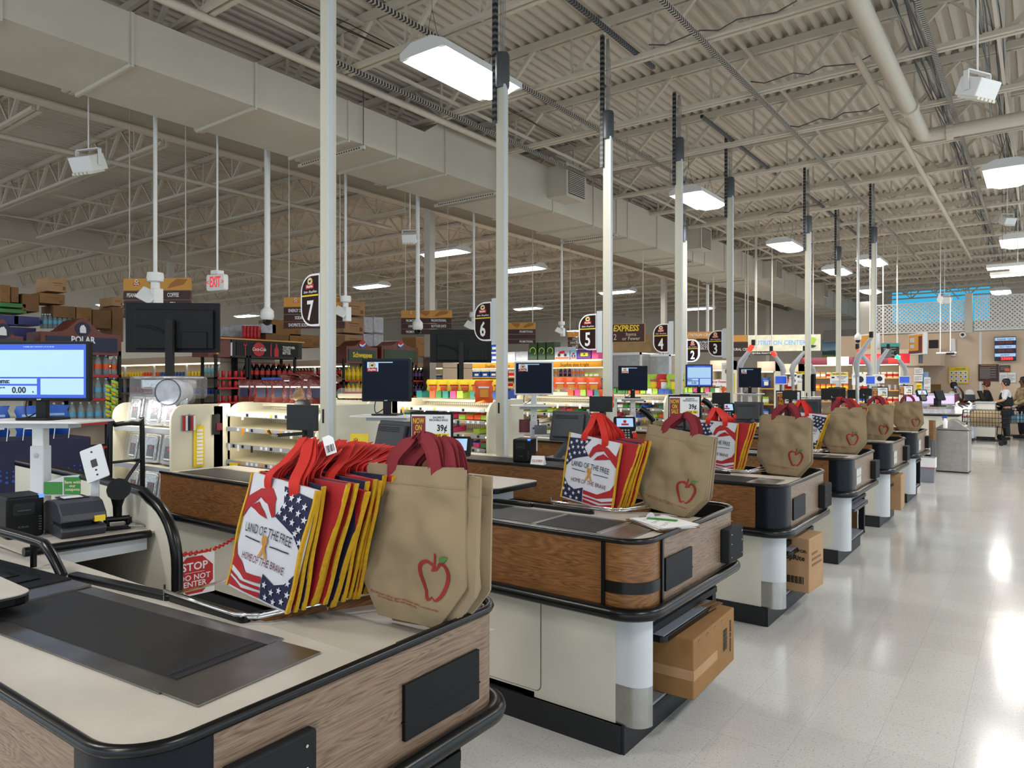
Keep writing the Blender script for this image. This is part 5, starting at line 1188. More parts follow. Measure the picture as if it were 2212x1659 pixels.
# things on the candy shelves
cands = [('pink', 'pink gum box'), ('teal', 'teal gum box'), ('blue', 'blue candy box'), ('green', 'green candy box'), ('orange', 'orange candy box'), ('purple', 'purple candy box')]
tray = product('candy_tray', 'candy box', ['cardboard_pale', 'teal'], lambda b: (b.box((-.04, -.12, 0), (.04, .12, .004)), b.box((-.04, .115, 0), (.04, .12, .06)), m_(b, 1), b.box((-.04, -.123, 0), (.04, -.12, .045)), b.prism([(-.12, 0), (.12, 0), (.12, .06), (-.12, .03)], -.042, -.04, 'x'), b.prism([(-.12, 0), (.12, 0), (.12, .06), (-.12, .03)], .04, .042, 'x')))
trays = [tray]+[vari(tray, ['cardboard_pale', c], 'candy_tray') for c in ('pink', 'green', 'blue', 'orange', 'lime', 'white')]
rnd = random.Random(5)
for i in range(1, 5):
    n = 0
    for z, pr in ((.99, .3), (1.13, .45), (1.27, .65), (1.40, 0), (1.475, .95)):
        for j in range(12):
            if rnd.random() < pr:
                x = -5.52+.098*j; q = rnd.choice(trays); top = z > 1.45
                put(q, (x, 3.42+2.05*i+(.36 if top else .15), z), rnd.uniform(-5, 5), f'candy tray {"on top" if top else "on a shelf"} of the {("", "second", "third", "fourth", "fifth")[i]} candy rack', f'candy trays of rack {i}', 1.0 if not top else (1.0, 1.2, 1.7))
for j, (u, v) in enumerate(((1310, 858), (1570, 842), (1045, 848))):
    put(ochip, at(u, v+22, d=(8.6, 12, 7.0)[j]), 35, ('bright orange candy bag left of the third price rail, under the pole of sign 5', 'orange candy bag in front of the self checkout banner', 'orange candy bag at the end of the second candy rack')[j], 'orange bags on the racks', 1.1)
# chips on top of rack one
for k in range(9):
    put(chip, (-5.75+.125*k, 3.70+.03*(k % 2), 1.465), 30+6*(k % 3)-6, 'dark red chip bag in the row standing on the first candy rack', 'dark red chip bags on the first rack', 1.0)
for k in range(3):
    put(chip, (-5.15+.2*k, 3.82, 1.66), 0, 'dark red chip bag lying on the pile over the row', 'dark red chip bags lying on top', 1.0, rot=(R(78), R(10*k), R(20+20*k)))
for k in range(3): put(bchip, (-5.72+.2*k, 3.92, 1.475), 20, 'blue chip bag behind the dark red ones', 'blue chip bags behind the red ones', 1.05)
for k in range(7): put(ychip, (-5.5+.155*k, 5.90, 1.465), 25+5*(k % 3), 'yellow chip bag standing on the second candy rack', 'yellow chip bags', 1.05)
for k in range(3): put(rchip, (-5.25+.2*k, 6.0, 1.47), 30, 'red chip bag behind the dark logo monitor', 'red chip bags behind the monitor', 1.0)
for k in range(5): put(ochip, (-5.3+.17*k, 7.95, 1.47), 25, 'orange chip bag standing behind the trays of the third rack', 'orange chip bags on the third rack', 1.2)
for k in range(12): put(gchip if k % 4 else rchip, (-5.2+.16*(k % 6), 9.9+.25*(k//6), 1.47), 25+k*3, 'yellow-green gift pouch in the hanging row behind the pale-framed monitor', 'gift pouches on the fourth rack', (1.1, 1, 1.5))
# soft toy
p = at(655, 902, y=3.52); t = thing('plush_toy', 'brown plush dog with a black vest sitting on the candy rack shelf', 'soft toy', (p.x, p.y, 1.385), 30)
mat('plush', '9b7448', .95, sheen=.6, bump=.9, bscale=140)
def blob(c, r, n=10): return lambda b: b.lathe([(r[0]*math.sin(math.pi*(k+.5)/9)*1.0, -r[2]*math.cos(math.pi*(k+.5)/9)) for k in range(9)], c, n)
part('body', 'plush', t, blob((0, 0, .06), (.06, .05, .065)), smooth=60)
part('head', 'plush', t, lambda b: (blob((-.03, -.02, .15), (.045, 0, .045))(b), blob((-.075, -.03, .14), (.022, 0, .02))(b), blob((-.01, -.03, .19), (.015, 0, .03))(b), blob((-.05, .0, .19), (.015, 0, .03))(b)), smooth=60)
part('leg', 'plush', t, lambda b: b.tube([(0, 0, .03), (-.10, -.05, .02)], [.03, .022], 8), smooth=60)
part('leg', 'plush', t, lambda b: b.tube([(.04, 0, .03), (.08, -.07, .02)], [.03, .022], 8), smooth=60)
part('vest', 'black', t, lambda b: b.lathe([(.05, .05), (.065, .08), (.055, .12)], (-.005, 0, 0), 10), smooth=60)
# cards on the end panel
def hang(u, v, x, w, h, m, lb, cat='hanging card', extra=None, yaw=90):
    p = at(u, v, x=x); t = thing('hanging_card', lb, cat, (p.x+.01, p.y, p.z), yaw)
    part('card', m, t, lambda b: b.box((-w/2, -.006, -h/2), (w/2, 0, h/2)))
    if extra: extra(t)
    part('hook', 'chrome', t, lambda b: b.tube([(0, .0, h/2), (0, -.03, h/2+.01)], .003, 5)); return t
GX = -5.6
hang(405, 915, GX, .11, .13, 'cable_grey', 'bundle of printed key tags on a hook', extra=lambda t: part('tag_strip', ['red', 'white', 'navy'], t, lambda b: [(m_(b, k % 3), b.box((-.05+.02*k, -.02-.004*k, -.06), (-.035+.02*k, -.014-.004*k, .06))) for k in range(5)]))
hang(428, 965, GX, .09, .34, 'yellow', 'long yellow clip strip with white tags', extra=lambda t: part('clip_row', 'white', t, lambda b: [b.box((-.02, -.012, -.15+.03*k), (.03, -.006, -.13+.03*k)) for k in range(10)]))
hang(465, 918, GX, .07, .17, 'matt_black', 'black wire holder with a labelled flap', extra=lambda t: part('flap', 'burgundy', t, lambda b: b.box((0, -.015, -.05), (.05, -.007, .01))))
# ---- foil-pan gondola beside it (parts of the lane's outer display)
def gondola_a(k=0):
    t = thing('foil_pan_rack', ('cream gondola with a rounded end panel holding wrapped foil pans', 'cream gondola behind the second counter, mostly hidden by the dark monitor stand', 'cream gondola behind the third counter')[k], 'display rack', (0, 2.05*k, 0)); y0, y1, x0, x1 = 2.93, 3.38, -6.62, GX
    pr = [(y0, 0), (y0, 1.32)]+[(y, z) for y, z in arc(y0+.12, 1.34, .12, 180, 90, 6)]+[(y1, 1.46), (y1, 0)]
    part('end_panel', 'shelf_cream', t, lambda b: b.prism(pr[:-2]+[(3.455, 1.46), (3.455, 0)], x1-.03, x1, 'x'), bevel=.008)
    part('end_panel', 'shelf_cream', t, lambda b: b.prism(pr, x0, x0+.03, 'x'), bevel=.008)
    part('back_panel', 'peg_white', t, lambda b: b.box((x0, y1-.08, 0), (x1, y1, 1.44)))
    for z in (.60, .92, 1.24):
        part('shelf', 'shelf_cream', t, lambda b: b.box((x0, y0+.02, z), (x1-.03, y1, z+.02))); part('price_rail', 'price_rail', t, lambda b: b.box((x0+.03, y0+.005, z-.02), (x1-.04, y0+.02, z+.02)))
    part('light_strip', 'shelf_glow', t, lambda b: [b.box((x0+.05, y0+.05, z), (x1-.05, y0+.08, z+.01)) for z in (.905, 1.225)])
    ld = bpy.data.lights.new('rack_light', 'AREA'); ld.shape = 'RECTANGLE'; ld.size = 1; ld.size_y = .1; ld.energy = 3 if k == 0 else 1.5; ld.color = (1, .97, .9)
    lo = bpy.data.objects.new('rack_light', ld); C.objects.link(lo); lo.parent = t; lo.location = (-6.1, 2.85, 1.45); lo.rotation_euler = (R(35), 0, 0)
for k in range(3): gondola_a(k)
def pan(name='foil_pan_pack'):
    t = thing(name, 'p', 'foil pan')
    part('pan', 'foil', t, lambda b: (b.prism(rrect(-.125, 0, .125, .25, .03), -.07, .0, 'y'), b.prism(rrect(-.10, .02, .10, .23, .03), -.085, -.07, 'y')), bevel=.012, smooth=40)
    part('paper_label', ['charcoal_plastic', 'red', 'white'], t, lambda b: (b.box((-.03, -.088, .03), (.07, -.086, .15)), m_(b, 1), b.box((.01, -.089, .12), (.045, -.087, .14)), m_(b, 2), b.box((-.03, -.089, .04), (.07, -.087, .052))))
    part('wrap_film', 'film', t, lambda b: b.prism(rrect(-.14, -.002, .14, .27, .04), -.10, .01, 'y'), bevel=.03)
    return t
pn = pan()
for k, (x, z) in enumerate(((-6.42, .945), (-6.12, .945), (-5.82, .945), (-6.42, .625), (-6.12, .625), (-5.82, .625), (-6.38, 1.265), (-6.05, 1.265), (-5.78, 1.265))):
    lb = f'film-wrapped foil pan pack standing on the {("lowest visible", "middle", "top")[0 if z < .7 else 1 if z < 1 else 2]} shelf of the foil rack'
    place(pn, (x, 3.08, z), (-8, 0, (-4, 3, -2)[k % 3]), lb, f'foil pans at shelf {z}')
t = thing('plate_pack', 'clear pack of round paper plates with a dark blue rim lying over the end panel', 'plates', (-5.72, 3.02, 1.47), 35)
part('plate_stack', 'case_white', t, lambda b: b.tube([(0, -.10, .09), (0, .12, .09)], .105, 20), smooth=40)
part('plate_rim', 'navy', t, lambda b: b.tube([(.105*math.cos(a), -.102, .09+.105*math.sin(a)) for a in [2*math.pi*k/20 for k in range(21)]], .006, 5))
part('wrap_film', 'film', t, lambda b: b.box((-.13, -.13, -.01), (.13, .14, .2)), bevel=.04)
t = thing('foil_tray_pile', 'wide film-wrapped roasting tray lying on top of the foil rack', 'foil pan', (-5.95, 3.1, 1.64), 30)
part('tray', 'foil', t, lambda b: (b.prism(rrect(-.24, -.16, .24, .16, .05), .03, .05), b.prism(rrect(-.20, -.12, .20, .12, .05), -.05, .03)), bevel=.01)
part('wrap_film', 'film', t, lambda b: b.box((-.26, -.17, -.14), (.26, .17, .055)), bevel=.03)
for k in range(8):
    put(gchip, at(235+13*(k % 2), 902-9*k, d=8.1), 60, 'yellow snack packet on the clip strip left of the foil rack', 'snack packets on the clip strip', .5, rot=(R(35), R(20), R(40)))
# small gondolas behind the second lane: meat trays in film on top
for k in range(3):
    t = thing('wrapped_tray', 'film-wrapped tray lying on the end of the rack behind the ' + ('dark logo monitor', 'second candy rack', 'second black screen pole')[k], 'wrapped tray', ((-5.95, 5.2, 1.47), (-5.0, 7.85, 1.47), (-5.6, 7.85, 1.47))[k], 20, group='film-wrapped trays')
    part('tray', 'cream', t, lambda b: b.prism(rrect(-.2, -.14, .2, .14, .04), 0, .05), bevel=.01); part('food', 'print_red', t, lambda b: b.box((-.15, -.1, .05), (.15, .1, .07)), bevel=.02); part('wrap_film', 'film', t, lambda b: b.box((-.21, -.15, 0), (.21, .15, .11)), bevel=.04)
# ---- navy dotted display with blue bags, and the black cart beside it
t = thing('chip_display', 'navy cardboard display with a blue dotted wave at the left edge', 'display stand', (-5.9, .6, 0))
part('panel', 'navy', t, lambda b: b.box((-.5, 0, 0), (0, 1.86, 1.22)), bevel=.01)
part('dots', 'blue', t, lambda b: [b.tube([(.0, y, z), (.002, y, z)], .011-.002*r, 6) for k in range(46) for r in range(3) for y, z in [(.02+.04*k, 1.0+.09*math.sin(k*.11+.6)+.035*r+.01*(k % 2))]])
part('wire_basket', 'chrome', t, lambda b: ([b.tube([(0, .1*k, 1.22), (.03, .1*k, 1.33)], .004, 4) for k in range(18)], b.tube([(.03, 0, 1.33), (.03, 1.8, 1.33)], .005, 5)))
for k in range(8): put(bchip, (-6.05-.1*(k % 2), .9+.2*k, 1.235), 70+8*(k % 3), 'blue chip bag in the wire basket of the dotted navy display', 'blue chip bags in the basket', 1.15)
t = thing('stock_cart', 'black tubular stock cart standing before the foil rack', 'cart', (-5.95, 2.62, 0), 10)
part('frame', 'black_rubber', t, lambda b: (b.tube(smooth_path([(0, 0, 0), (0, 0, 1.24), (0, .04, 1.30), (0, .24, 1.30), (0, .28, 1.24), (0, .28, 0)], 3), .02, 8), b.tube([(0, 0, 1.0), (0, .28, 1.0)], .012, 6), b.tube([(0, .02, .7), (0, .26, 1.0)], .012, 6), b.tube([(0, 0, .6), (0, .28, .6)], .012, 6)), smooth=50)
part('deck', 'matt_black', t, lambda b: b.box((-.5, 0, .12), (0, .28, .15)))
# ---- television screens on posts
for k, (u0, u1, v0, v1, y, lb) in enumerate(((278, 447, 655, 762, 4.13, 'large black television seen from behind on a black post, nearer'), (957, 1040, 714, 782, 9.1, 'black television seen from behind beyond the second candy rack'))):
    t = thing('television', lb, 'television', (-7.87, y, 1.45), 0, group='televisions on posts'); zc = at((u0+u1)/2, (v0+v1)/2, x=-7.87).z-1.45
    part('screen_case', 'black_plastic', t, lambda b: b.box((-.52, .02, zc-.28), (.52, .05, zc+.28)), bevel=.006, rot=(0, 0, R(40)))
    part('rear_cover', 'black_plastic', t, lambda b: (b.box((-.40, -.03, zc-.24), (.46, .02, zc+.2)), b.box((.12, -.05, zc-.24), (.40, -.02, zc-.05))), bevel=.008, rot=(0, 0, R(40)))
    part('cable', 'matt_black', t, lambda b: b.tube(smooth_path([(-.38, -.05, zc+.02), (-.2, -.07, zc), (.0, -.08, zc-.1), (.04, -.08, zc-.2)], 4), .01, 5), rot=(0, 0, R(40)))
    part('post', 'matt_black', t, lambda b: b.box((-.03, -.11, -1.45), (.05, -.05, zc+.08)), rot=(0, 0, R(40)))
# ---- aisle gondolas with lit shelves
def gondola(y, lb, x0=-23, x1=-11.5, rows=(1.42, 1.74), seed=0, stuff=(), w=.55):
    t = thing('aisle_shelving', lb, 'shelving', (0, y, 0), group='aisle shelving')
    part('back_panel', 'shelf_cream', t, lambda b: b.box((x0, -.03, 0), (x1, .03, 2.1)))
    part('valance', 'wall_tan', t, lambda b: (b.box((x0, -w, 1.99), (x1, w, 2.12)), b.box((x1-.02, -w, 0), (x1, w, 2.0))))
    for z in (.4, .75, 1.08)+rows: part('shelf', ['shelf_cream', 'price_rail'], t, lambda b: (b.box((x0, -w+.04, z-.02), (x1-.02, w-.04, z)), m_(b, 1), b.box((x0, -w+.02, z-.03), (x1-.02, -w+.04, z+.012))))
    part('upright', 'white_steel', t, lambda b: [b.box((x1-1.2*k-.04, -w+.03, 0), (x1-1.2*k, -w+.07, 2.0)) for k in range(1, 9)])
    part('light_strip', 'shelf_glow', t, lambda b: b.box((x0, -w+.02, 1.965), (x1-.05, -w+.06, 1.985)))
    n = 0; rr = random.Random(seed)
    for z in rows:
        x = x1-.12; lim = x1-stuff[1]
        while x > lim:
            o = rr.choice(stuff[0]); run = rr.randint(4, 8)
            for k in range(run):
                if x < lim: break
                put(o, (x, -w+.14+y, z+.001), rr.uniform(0, 30), f'{o.name.split(".")[0].replace("_", " ")} in the lit shelf rows {stuff[2]}', f'{o.name.split(".")[0]} {stuff[2]}', .95 if z+.3 < 2 else .78); x -= .115
    return t
gondola(4.45, 'aisle shelving behind the polar header', stuff=([whcan], .1, 'a'))
gondola(7.45, 'aisle shelving behind the round red drink logo, seen left of it', seed=2, stuff=([orcan, whcan, yelcan, jar, redcan, seltz, bluecan], 5.0, 'left of the soft drink header'))
gondola(10.35, 'aisle shelving between the soft drink header and the red green headers', seed=3, stuff=([cola, cola, redcan], 2.6, 'right of the soft drink header'))
gondola(13.2, 'aisle shelving behind the column with the diamond plate', seed=4, stuff=([grape, jar, jarb, lemon], 2.6, 'beside the diamond plate column'))
for y, who in ((16.9, 'past the toy shelf'), (20.2, 'farther past the toy shelf'), (23.6, 'under the wooden panels')): gondola(y, f'aisle shelving far down the hall {who}', seed=int(y), rows=(1.42, 1.74), stuff=([jar], .1, 'f'))
# seasonal shelf with the yellow band
a, b_ = X2(938, 788, 1300, 860, dep=.5, y=15.2)
xs0, xs1 = a[0], b_[0]
t = thing('seasonal_shelving', 'long lit shelf unit with a yellow slogan band under the toy boxes', 'shelving', (xs0, 15.2, 0)); SL = xs1-xs0
part('back_panel', 'peg_white', t, lambda b: b.box((0, .45, 0), (SL, .5, 2.2)))
for z in (.5, .85, 1.18, 1.5, 1.78): part('shelf', ['shelf_cream', 'tan'], t, lambda b: (b.box((0, 0, z-.02), (SL, .45, z)), m_(b, 1), b.box((0, -.01, z-.025), (SL, 0, z+.01))))
part('slogan_band', 'gold', t, lambda b: b.box((0, -.02, 2.02), (SL, .0, 2.16)))
part('top_board', 'shelf_cream', t, lambda b: b.box((0, -.02, 2.17), (SL, .5, 2.22)))
part('light_strip', 'shelf_glow', t, lambda b: b.box((0, .02, 2.0), (SL, .05, 2.02)))
for k, (s, f) in enumerate((('ShopRite has the answer...', .13), ('ShopRite does it right', .42), ('ShopRite does it right', .86))): text(s, .12, 'maroon', t, (SL*f, -.022, 2.085), sx=.8, shear=.1)
ld = bpy.data.lights.new('rack_light', 'AREA'); ld.shape = 'RECTANGLE'; ld.size = SL; ld.size_y = .1; ld.energy = 11; ld.color = (1, .96, .86); lo = bpy.data.objects.new('rack_light', ld); C.objects.link(lo); lo.location = (xs0+SL/2, 15.0, 2.3); lo.rotation_euler = (R(35), 0, 0); lo.parent = t; lo.matrix_parent_inverse = t.matrix_basis.inverted()
rnd = random.Random(11)
cooler = product('cooler_box', 'cooler', ['blue', 'white'], lambda b: (b.box((-.16, -.12, 0), (.16, .12, .2)), m_(b, 1), b.box((-.17, -.13, .2), (.17, .13, .25)), b.box((-.08, -.135, .06), (.08, -.12, .13))))
for z in (1.18, 1.5, 1.78):
    x = .15
    while x < SL-.1:
        if z > 1.7 and SL*.12 < x < SL*.45: put(cooler, (xs0+x, 15.38, z), 0, 'blue cooler with a white lid on the lit seasonal shelf', 'coolers on the seasonal shelf', .8); x += .3; continue
        o = rnd.choice([jarb, jarg, jaro, jar, grape, ging, whcan])
        for k in range(3): put(o, (xs0+x, 15.32, z), 0, f'{o.name.split(".")[0].replace("_", " ")} on the shelf under the yellow band', f'{o.name.split(".")[0]} on the seasonal shelf', .8 if o.name[0] in 'g' else 1.3); x += .13
for k, u in enumerate((1045, 1066)):
    a, b_ = X2(u-10, 762, u+8, 782, dep=.4, y=15.2); c = put(cooler, ((a[0]+b_[0])/2, 15.4, 2.225), 0, 'blue cooler on top of the seasonal shelf by the black television', 'coolers on top', 1.0)
    put(cooler, (c.location.x, 15.4, 2.48), 0, 'white lidded cooler topmost by the number 6 sign', 'coolers topmost', 1.0)
TB = [(1142, 736, 1160, 774, 'green_dark', 'dark green toy carton with a lime swirl, left of three'), (1162, 736, 1178, 774, 'green_dark', 'dark green toy carton with a lime swirl, middle of three'), (1180, 736, 1197, 774, 'green_dark', 'dark green toy carton with a lime swirl, right of three'),
      (1198, 750, 1230, 776, 'case_white', 'toy carton picturing a red quad bike'), (1232, 756, 1245, 776, 'sky', 'narrow toy carton beside the quad bike box'), (1247, 756, 1276, 776, 'purple', 'purple toy carton with a yellow truck picture'), (1278, 756, 1292, 776, 'pink', 'pink toy carton at the end of the toy row'),
      (1096, 762, 1112, 780, 'white', 'white product carton left of the grill picture'), (1114, 762, 1140, 780, 'case_white', 'white carton with a grill picture')]
for u0, v0, u1, v1, m, lb in TB:
    a, b_ = X2(u0, v0, u1, v1, dep=.35, y=15.2); zb = 2.225; o = block('toy_carton', 'toy box', lb, m, (a[0], 15.2, zb), (b_[0], 15.5, zb+b_[2]-a[2]), 'toy cartons on the seasonal shelf')
    c = ((b_[0]-a[0])/2, -.002, (b_[2]-a[2])/2); s_ = min(c[0], c[2])
    if m == 'green_dark': part('swirl_print', 'lime', o, lambda b: [b.poly([(p.x+c[0], -.004, p.y+c[2]) for p in q]) for q in ring(arc(0, 0, s_*.7, -60, 200, 10), s_*.18)])
    elif 'quad' in lb: part('picture', ['red', 'black', 'orange'], o, lambda b: (b.prism([(c[0]*.5, c[2]*.9), (c[0]*1.4, c[2]*1.0), (c[0]*1.3, c[2]*1.4), (c[0]*.7, c[2]*1.3)], -.006, 0, 'y'), m_(b, 1), b.prism(arc(c[0]*.6, c[2]*.7, s_*.25, 0, 340, 10), -.008, 0, 'y'), b.prism(arc(c[0]*1.45, c[2]*.7, s_*.25, 0, 340, 10), -.008, 0, 'y'), m_(b, 2), b.box((.02, -.005, .02), (c[0]*2-.02, 0, .06))))
    elif m == 'purple': part('picture', ['yellow', 'green'], o, lambda b: (b.box((c[0]*.5, -.006, c[2]*.6), (c[0]*1.6, 0, c[2]*1.3)), m_(b, 1), b.box((c[0]*.9, -.008, c[2]*.8), (c[0]*1.2, 0, c[2]*1.2))))
# ---- end caps
def header(y0, y1, z0, z1, arch, m1, m2, lb, emb, word=None, wm='white', x=-11.0, tall=.0):
    t = thing('endcap_header', lb, 'sign', (x, y0, z0), 90, group='headers over the end displays'); w = y1-y0; h = z1-z0
    def outline():
        if not arch: return [(0, 0), (w, 0), (w, h), (0, h)]
        return [(0, 0), (w, 0), (w, h)]+[(w*(1-k/16), h+arch*math.exp(-((k/16-.5)/.16)**2)) for k in range(1, 16)]+[(0, h)]
    part('board', m1, t, lambda b: b.prism(outline(), 0, .5, 'y'))
    part('inset', m2, t, lambda b: b.box((w*.06, -.012, h*.14), (w*.94, 0, h*.82 if arch else h*.9)))
    emb(t, w, h)
    if word: text(word, h*.42, wm, t, (w*.5, -.014, h*(.68 if word == 'POLAR' else .5)), sx=.8, bold=.03)
    return t
def polar(t, w, h): part('round_badge', ['navy', 'white'], t, lambda b: (b.prism(arc(w*.5, h*1.0+.06, .10, 0, 345, 16), -.01, 0, 'y'), m_(b, 1), b.prism([(w*.5+p[0]*.08, h+.06+p[1]*.08) for p in ((-.5, -.7), (.5, -.7), (.45, .2), (.1, .75), (-.35, .6), (-.55, .1))], -.016, -.01, 'y')))
def pepsi(t, w, h): part('round_badge', ['red', 'blue', 'white'], t, lambda b: (b.prism(arc(w*.5, h+.05, .085, 20, 200, 10), -.012, 0, 'y'), m_(b, 1), b.prism(arc(w*.5, h+.05, .085, 200, 380, 10), -.012, 0, 'y'), m_(b, 2), b.prism([(w*.5-.085, h+.06), (w*.5, h+.035), (w*.5+.085, h+.085), (w*.5+.07, h+.05), (w*.5, h+.0), (w*.5-.07, h+.02)], -.016, -.012, 'y')))
z7 = lambda v, u: at(u, v, x=-11.0).z
yy = lambda u: at(u, 750, x=-11.0).y
header(yy(88), yy(262), z7(768, 180), z7(722, 180), .22, 'header_wood', 'navy', 'arched wooden header with a navy panel reading polar', polar, 'POLAR')
t = header(yy(-40), yy(50), z7(765, 20), z7(728, 20), .22, 'header_wood', 'charcoal_plastic', 'narrow arched wooden header at the left edge of the row', polar)
header(yy(748), yy(815), z7(786, 780), z7(750, 780), .14, 'header_wood', 'green_dark', 'arched red-brown header with a green panel left of the dark monitor', pepsi, 'Schweppes', 'yellow')
header(yy(824), yy(903), z7(788, 865), z7(750, 865), .14, 'header_wood', 'green_dark', 'arched red-brown header peeking over the dark monitor', pepsi)
def coke(t, w, h):
    part('top_edge', 'tan', t, lambda b: b.box((-.35, -.04, h), (w+.03, .5, h+.025)))
    part('red_disc', 'red', t, lambda b: b.prism(arc(w*.36, h*.5, h*.40, 0, 345, 20), -.02, -.012, 'y')); text('Coca-Cola', h*.27, 'white', t, (w*.36, -.022, h*.5), sx=.78, shear=.3, bold=.01)
    part('fork', 'red', t, lambda b: (b.box((w*.17, -.016, h*.12), (w*.18, -.012, h*.7)), b.prism([(w*.155, h*.9), (w*.155, h*.68), (w*.195, h*.68), (w*.195, h*.9), (w*.185, h*.75), (w*.165, h*.75)], -.016, -.012, 'y')))
    part('knife', 'red', t, lambda b: b.prism([(w*.52, h*.1), (w*.54, h*.1), (w*.54, h*.9), (w*.525, h*.8)], -.016, -.012, 'y'))
    part('bottle_print', 'red', t, lambda b: b.prism([(w*.58, h*.1), (w*.64, h*.1), (w*.645, h*.5), (w*.62, h*.72), (w*.62, h*.88), (w*.60, h*.88), (w*.60, h*.72), (w*.575, h*.5)], -.016, -.012, 'y'))
    text('TOGETHER\nTASTES\nBETTER', h*.2, 'white', t, (w*.70, -.014, h*.5), sx=.85, bold=.02, align='LEFT')
    part('white_card', 'white', t, lambda b: b.box((-.02, -.02, h*.08), (.13 if 0 else .0, -.0, h*.82)))
    part('side_picture', ['header_wood', 'tan', 'green_dark'], t, lambda b: (b.prism([(x, y) for x, y in [(-.02, 0), (-.36, .1), (-.42, .3), (-.42, .5), (-.02, .5)]], 0, h), m_(b, 1), b.box((-.25, .05, h*.15), (-.2, .07, h*.9))))
header(yy(500), yy(652), z7(775, 570), z7(738, 570), 0, 'black', 'matt_black', 'long black soft drink header with a red disc and white slogan', coke)
def endcap(y0, y1, lb, prods, zs, x=-11.0, lab='', n=10):
    t = thing('end_display', lb, 'display rack', (x, y0, 0), group='end displays of the aisles'); w = y1-y0
    part('frame', 'matt_black', t, lambda b: [b.box((-.45, y, 0), (-.41, y+.04, 2.1)) for y in (0, w-.04)]+[b.box((-.04, y, 0), (0, y+.04, 2.1)) for y in (0, w-.04)])
    for z in (.3, .7)+zs: part('shelf', ['matt_black', 'red'], t, lambda b: (b.box((-.45, 0, z-.02), (-.01, w, z)), m_(b, 1), b.box((-.01, 0, z-.025), (.0, w, z+.005))))
    for z, o in zip(zs, prods):
        for r in range(2 if o is cola else 1):
            k = 0
            while .08+.115*k < w-.05:
                put(o, (x-.09-.14*r, y0+.08+.115*k, z), 0, f'{o.name.split(".")[0].replace("_", " ")} on the black {lab} display', f'{o.name.split(".")[0]} {lab}', .95); k += 1
    return t
endcap(yy(88), yy(262), 'black drink display under the polar header', (seltz, seltz, ging), (1.05, 1.4, 1.74), lab='polar')
endcap(yy(538), yy(640), 'black cola display under the right half of the soft drink header', (cola, cola, cola), (1.0, 1.34, 1.68), lab='cola')
endcap(yy(465), yy(536), 'black can display under the left half of the soft drink header', (redcan, redcan, redcan), (1.3, 1.55, 1.72), lab='red can')
endcap(yy(742), yy(812), 'drink display of yellow bottles under the green header', (cola, lemon, lemon), (1.0, 1.34, 1.68), lab='yellow bottle')
endcap(yy(890), yy(930), 'narrow display of dark grape bottles beside the column', (grape, grape, grape), (1.0, 1.34, 1.68), lab='grape bottle')
# ---- cartons and crates on top of the shelving
def stock(u0, v0, u1, v1, m, lb, x=-11.9, dep=.45, grp='stock cartons on top of the shelving', nm='stock_carton', tape=True):
    a, b_ = X2(u0, v0, u1, v1, dep=dep, x=x); o = block(nm, 'cardboard box' if nm == 'stock_carton' else 'crate', lb, m, a, b_, grp)
    w, h = b_[1]-a[1], b_[2]-a[2]
    if tape and nm == 'stock_carton': part('printed_mark', 'cardboard_dark', o, lambda b: (b.box((dep, w*.25, h*.6), (dep+.003, w*.75, h*.66)), b.box((dep, w*.3, h*.45), (dep+.003, w*.7, h*.48)), b.box((dep, w*.78, h*.15), (dep+.003, w*.92, h*.4))))
    return o
SK = [(0, 617, 22, 656, 'cardboard', 'at the far left edge, upper'), (24, 622, 40, 656, 'cardboard_dark', 'second from the left edge'), (48, 636, 84, 676, 'cardboard_dark', 'left of the tall carton tower'), (103, 601, 144, 634, 'cardboard_pale', 'topmost of the tall carton tower'),
      (85, 634, 140, 660, 'cardboard', 'under the topmost one of the tower'), (115, 661, 163, 690, 'cardboard_dark', 'right foot of the tower'), (165, 665, 198, 702, 'cardboard', 'right of the bottle packs'), (200, 670, 240, 712, 'cardboard_dark', 'behind the polar header, right half'), (242, 643, 266, 664, 'cardboard_pale', 'on top left of the brown aisle sign'),
      (242, 664, 266, 740, 'cardboard_dark', 'in the column left of the black television'), (588, 691, 650, 727, 'cardboard', 'upper row right of the soft drink header'), (574, 722, 624, 752, 'cardboard_dark', 'lower row, left end over the drink header'), (626, 722, 690, 752, 'cardboard', 'lower row right over the drink header'),
      (742, 648, 788, 684, 'cardboard_pale', 'topmost of the red-printed tower'), (742, 685, 786, 722, 'cardboard_pale', 'middle of the red-printed tower'), (745, 723, 784, 748, 'cardboard_pale', 'lowest of the red-printed tower'), (898, 728, 936, 770, 'cardboard', 'left of the diamond plate column'), (936, 730, 960, 772, 'cardboard_dark', 'right of the diamond plate column')]
for u0, v0, u1, v1, m, w_ in SK: stock(u0, v0, u1, v1, m, f'brown stock carton {w_}')
stock(0, 655, 56, 668, 'green', 'upper green and white carton over the blue crates'); stock(0, 668, 57, 680, 'green', 'lower green and white carton over the blue crates')
stock(-20, 681, 40, 705, 'crate_blue', 'upper blue plastic crate at the left edge', nm='plastic_crate'); stock(30, 684, 86, 706, 'crate_blue', 'blue plastic crate with a scribble, left of the polar header', nm='plastic_crate'); stock(-20, 706, 78, 738, 'crate_blue', 'lowest blue plastic crate between the wooden headers', nm='plastic_crate')
for k in range(16): put(seltz, at(92+5.2*k, 712, x=-12.0+.06*(k % 2)), 0, 'clear seltzer bottle in the packs behind the polar header', 'seltzer packs over the shelving', .7)
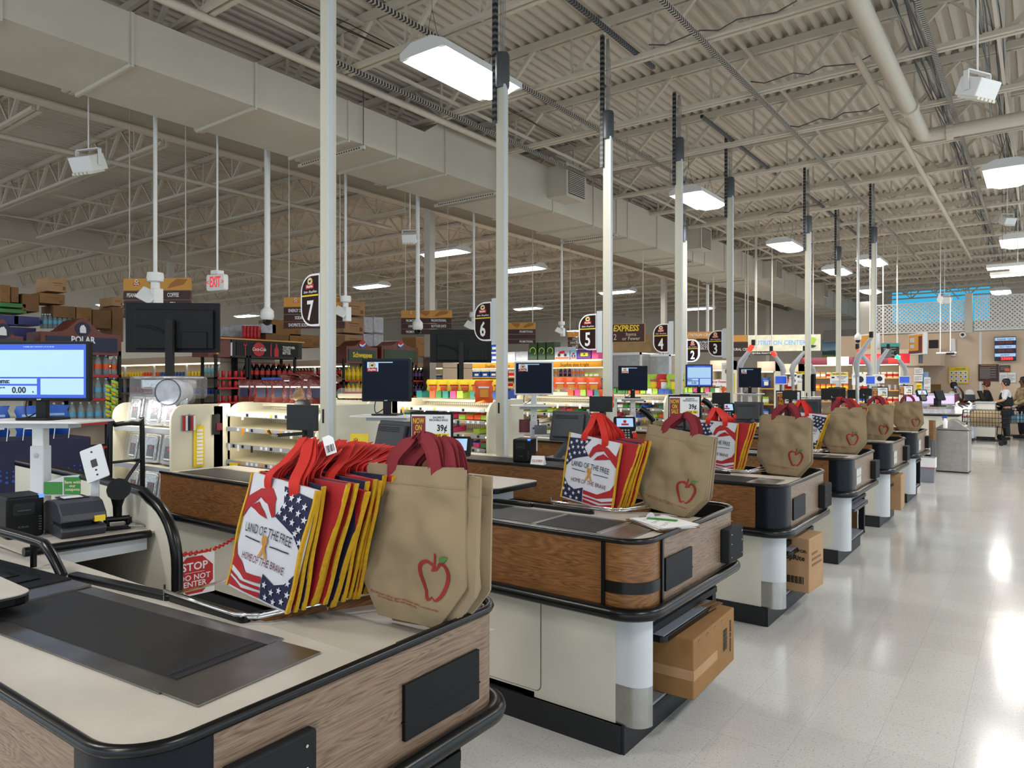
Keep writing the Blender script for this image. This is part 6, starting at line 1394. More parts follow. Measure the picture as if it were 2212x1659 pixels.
for k, (u0, v0, u1, v1) in enumerate(((480, 707, 524, 730), (526, 702, 562, 732), (564, 700, 596, 722), (785, 685, 806, 720), (807, 685, 828, 720), (785, 722, 806, 752), (807, 722, 828, 752))):
    o = stock(u0, v0, u1, v1, 'case_white', ('white shrink-wrapped pack left of the red cans over the drink header', 'white shrink-wrapped pack with a yellow patch over the drink header', 'white shrink-wrapped pack behind the brown cartons', 'upper left white print carton by the red-printed tower', 'upper right white print carton by the red-printed tower', 'lower left white print carton by the red-printed tower', 'lower right white print carton by the red-printed tower')[k], tape=False)
for k in range(10): put(redcan, at(527+7.6*(k % 5), (733, 722)[k//5], x=-11.6), 0, 'red tin in the small stack on the soft drink header', 'red tins on the header', 1.15)
# ---- brown aisle signs
def aisle_sign(u0, v0, u1, v1, d, lb, rows, num=None, yaw=32, cols=2):
    p = at((u0+u1)/2, v1, d=d); w = abs(u1-u0)/FOC*d*1.02; h = abs(v1-v0)/FOC*d
    t = thing('aisle_sign', lb, 'sign', p, yaw, group='brown aisle signs')
    part('map_panel', 'map_tan', t, lambda b: b.box((-w/2, -.02, h*.70), (w/2, .02, h)))
    part('map_print', 'map_dark', t, lambda b: (b.prism([(-w*.16, h*.98), (w*.08, h*.97), (w*.05, h*.84), (-.0, h*.76), (-w*.1, h*.86)], -.023, -.02, 'y'), b.prism([(w*.16, h*.74), (w*.40, h*.84), (w*.46, h*.96), (w*.3, h*.98), (w*.2, h*.86)], -.023, -.02, 'y')))
    if num: text(num, h*.26, 'white', t, (-w*.28, -.024, h*.85), bold=.03, name='number')
    else: logo(t, -w*.30, -.022, h*.86, h*.17)
    n = len(rows); rh = h*.68/n
    for i, r in enumerate(rows):
        z1 = h*.69-rh*i; part('slat', 'maroon', t, lambda b: b.prism([(-.03, z1-rh+.008), (-.015, z1-.004), (.02, z1-.004), (.02, z1-rh+.008)], -w/2, w/2, 'x'))
        for j, s in enumerate(r):
            if s: text(s, rh*.62, 'white', t, ((-w*.25, w*.25)[j] if len(r) > 1 else 0, -.034, z1-rh*.5), sx=.62, bold=.015)
    part('hanger_rod', 'pier_paint', t, lambda b: [b.tube([(x, 0, h), (x, 0, 6.1-p.z)], .008 if w > 1 else .012, 6) for x in (-w*.42, w*.42)])
aisle_sign(266, 603, 414, 690, 10.5, 'brown aisle sign reading peanut butter and coffee', [('PEANUT BUTTER', 'COFFEE'), ('', 'TEA'), ('', '')])
aisle_sign(613, 643, 745, 712, 11.5, 'brown aisle sign reading energy drinks and soda, behind the 7 sign', [('ENERGY DRINKS', ''), ('SODA', ''), ('SHOPRITE SODA', '')])
aisle_sign(867, 671, 975, 724, 14.5, 'brown aisle sign reading promotional and bottled juice', [('PROMOTIONAL', 'PROMOTIONAL'), ('DRINK MIX', 'BOTTLED JUICE'), ('PROMOTIONAL', 'PROMOTIONAL')])
aisle_sign(1078, 697, 1156, 744, 17.5, 'brown aisle sign with a number 5 right of the 6 sign', [('', 'PROMOTIONAL'), ('', ''), ('', 'PROMOTIONAL')], '5')
aisle_sign(1227, 716, 1290, 754, 20, 'brown aisle sign partly behind the lane 5 sign', [('COCOA', ''), ('SPORTS DRINK', ''), ('SNAPPLE', '')])
p = at(1352, 738, d=17); t = thing('express_sign', 'maroon hanging sign reading express 12 items or fewer', 'sign', p, 18); w, h = .88, .42
part('board', 'maroon', t, lambda b: b.box((-w/2, -.02, 0), (w/2, .02, h))); part('border', 'tan', t, lambda b: b.box((-w/2-.012, -.012, -.012), (w/2+.012, .018, h+.012)))
text('EXPRESS', .20, 'yellow', t, (0, -.022, h*.76), sx=.82, bold=.03, shear=.15); text('12', .2, 'cream', t, (-w*.34, -.022, h*.27), sx=.8); text('Items\nor Fewer', .12, 'cream', t, (w*.14, -.022, h*.3), sx=.95)
part('hanger_rod', 'pier_paint', t, lambda b: [b.tube([(x, 0, h), (x, 0, 6.1-p.z)], .01, 5) for x in (-.4, .4)])
# ---- far wooden boards and lit nutrition sign
mat('letter_blue', '5f92d8', .5, emit=.5)
mat('plank_wall', '8d744f', .7, noise_amt=.25, nscale=4)
def board(u0, v0, u1, v1, d, m, lb, txt=(), yaw=25, nm='hanging_sign', th=.05, rods=False, cat='sign', feet=False):
    p = at((u0+u1)/2, v1, d=d); w = abs(u1-u0)/FOC*d*1.02; h = abs(v1-v0)/FOC*d; t = thing(nm, lb, cat, p, yaw)
    part('board', m, t, lambda b: b.box((-w/2, -th/2, 0), (w/2, th/2, h)))
    for s, fx, fz, sz, tm in txt: text(s, sz*h, tm, t, (fx*w, -th/2-.004, fz*h), sx=.85, bold=.01)
    if rods: part('hanger_rod', 'pier_paint', t, lambda b: [b.tube([(x*w, 0, h), (x*w, 0, 6.1-p.z)], .015, 5) for x in (-.4, .4)])
    if feet: part('leg', 'strut_grey', t, lambda b: b.box((-.02, -.02, -p.z), (.02, .02, 0)))
    return t
board(1325, 733, 1405, 765, 24, 'plank_wall', 'wooden plank wall far behind the express sign', feet=True, cat='wall panel')
board(1385, 722, 1480, 760, 24.5, 'plank_wall', 'wooden plank wall panel far between the 4 and 2 signs', feet=True, cat='wall panel')
board(1478, 716, 1545, 730, 21, 'tan', 'tan nutrition center strip above the number 3 sign', [('NUTRITION CENTER', 0, .5, .6, 'white')], rods=True)
board(1505, 731, 1545, 760, 21, 'brown', 'dark panel listing nutrition goods between the 2 and 3 signs', [('NUTRITION\nCOCONUT\nSELTZER', 0, .5, .26, 'white')], rods=True)
board(1580, 723, 1612, 737, 21, 'tan', 'tan strip with a green leaf badge right of the number 3 sign', rods=True); board(1580, 738, 1618, 770, 21, 'brown', 'dark panel reading natural cereal beside the bagging arm', [('NATURAL CEREAL', 0, .5, .24, 'white')], rods=True)
t = board(1621, 722, 1765, 757, 19, 'case_white', 'wide backlit plank sign reading nutrition center', [('NUTRITION CENTER', -.08, .5, .40, 'letter_blue')], rods=True, yaw=22)
mat_p = mat('sign_plank2', 'c4c0a8', .5, emit=.28, noise_amt=.2, nscale=9); t.children[0].data.materials[0] = mat_p
part('leaf_badge', ['lime', 'green_dark'], t, lambda b: (b.prism(arc(.70, .24, .12, 30, 270, 10), -.04, -.026, 'y'), m_(b, 1), b.prism(arc(.70, .2, .12, 200, 330, 8), -.045, -.028, 'y')))
board(1631, 758, 1670, 766, 18.8, 'brown', 'small dark strip reading natural peanut butter under the lit sign', [('NATURAL PEANUT BUTTER', 0, .5, .6, 'white')], rods=True)
def steelbox(u0, v0, u1, v1, y, lb):
    a, b_ = X2(u0, v0, u1, v1, dep=.9, y=y); t = thing('steel_case', lb, 'refrigerated case', (a[0], a[1], 0), group='steel display cases'); w, h = b_[0]-a[0], b_[2]
    part('casing', 'brushed_steel', t, lambda b: b.box((0, 0, .1), (w, .9, h)), bevel=.03); part('edge_rim', 'white_steel', t, lambda b: (b.box((0, -.01, h-.05), (w, 0, h)), b.box((w-.04, -.01, .1), (w, 0, h)))); part('plinth', 'matt_black', t, lambda b: b.box((.05, .05, 0), (w-.05, .85, .1)))
steelbox(1322, 762, 1386, 860, 13.2, 'grey steel display case behind the monitor under the express sign'); steelbox(1388, 765, 1449, 850, 13.6, 'brushed steel display case left of the number 4 pole')
# lit grocery shelves far right of the lanes
def farshelf(u0, v0, u1, v1, y, lb, prods, nz=3, crown=None, glow=True):
    a, b_ = X2(u0, v0, u1, v1, dep=.6, y=y); t = thing('far_shelving', lb, 'shelving', (a[0], y, 0), group='lit shelving beyond the lanes'); w, h = b_[0]-a[0], b_[2]
    part('back_panel', 'peg_back', t, lambda b: b.box((0, .5, 0), (w, .55, h))); part('side_panel', 'shelf_cream', t, lambda b: (b.box((-.03, 0, 0), (0, .55, h)), b.box((w, 0, 0), (w+.03, .55, h))))
    part('canopy', crown or 'wall_tan', t, lambda b: b.box((-.03, -.05, h-.22), (w+.03, .55, h)))
    if glow:
        part('light_strip', 'shelf_glow', t, lambda b: b.box((.03, 0, h-.25), (w-.03, .04, h-.225)))
    zs = [h-.25-.36*(k+1) for k in range(nz)]; rr = random.Random(int(u0))
    for z in zs:
        part('shelf', 'tan', t, lambda b: b.box((0, .02, z-.03), (w, .5, z))); x = .1
        while x < w-.1:
            o = rr.choice(prods)
            for k in range(4):
                if x < w-.08: put(o, (a[0]+x, y+.15, z), 20, f'{o.name.split(".")[0].replace("_", " ")} on the {lb.split(",")[0]}', f'{o.name.split(".")[0]} on {lb[:30]}', 1.25 if o.name.find('bottle') < 0 else .85); x += .16
    if glow:
        ld = bpy.data.lights.new('rack_light', 'AREA'); ld.shape = 'RECTANGLE'; ld.size = w; ld.size_y = .1; ld.energy = 2.6*w; ld.color = (1, .97, .88); lo = bpy.data.objects.new('rack_light', ld); C.objects.link(lo); lo.parent = t; lo.location = (w/2, -.25, h); lo.rotation_euler = (R(35), 0, 0)
    return t
farshelf(1538, 778, 1572, 870, 16.5, 'lit magazine shelf by the self checkout banner', [jaro, jar, jarb])
farshelf(1640, 780, 1672, 880, 16.5, 'lit snack shelf right of the tilted monitor', [ochip, gchip, jarg, cola, bchip])
farshelf(1692, 785, 1722, 870, 18, 'lit shelf of red packs between the bagging arms', [rchip, rchip, chip, jar])
t = farshelf(1732, 772, 1842, 880, 23, 'dairy cooler with a maroon canopy, left half', [jar, jart, jaro, whcan], 4, 'burgundy'); t2 = farshelf(1846, 770, 1942, 880, 23, 'dairy cooler with red picture panels, right half', [whcan, jarb, whcan, jar], 4, 'burgundy')
part('picture_panel', ['red', 'white', 'orange'], t2, lambda b: (b.box((.1, -.06, t2.children[2].dimensions.z*0+2.2), (.75, -.05, 2.48)), b.box((.9, -.06, 2.2), (1.45, -.05, 2.48)), m_(b, 1), b.prism(arc(1.15, 2.36, .08, 20, 200, 8), -.07, -.06, 'y')))
part('canopy_notice', 'white', t, lambda b: (b.box((.75, -.06, 2.15), (1.05, -.052, 2.42)), b.box((1.1, -.06, 2.15), (1.35, -.052, 2.42))))
# mural, grey band and beige bulkhead on the far wall
mm, N, L, bb = nodes_of('mural_paint', .7)
tc = N.new('ShaderNodeTexCoord'); sp = N.new('ShaderNodeSeparateXYZ'); L.new(tc.outputs['Object'], sp.inputs[0]); nz = N.new('ShaderNodeTexNoise'); nz.inputs['Scale'].default_value = 1.2; L.new(tc.outputs['Object'], nz.inputs['Vector'])
ma = N.new('ShaderNodeMath'); ma.operation = 'MULTIPLY_ADD'; ma.inputs[1].default_value = .35; L.new(nz.outputs['Fac'], ma.inputs[0]); L.new(sp.outputs[2], ma.inputs[2]); cr = N.new('ShaderNodeValToRGB'); els = cr.color_ramp.elements
els[0].position = .22; els[0].color = lin('7d9440'); els[1].position = .30; els[1].color = lin('2c4a50')
for p_, c_ in ((.45, '35525c'), (.52, 'a8c4d0'), (.75, '7fa6c2'), (1.0, '4a86b4')): e = els.new(p_); e.color = lin(c_)
L.new(ma.outputs[0], cr.inputs[0]); L.new(cr.outputs[0], bb.inputs['Base Color'])
a, b_ = X2(1776, 732, 1905, 768, dep=.1, y=37); t = thing('wall_mural', 'painted landscape mural of hills and sky above the dairy cooler', 'mural', a)
part('painting', 'mural_paint', t, lambda b: b.box((0, 0, 0), (b_[0]-a[0], .1, b_[2]-a[2])))
part('support', 'wall_tan', t, lambda b: b.box((-.2, .0, -a[2]), (b_[0]-a[0]+.2, .12, 0)))
a, b_ = X2(1778, 712, 1912, 734, dep=.4, y=36.8); o = part('trim_2', 'cable_grey', None, lambda b: b.box(a, b_)); tag(o, 'grey bulkhead above the mural', kind='structure')
# ================================================================ service desk, people, bins
mat('skin_a', 'b98a6c', .6); mat('skin_b', '5b3a2a', .6); mat('hair_black', '0c0a0a', .6); mat('hair_red', '5a1d16', .6); mat('shirt_white', 'c9c9cc', .8); mat('vest_black', '0e1012', .8); mat('denim_dark', '24272c', .85); mat('plaid_tan', 'a08a68', .85, noise_amt=.5, nscale=14); mat('sweater_brown', '4a3018', .9); mat('skirt_maroon', '2e1416', .9)
def skinned(name, m, parent, chains, lv=1):
    "chains: lists of (x,y,z,r) joints; chains joined where points coincide"
    vs, es, rs, ix = [], [], [], {}
    for ch in chains:
        prev = None
        for x, y, z, r in ch:
            k = (round(x, 3), round(y, 3), round(z, 3))
            if k not in ix: ix[k] = len(vs); vs.append((x, y, z)); rs.append(r)
            if prev is not None and prev != ix[k]: es.append((prev, ix[k]))
            prev = ix[k]
    me = bpy.data.meshes.new(name); me.from_pydata(vs, es, []); me.materials.append(MATS[m]); o = bpy.data.objects.new(name, me); C.objects.link(o); o.parent = parent
    sk = o.modifiers.new('skin', 'SKIN'); sk.use_smooth_shade = True
    for i, r in enumerate(rs): me.skin_vertices[0].data[i].radius = (r, r) if not isinstance(r, tuple) else r
    me.skin_vertices[0].data[0].use_root = True
    o.modifiers.new('sub', 'SUBSURF').levels = lv; o.modifiers['sub'].render_levels = lv; return o
def person(label, loc, yaw, s, skin, hair, top, legs, larm, rarm, vest=None, tail=False, lean=0.0, sleeve=.5, mask=False, glasses=False, bk=1.0):
    t = thing('person', label, 'person', loc, yaw); t.scale = (s, s, s); L = lean
    sh, nk, hd = 1.42, 1.50, 1.62
    def arm(sd, pts): return [(0, -L, 1.36, .10), (sd*.17, -L, 1.40, .058)]+[(sd*x, y, z, r) for (x, y, z), r in zip(pts, (.043, .034, .026))]
    def hand(sd, pts):
        (x1, y1, z1), (x2, y2, z2) = pts[-2], pts[-1]; d = (Vector((x2, y2, z2))-Vector((x1, y1, z1))).normalized(); w = Vector((x2*sd, y2, z2)); d = Vector((d.x*sd, d.y, d.z)); ch = []
        a = d.cross(Vector((0, 0, 1))).normalized() if abs(d.z) < .9 else Vector((1, 0, 0)); p = w+d*.05
        ch.append([(*w, .026), (*p, .026)])
        for k, (o_, ln) in enumerate(((-.03, .055), (-.01, .07), (.01, .075), (.03, .065))): q = p+a*o_+d*.03; ch.append([(*p, .026), (*q, .0095), (*(q+d*ln*.6+Vector((0, 0, -.01))), .0085), (*(q+d*ln+Vector((0, 0, -.03))), .007)])
        q = w+a*.04*sd*-1+d*.04; ch.append([(*w, .026), (*q, .011), (*(q+d*.035), .009)]); return ch
    spine = [(0, 0, .95, .10), (0, -L*.5, 1.15, .115), (0, -L, 1.36, .10), (0, -L*1.1, nk, .05), (0, -L*1.15-.01, 1.56, .062), (0, -L*1.2-.015, 1.64, .085), (0, -L*1.2, 1.70, .07)]
    leg = lambda sd: [(0, 0, .95, .10), (sd*.09, 0, .86, .095), (sd*.10, -.01, .48, .06), (sd*.10, .02, .1, .042), (sd*.10, -.05, .04, .04), (sd*.11, -.15, .03, .03)]
    skinned('body', skin, t, [spine, leg(1), leg(-1), arm(1, larm), arm(-1, rarm)]+hand(1, larm)+hand(-1, rarm), 2)
    cut = lambda a, p: [a[0], tuple(a[1][:3])+(a[1][3]+.014,), tuple(a[2][:3])+(a[2][3]+.014,)] if p < .9 else [a[0]]+[tuple(q[:3])+(q[3]+.012,) for q in a[1:]]
    up = lambda e: [(0, 0, .90, (.155+e)*bk), (0, -L*.5, 1.15, (.135+e)*bk), (0, -L, 1.36, (.125+e)*bk)]
    skinned('shirt', top, t, [up(.012)+[(0, -L*1.08, 1.46, .06)], cut(arm(1, larm), sleeve), cut(arm(-1, rarm), sleeve)], 2)
    if vest: skinned('vest', vest, t, [up(.03), [(0, -L, 1.36, .155*bk), (.10, -L, 1.41, .075)], [(0, -L, 1.36, .155*bk), (-.10, -L, 1.41, .075)]], 2)
    lg = lambda sd: [(0, 0, .97, .155*bk), (sd*.09, 0, .86, .11), (sd*.10, -.01, .48, .08), (sd*.10, .02, .08, .066)]
    skinned('trousers', legs, t, [lg(1), lg(-1)], 2)
    part('shoe', 'vest_black', t, lambda b: b.box((.05, -.2, 0), (.15, .07, .075)), bevel=.02); part('shoe', 'vest_black', t, lambda b: b.box((-.15, -.2, 0), (-.05, .07, .075)), bevel=.02)
    hy = -L*1.2
    def hr(b):
        b.lathe([(.02, .13), (.075, .118), (.10, .07), (.104, .015), (.098, -.04), (.07, -.09)], (0, hy+.03, 1.655), 14)
        if tail: b.tube([(0, hy+.1, 1.70), (0, hy+.17, 1.68), (0, hy+.18, 1.52)], [.04, .035, .012], 8)
    part('hair', hair, t, hr, smooth=60)
    part('face', skin, t, lambda b: (b.tube([(0, hy-.085, 1.645), (0, hy-.115, 1.615)], [.008, .014], 6), b.tube([(.085, hy, 1.64), (.095, hy, 1.61)], .014, 6), b.tube([(-.085, hy, 1.64), (-.095, hy, 1.61)], .014, 6)), smooth=60)
    part('eyes', 'black', t, lambda b: [b.tube([(x, hy-.086, 1.65), (x, hy-.094, 1.65)], .01, 6) for x in (-.032, .032)]); part('mouth', 'hair_red', t, lambda b: b.box((-.02, hy-.095, 1.583), (.02, hy-.08, 1.589)))
    if mask: part('face_mask', 'sky', t, lambda b: b.prism(arc(0, hy-.015, .088, 200, 340, 8), 1.555, 1.63), smooth=60)
    if glasses: part('sunglasses', 'black', t, lambda b: b.prism(arc(0, hy-.01, .095, 200, 340, 8), 1.635, 1.668))
    return t
pa = at(2174, 947, z=0)
reach = [(.24, -.12, 1.15), (.16, -.36, 1.08), (.12, -.48, 1.06)]
person('man in a white shirt and black vest packing bags at the service desk', (pa.x, pa.y, 0), -75, .995, 'skin_a', 'hair_black', 'shirt_white', 'denim_dark', reach, [(.26, -.1, 1.14), (.2, -.34, 1.06), (.15, -.46, 1.04)], 'vest_black', lean=.03, bk=1.22)
pb = at(2163, 940, z=0); person('red-haired person in black with sunglasses leaning at the desk behind the man in the vest', (pb.x-.3, pb.y+.3, 0), -80, .97, 'skin_a', 'hair_red', 'vest_black', 'vest_black', [(.26, -.14, 1.14), (.2, -.4, 1.12), (.16, -.52, 1.10)], [(.26, -.1, 1.14), (.2, -.34, 1.1), (.15, -.46, 1.08)], lean=.10, sleeve=1, glasses=True)
pc = at(2200, 945, z=0); person('person in a tan plaid shirt with a ponytail at the right edge', (pc.x+.1, pc.y+.4, 0), -60, 1.03, 'skin_b', 'hair_black', 'plaid_tan', 'vest_black', [(.27, -.05, 1.13), (.24, -.25, 1.0), (.2, -.36, .98)], [(.27, -.05, 1.13), (.24, -.25, 1.0), (.2, -.36, .98)], tail=True, sleeve=1)
pd = at(2067, 940, z=0); person('cashier with a blue face mask, white shirt and black vest, hand raised to the face', (pd.x-.2, pd.y+1.0, 0), 60, .94, 'skin_b', 'hair_black', 'shirt_white', 'vest_black', [(.25, -.2, 1.2), (.12, -.28, 1.42), (.07, -.24, 1.52)], [(.25, -.05, 1.12), (.2, -.3, 1.05), (.16, -.4, 1.05)], 'vest_black', mask=True, lean=.06)
pe = at(1757, 905, z=0); person('person in a brown sweater bent over a self-checkout, seen from behind', (pe.x, pe.y, 0), 150, 1.0, 'skin_b', 'hair_black', 'sweater_brown', 'skirt_maroon', [(.26, -.25, 1.1), (.2, -.45, 1.0), (.16, -.55, .98)], [(.26, -.25, 1.1), (.2, -.45, 1.0), (.16, -.55, .98)], lean=.22, sleeve=1)
# stainless bin with a peaked top
p = at(2093, 1021, z=0); w, d, h = .52, .44, .80
t = thing('waste_bin', 'stainless steel waste bin with a peaked roof top on the open floor', 'waste bin', (p.x-w, p.y, 0), -2)
part('bin_body', 'brushed_steel', t, lambda b: b.box((0, 0, .02), (w, d, h-.03)), bevel=.012); part('bin_base', 'matt_black', t, lambda b: b.box((.01, .01, 0), (w-.01, d-.01, .03))); part('gap', 'matt_black', t, lambda b: b.box((.01, .01, h-.035), (w-.01, d-.01, h-.02)))
part('roof_lid', 'brushed_steel', t, lambda b: b.prism([(-.01, h-.02), (w+.01, h-.02), (w+.01, h), (w*.5+.04, h+.17), (w*.5-.04, h+.17), (-.01, h)], 0, d, 'y'), bevel=.006)
part('flap', 'white_steel', t, lambda b: b.bar((w*.60, d*.5, h+.145), (w*.9, d*.5, h+.045), d*.7, .006))
def bucket(u, v, wd, ht, m, lb, liner):
    p = at(u, v, z=0); t = thing('small_bin', lb, 'waste bin', (p.x, p.y+wd/2, 0)); q = .42*wd
    part('bin_body', m, t, lambda b: b.add([(-q, -q, 0), (q, -q, 0), (q, q, 0), (-q, q, 0), (-wd/2, -wd/2, ht), (wd/2, -wd/2, ht), (wd/2, wd/2, ht), (-wd/2, wd/2, ht)], [(0, 3, 2, 1), (0, 1, 5, 4), (1, 2, 6, 5), (2, 3, 7, 6), (3, 0, 4, 7)]))
    if liner: part('liner', 'white', t, lambda b: b.wallpath([(-wd*.52, -wd*.52), (wd*.52, -wd*.52), (wd*.52, wd*.52), (-wd*.52, wd*.52), (-wd*.52, -wd*.52)], ht*.62, ht+.01, .004)); part('draw_string', 'pink', t, lambda b: b.box((-wd*.53, -wd*.535, ht*.62), (wd*.53, -wd*.52, ht*.64)))
    else: part('lid', 'matt_black', t, lambda b: b.box((-wd*.52, -wd*.52, ht), (wd*.52, wd*.52, ht+.04)), bevel=.01)
bucket(2003, 1041, .22, .40, 'grey_shelf', 'small grey bin with a white liner by the last counter', True); bucket(2024, 1014, .22, .58, 'price_rail', 'tall grey bin with a black lid beside the steel bin', False)
# far end of the last counter: wood screen, small desk with screens
def desk(u0, u1, vt, y, dep, lb, m='cream_laminate', topm='case_white', edge=True):
    a, b_ = X2(u0, vt, u1, vt+20, dep=dep, y=y); h = b_[2]; t = thing('service_desk', lb, 'counter', (a[0], y, 0)); w = b_[0]-a[0]
    part('front_panel', m, t, lambda b: b.box((.03, .03, .1), (w-.03, dep-.03, h-.03))); part('top', topm, t, lambda b: b.box((0, 0, h-.03), (w, dep, h)), bevel=.006); part('plinth', 'kick_black', t, lambda b: b.box((.06, .06, 0), (w-.06, dep-.06, .1))); return t
desk(1985, 2073, 893, 17.6, .7, 'low pale desk with a black top behind the last tan bag', topm='black_plastic'); desk(2104, 2152, 866, 24.4, .9, 'cream service desk where the man packs bags'); desk(2058, 2106, 873, 23.5, .8, 'grey service desk before the masked cashier', 'case_white')
t = board(2007, 906, 2021, 948, 13.0, 'oak_laminate', 'short wooden screen with a slanted top and price card beyond the last counter', nm='wooden_screen', cat='screen', yaw=-50, feet=True)
t = thing('spray_bottle', 'white spray bottle with a blue trigger before the low pale desk', 'bottle', at(2042, 905, y=15.0)); part('body', 'white', t, lambda b: b.lathe([(.035, -.15), (.04, -.02), (.015, .03)], (0, 0, 0), 8), smooth=50); part('trigger', 'blue', t, lambda b: (b.box((-.05, -.015, .03), (.03, .015, .07)), b.box((-.04, -.01, -.01), (-.03, .01, .04))))
for k, (u, v, d, w, h, m, lb) in enumerate(((2030, 852, 15.0, .26, .22, 'black_plastic', 'tilted black register screen on the low pale desk'), (2120, 852, 21.5, .3, .3, 'black_plastic', 'black monitor edge-on on the service desk'), (2095, 857, 22, .3, .2, 'charcoal_plastic', 'black lottery terminal on the service desk'))):
    p = at(u, v, d=d); t = thing('desk_terminal', lb, 'terminal', p, (60, 75, 20)[k]); part('case', m, t, lambda b: b.box((-w/2, -.02, -h/2), (w/2, .03, h/2)), bevel=.01, rot=(R(-20), 0, 0)); part('foot', 'matt_black', t, lambda b: (b.box((-.05, .0, -h/2-.12), (.05, .1, -h/2+.05)), b.box((-.12, -.06, -h/2-.13), (.12, .14, -h/2-.1))))
for k, (u, v, d, m, lb, sz) in enumerate(((2088, 868, 23, 'navy', 'dark blue box on the grey service desk', (.2, .15, .12)), (2073, 862, 23, 'cardboard', 'small brown box beside the masked cashier', (.2, .2, .2)), (2020, 838, 24, 'cardboard', 'brown box with dark print on the glass meat case', (.3, .3, .3)), (2083, 870, 22.8, 'red', 'small red pack on the grey service desk', (.12, .1, .05)))):
    p = at(u, v, d=d); block('small_box', 'box', lb, m, (p.x-sz[0]/2, p.y, p.z-sz[2]/2), (p.x+sz[0]/2, p.y+sz[1], p.z+sz[2]/2))
p = at(2094, 848, d=22.5); t = thing('desk_fan', 'small white fan on the service desk', 'fan', p, 30); part('fan_cage', 'white', t, lambda b: b.tube([(0, -.03, 0), (0, .03, 0)], .13, 14)); part('fan_stand', 'white', t, lambda b: (b.tube([(0, .02, 0), (0, .03, -.28)], .015, 6), b.lathe([(.08, -.3), (.08, -.28)], (0, 0, 0), 10)))
p = at(2082, 893, d=19.5); t = thing('plastic_bag', 'white plastic carrier bag with red print hanging full beside the desk', 'shopping bag', (p.x, p.y, p.z-.25), 20); part('bag_body', 'white', t, lambda b: pillow(b, .42, .48, .25), smooth=60); part('handle', 'white', t, lambda b: [b.tube([(x, 0, .42), (x*1.3, 0, .55), (x*.8, 0, .6)], .03, 6) for x in (-.14, .14)]); text('ShopRite', .09, 'red', t, (0, -.135, .2), bold=.03)
# grocery cart with a filled bag
def cart(u, v, lb, yaw, full=True):
    p = at(u, v, z=0); t = thing('shopping_cart', lb, 'shopping cart', (p.x, p.y, 0), yaw)
    def grid(b):
        for k in range(13):
            x = -.42+.07*k; b.tube([(x, -.25, .48), (x, -.28, .92)], .005, 4); b.tube([(x, .25, .48), (x, .28, .92)], .005, 4)
        for z in (.48, .6, .72, .84, .92):
            y = .25+(z-.48)*.07
            b.tube([(-.45, -y, z), (.45, -y, z), (.45, y, z), (-.45, y, z), (-.45, -y, z)], .006, 4)
        for k in range(7): b.tube([(.45, -.24+.08*k, .48), (.45, -.24+.08*k, .92)], .005, 4)
    part('basket', 'black_plastic', t, grid)
    part('chassis', 'black_plastic', t, lambda b: (b.tube([(-.45, -.25, .92), (-.5, -.25, .12), (.45, -.22, .12)], .016, 6), b.tube([(-.45, .25, .92), (-.5, .25, .12), (.45, .22, .12)], .016, 6), [b.tube([(-.5+.19*k, -.24, .13), (-.5+.19*k, .24, .13)], .006, 4) for k in range(6)]))
    part('push_handle', 'black_rubber', t, lambda b: b.tube([(-.45, -.27, .98), (-.55, -.25, 1.04), (-.55, .25, 1.04), (-.45, .27, .98)], .018, 6))
    for x in (-.45, .4):
        for y in (-.23, .23): part('wheel', 'grey_pad', t, lambda b: b.tube([(x, y-.015, .06), (x, y+.015, .06)], .06, 10))
    return p
pk = cart(2128, 958, 'black wire grocery cart carrying a wide paper-coloured bag before the service desk', -8)
t = thing('filled_bag', 'wide tan bag lying in the black grocery cart', 'shopping bag', (pk.x, pk.y, .5), -8); part('bag_body', 'bag_tan', t, lambda b: pillow(b, .7, .4, .4), smooth=60)
pk = cart(2203, 948, 'grey wire grocery cart full of bottles at the right picture edge', 15)
for k in range(6): put(seltz, (pk.x-.25+.1*k, pk.y+.05*(k % 2), .5), 0, 'bottle packed in the grocery cart at the right edge', 'bottles in the grocery cart', 1.0)
# wall notices
def notice(u0, v0, u1, v1, m, lb, texts=(), extra=None, y=27.98, nm='notice', cat='notice', dep=.03):
    a, b_ = X2(u0, v0, u1, v1, dep=dep, y=y-dep); t = thing(nm, lb, cat, a); w, h = b_[0]-a[0], b_[2]-a[2]; part('sheet', m, t, lambda b: b.box((0, 0, 0), (w, dep-.005, h)))
    for s, fx, fz, sz, tm in texts: text(s, sz*h, tm, t, (fx*w, -.006, fz*h), sx=.8, bold=.01)
    if extra: extra(t, w, h)
    return t
lines = lambda t, w, h, m='cream', n=7, z0=.15, z1=.85, x0=.08, x1=.92, y=-.005: part('print_lines', m, t, lambda b: [b.box((w*x0, y, h*(z0+(z1-z0)*k/n)), (w*(x0+(x1-x0)*(.95 if k % 3 else .6)), 0, h*(z0+(z1-z0)*(k+.4)/n))) for k in range(n)])
def lotto(t, w, h):
    part('blue_header', 'screen_pale', t, lambda b: [b.box((w*.02, -.02, h*z), (w*.98, -.004, h*(z+.13))) for z in (.84, .52, .18)])
    for z, s in ((.90, 'Powerball   Cash 5'), (.58, 'Pick 3   Pick 4'), (.24, 'JACKPOT')): text(s, h*.09, 'blue', t, (w*.5, -.022, h*z), sx=.8, bold=.02)
    for z in (.76, .42): text('888 888', h*.16, 'led_dim', t, (w*.5, -.008, h*z), sx=.9, bold=.03)
    text('25080', h*.15, 'led_red', t, (w*.58, -.008, h*.09), sx=1.1, bold=.04)
notice(2148, 726, 2195, 777, 'navy', 'lit red and blue jackpot board hanging high on the tan wall', extra=lotto, nm='jackpot_board', cat='display', dep=.12, y=27.9)
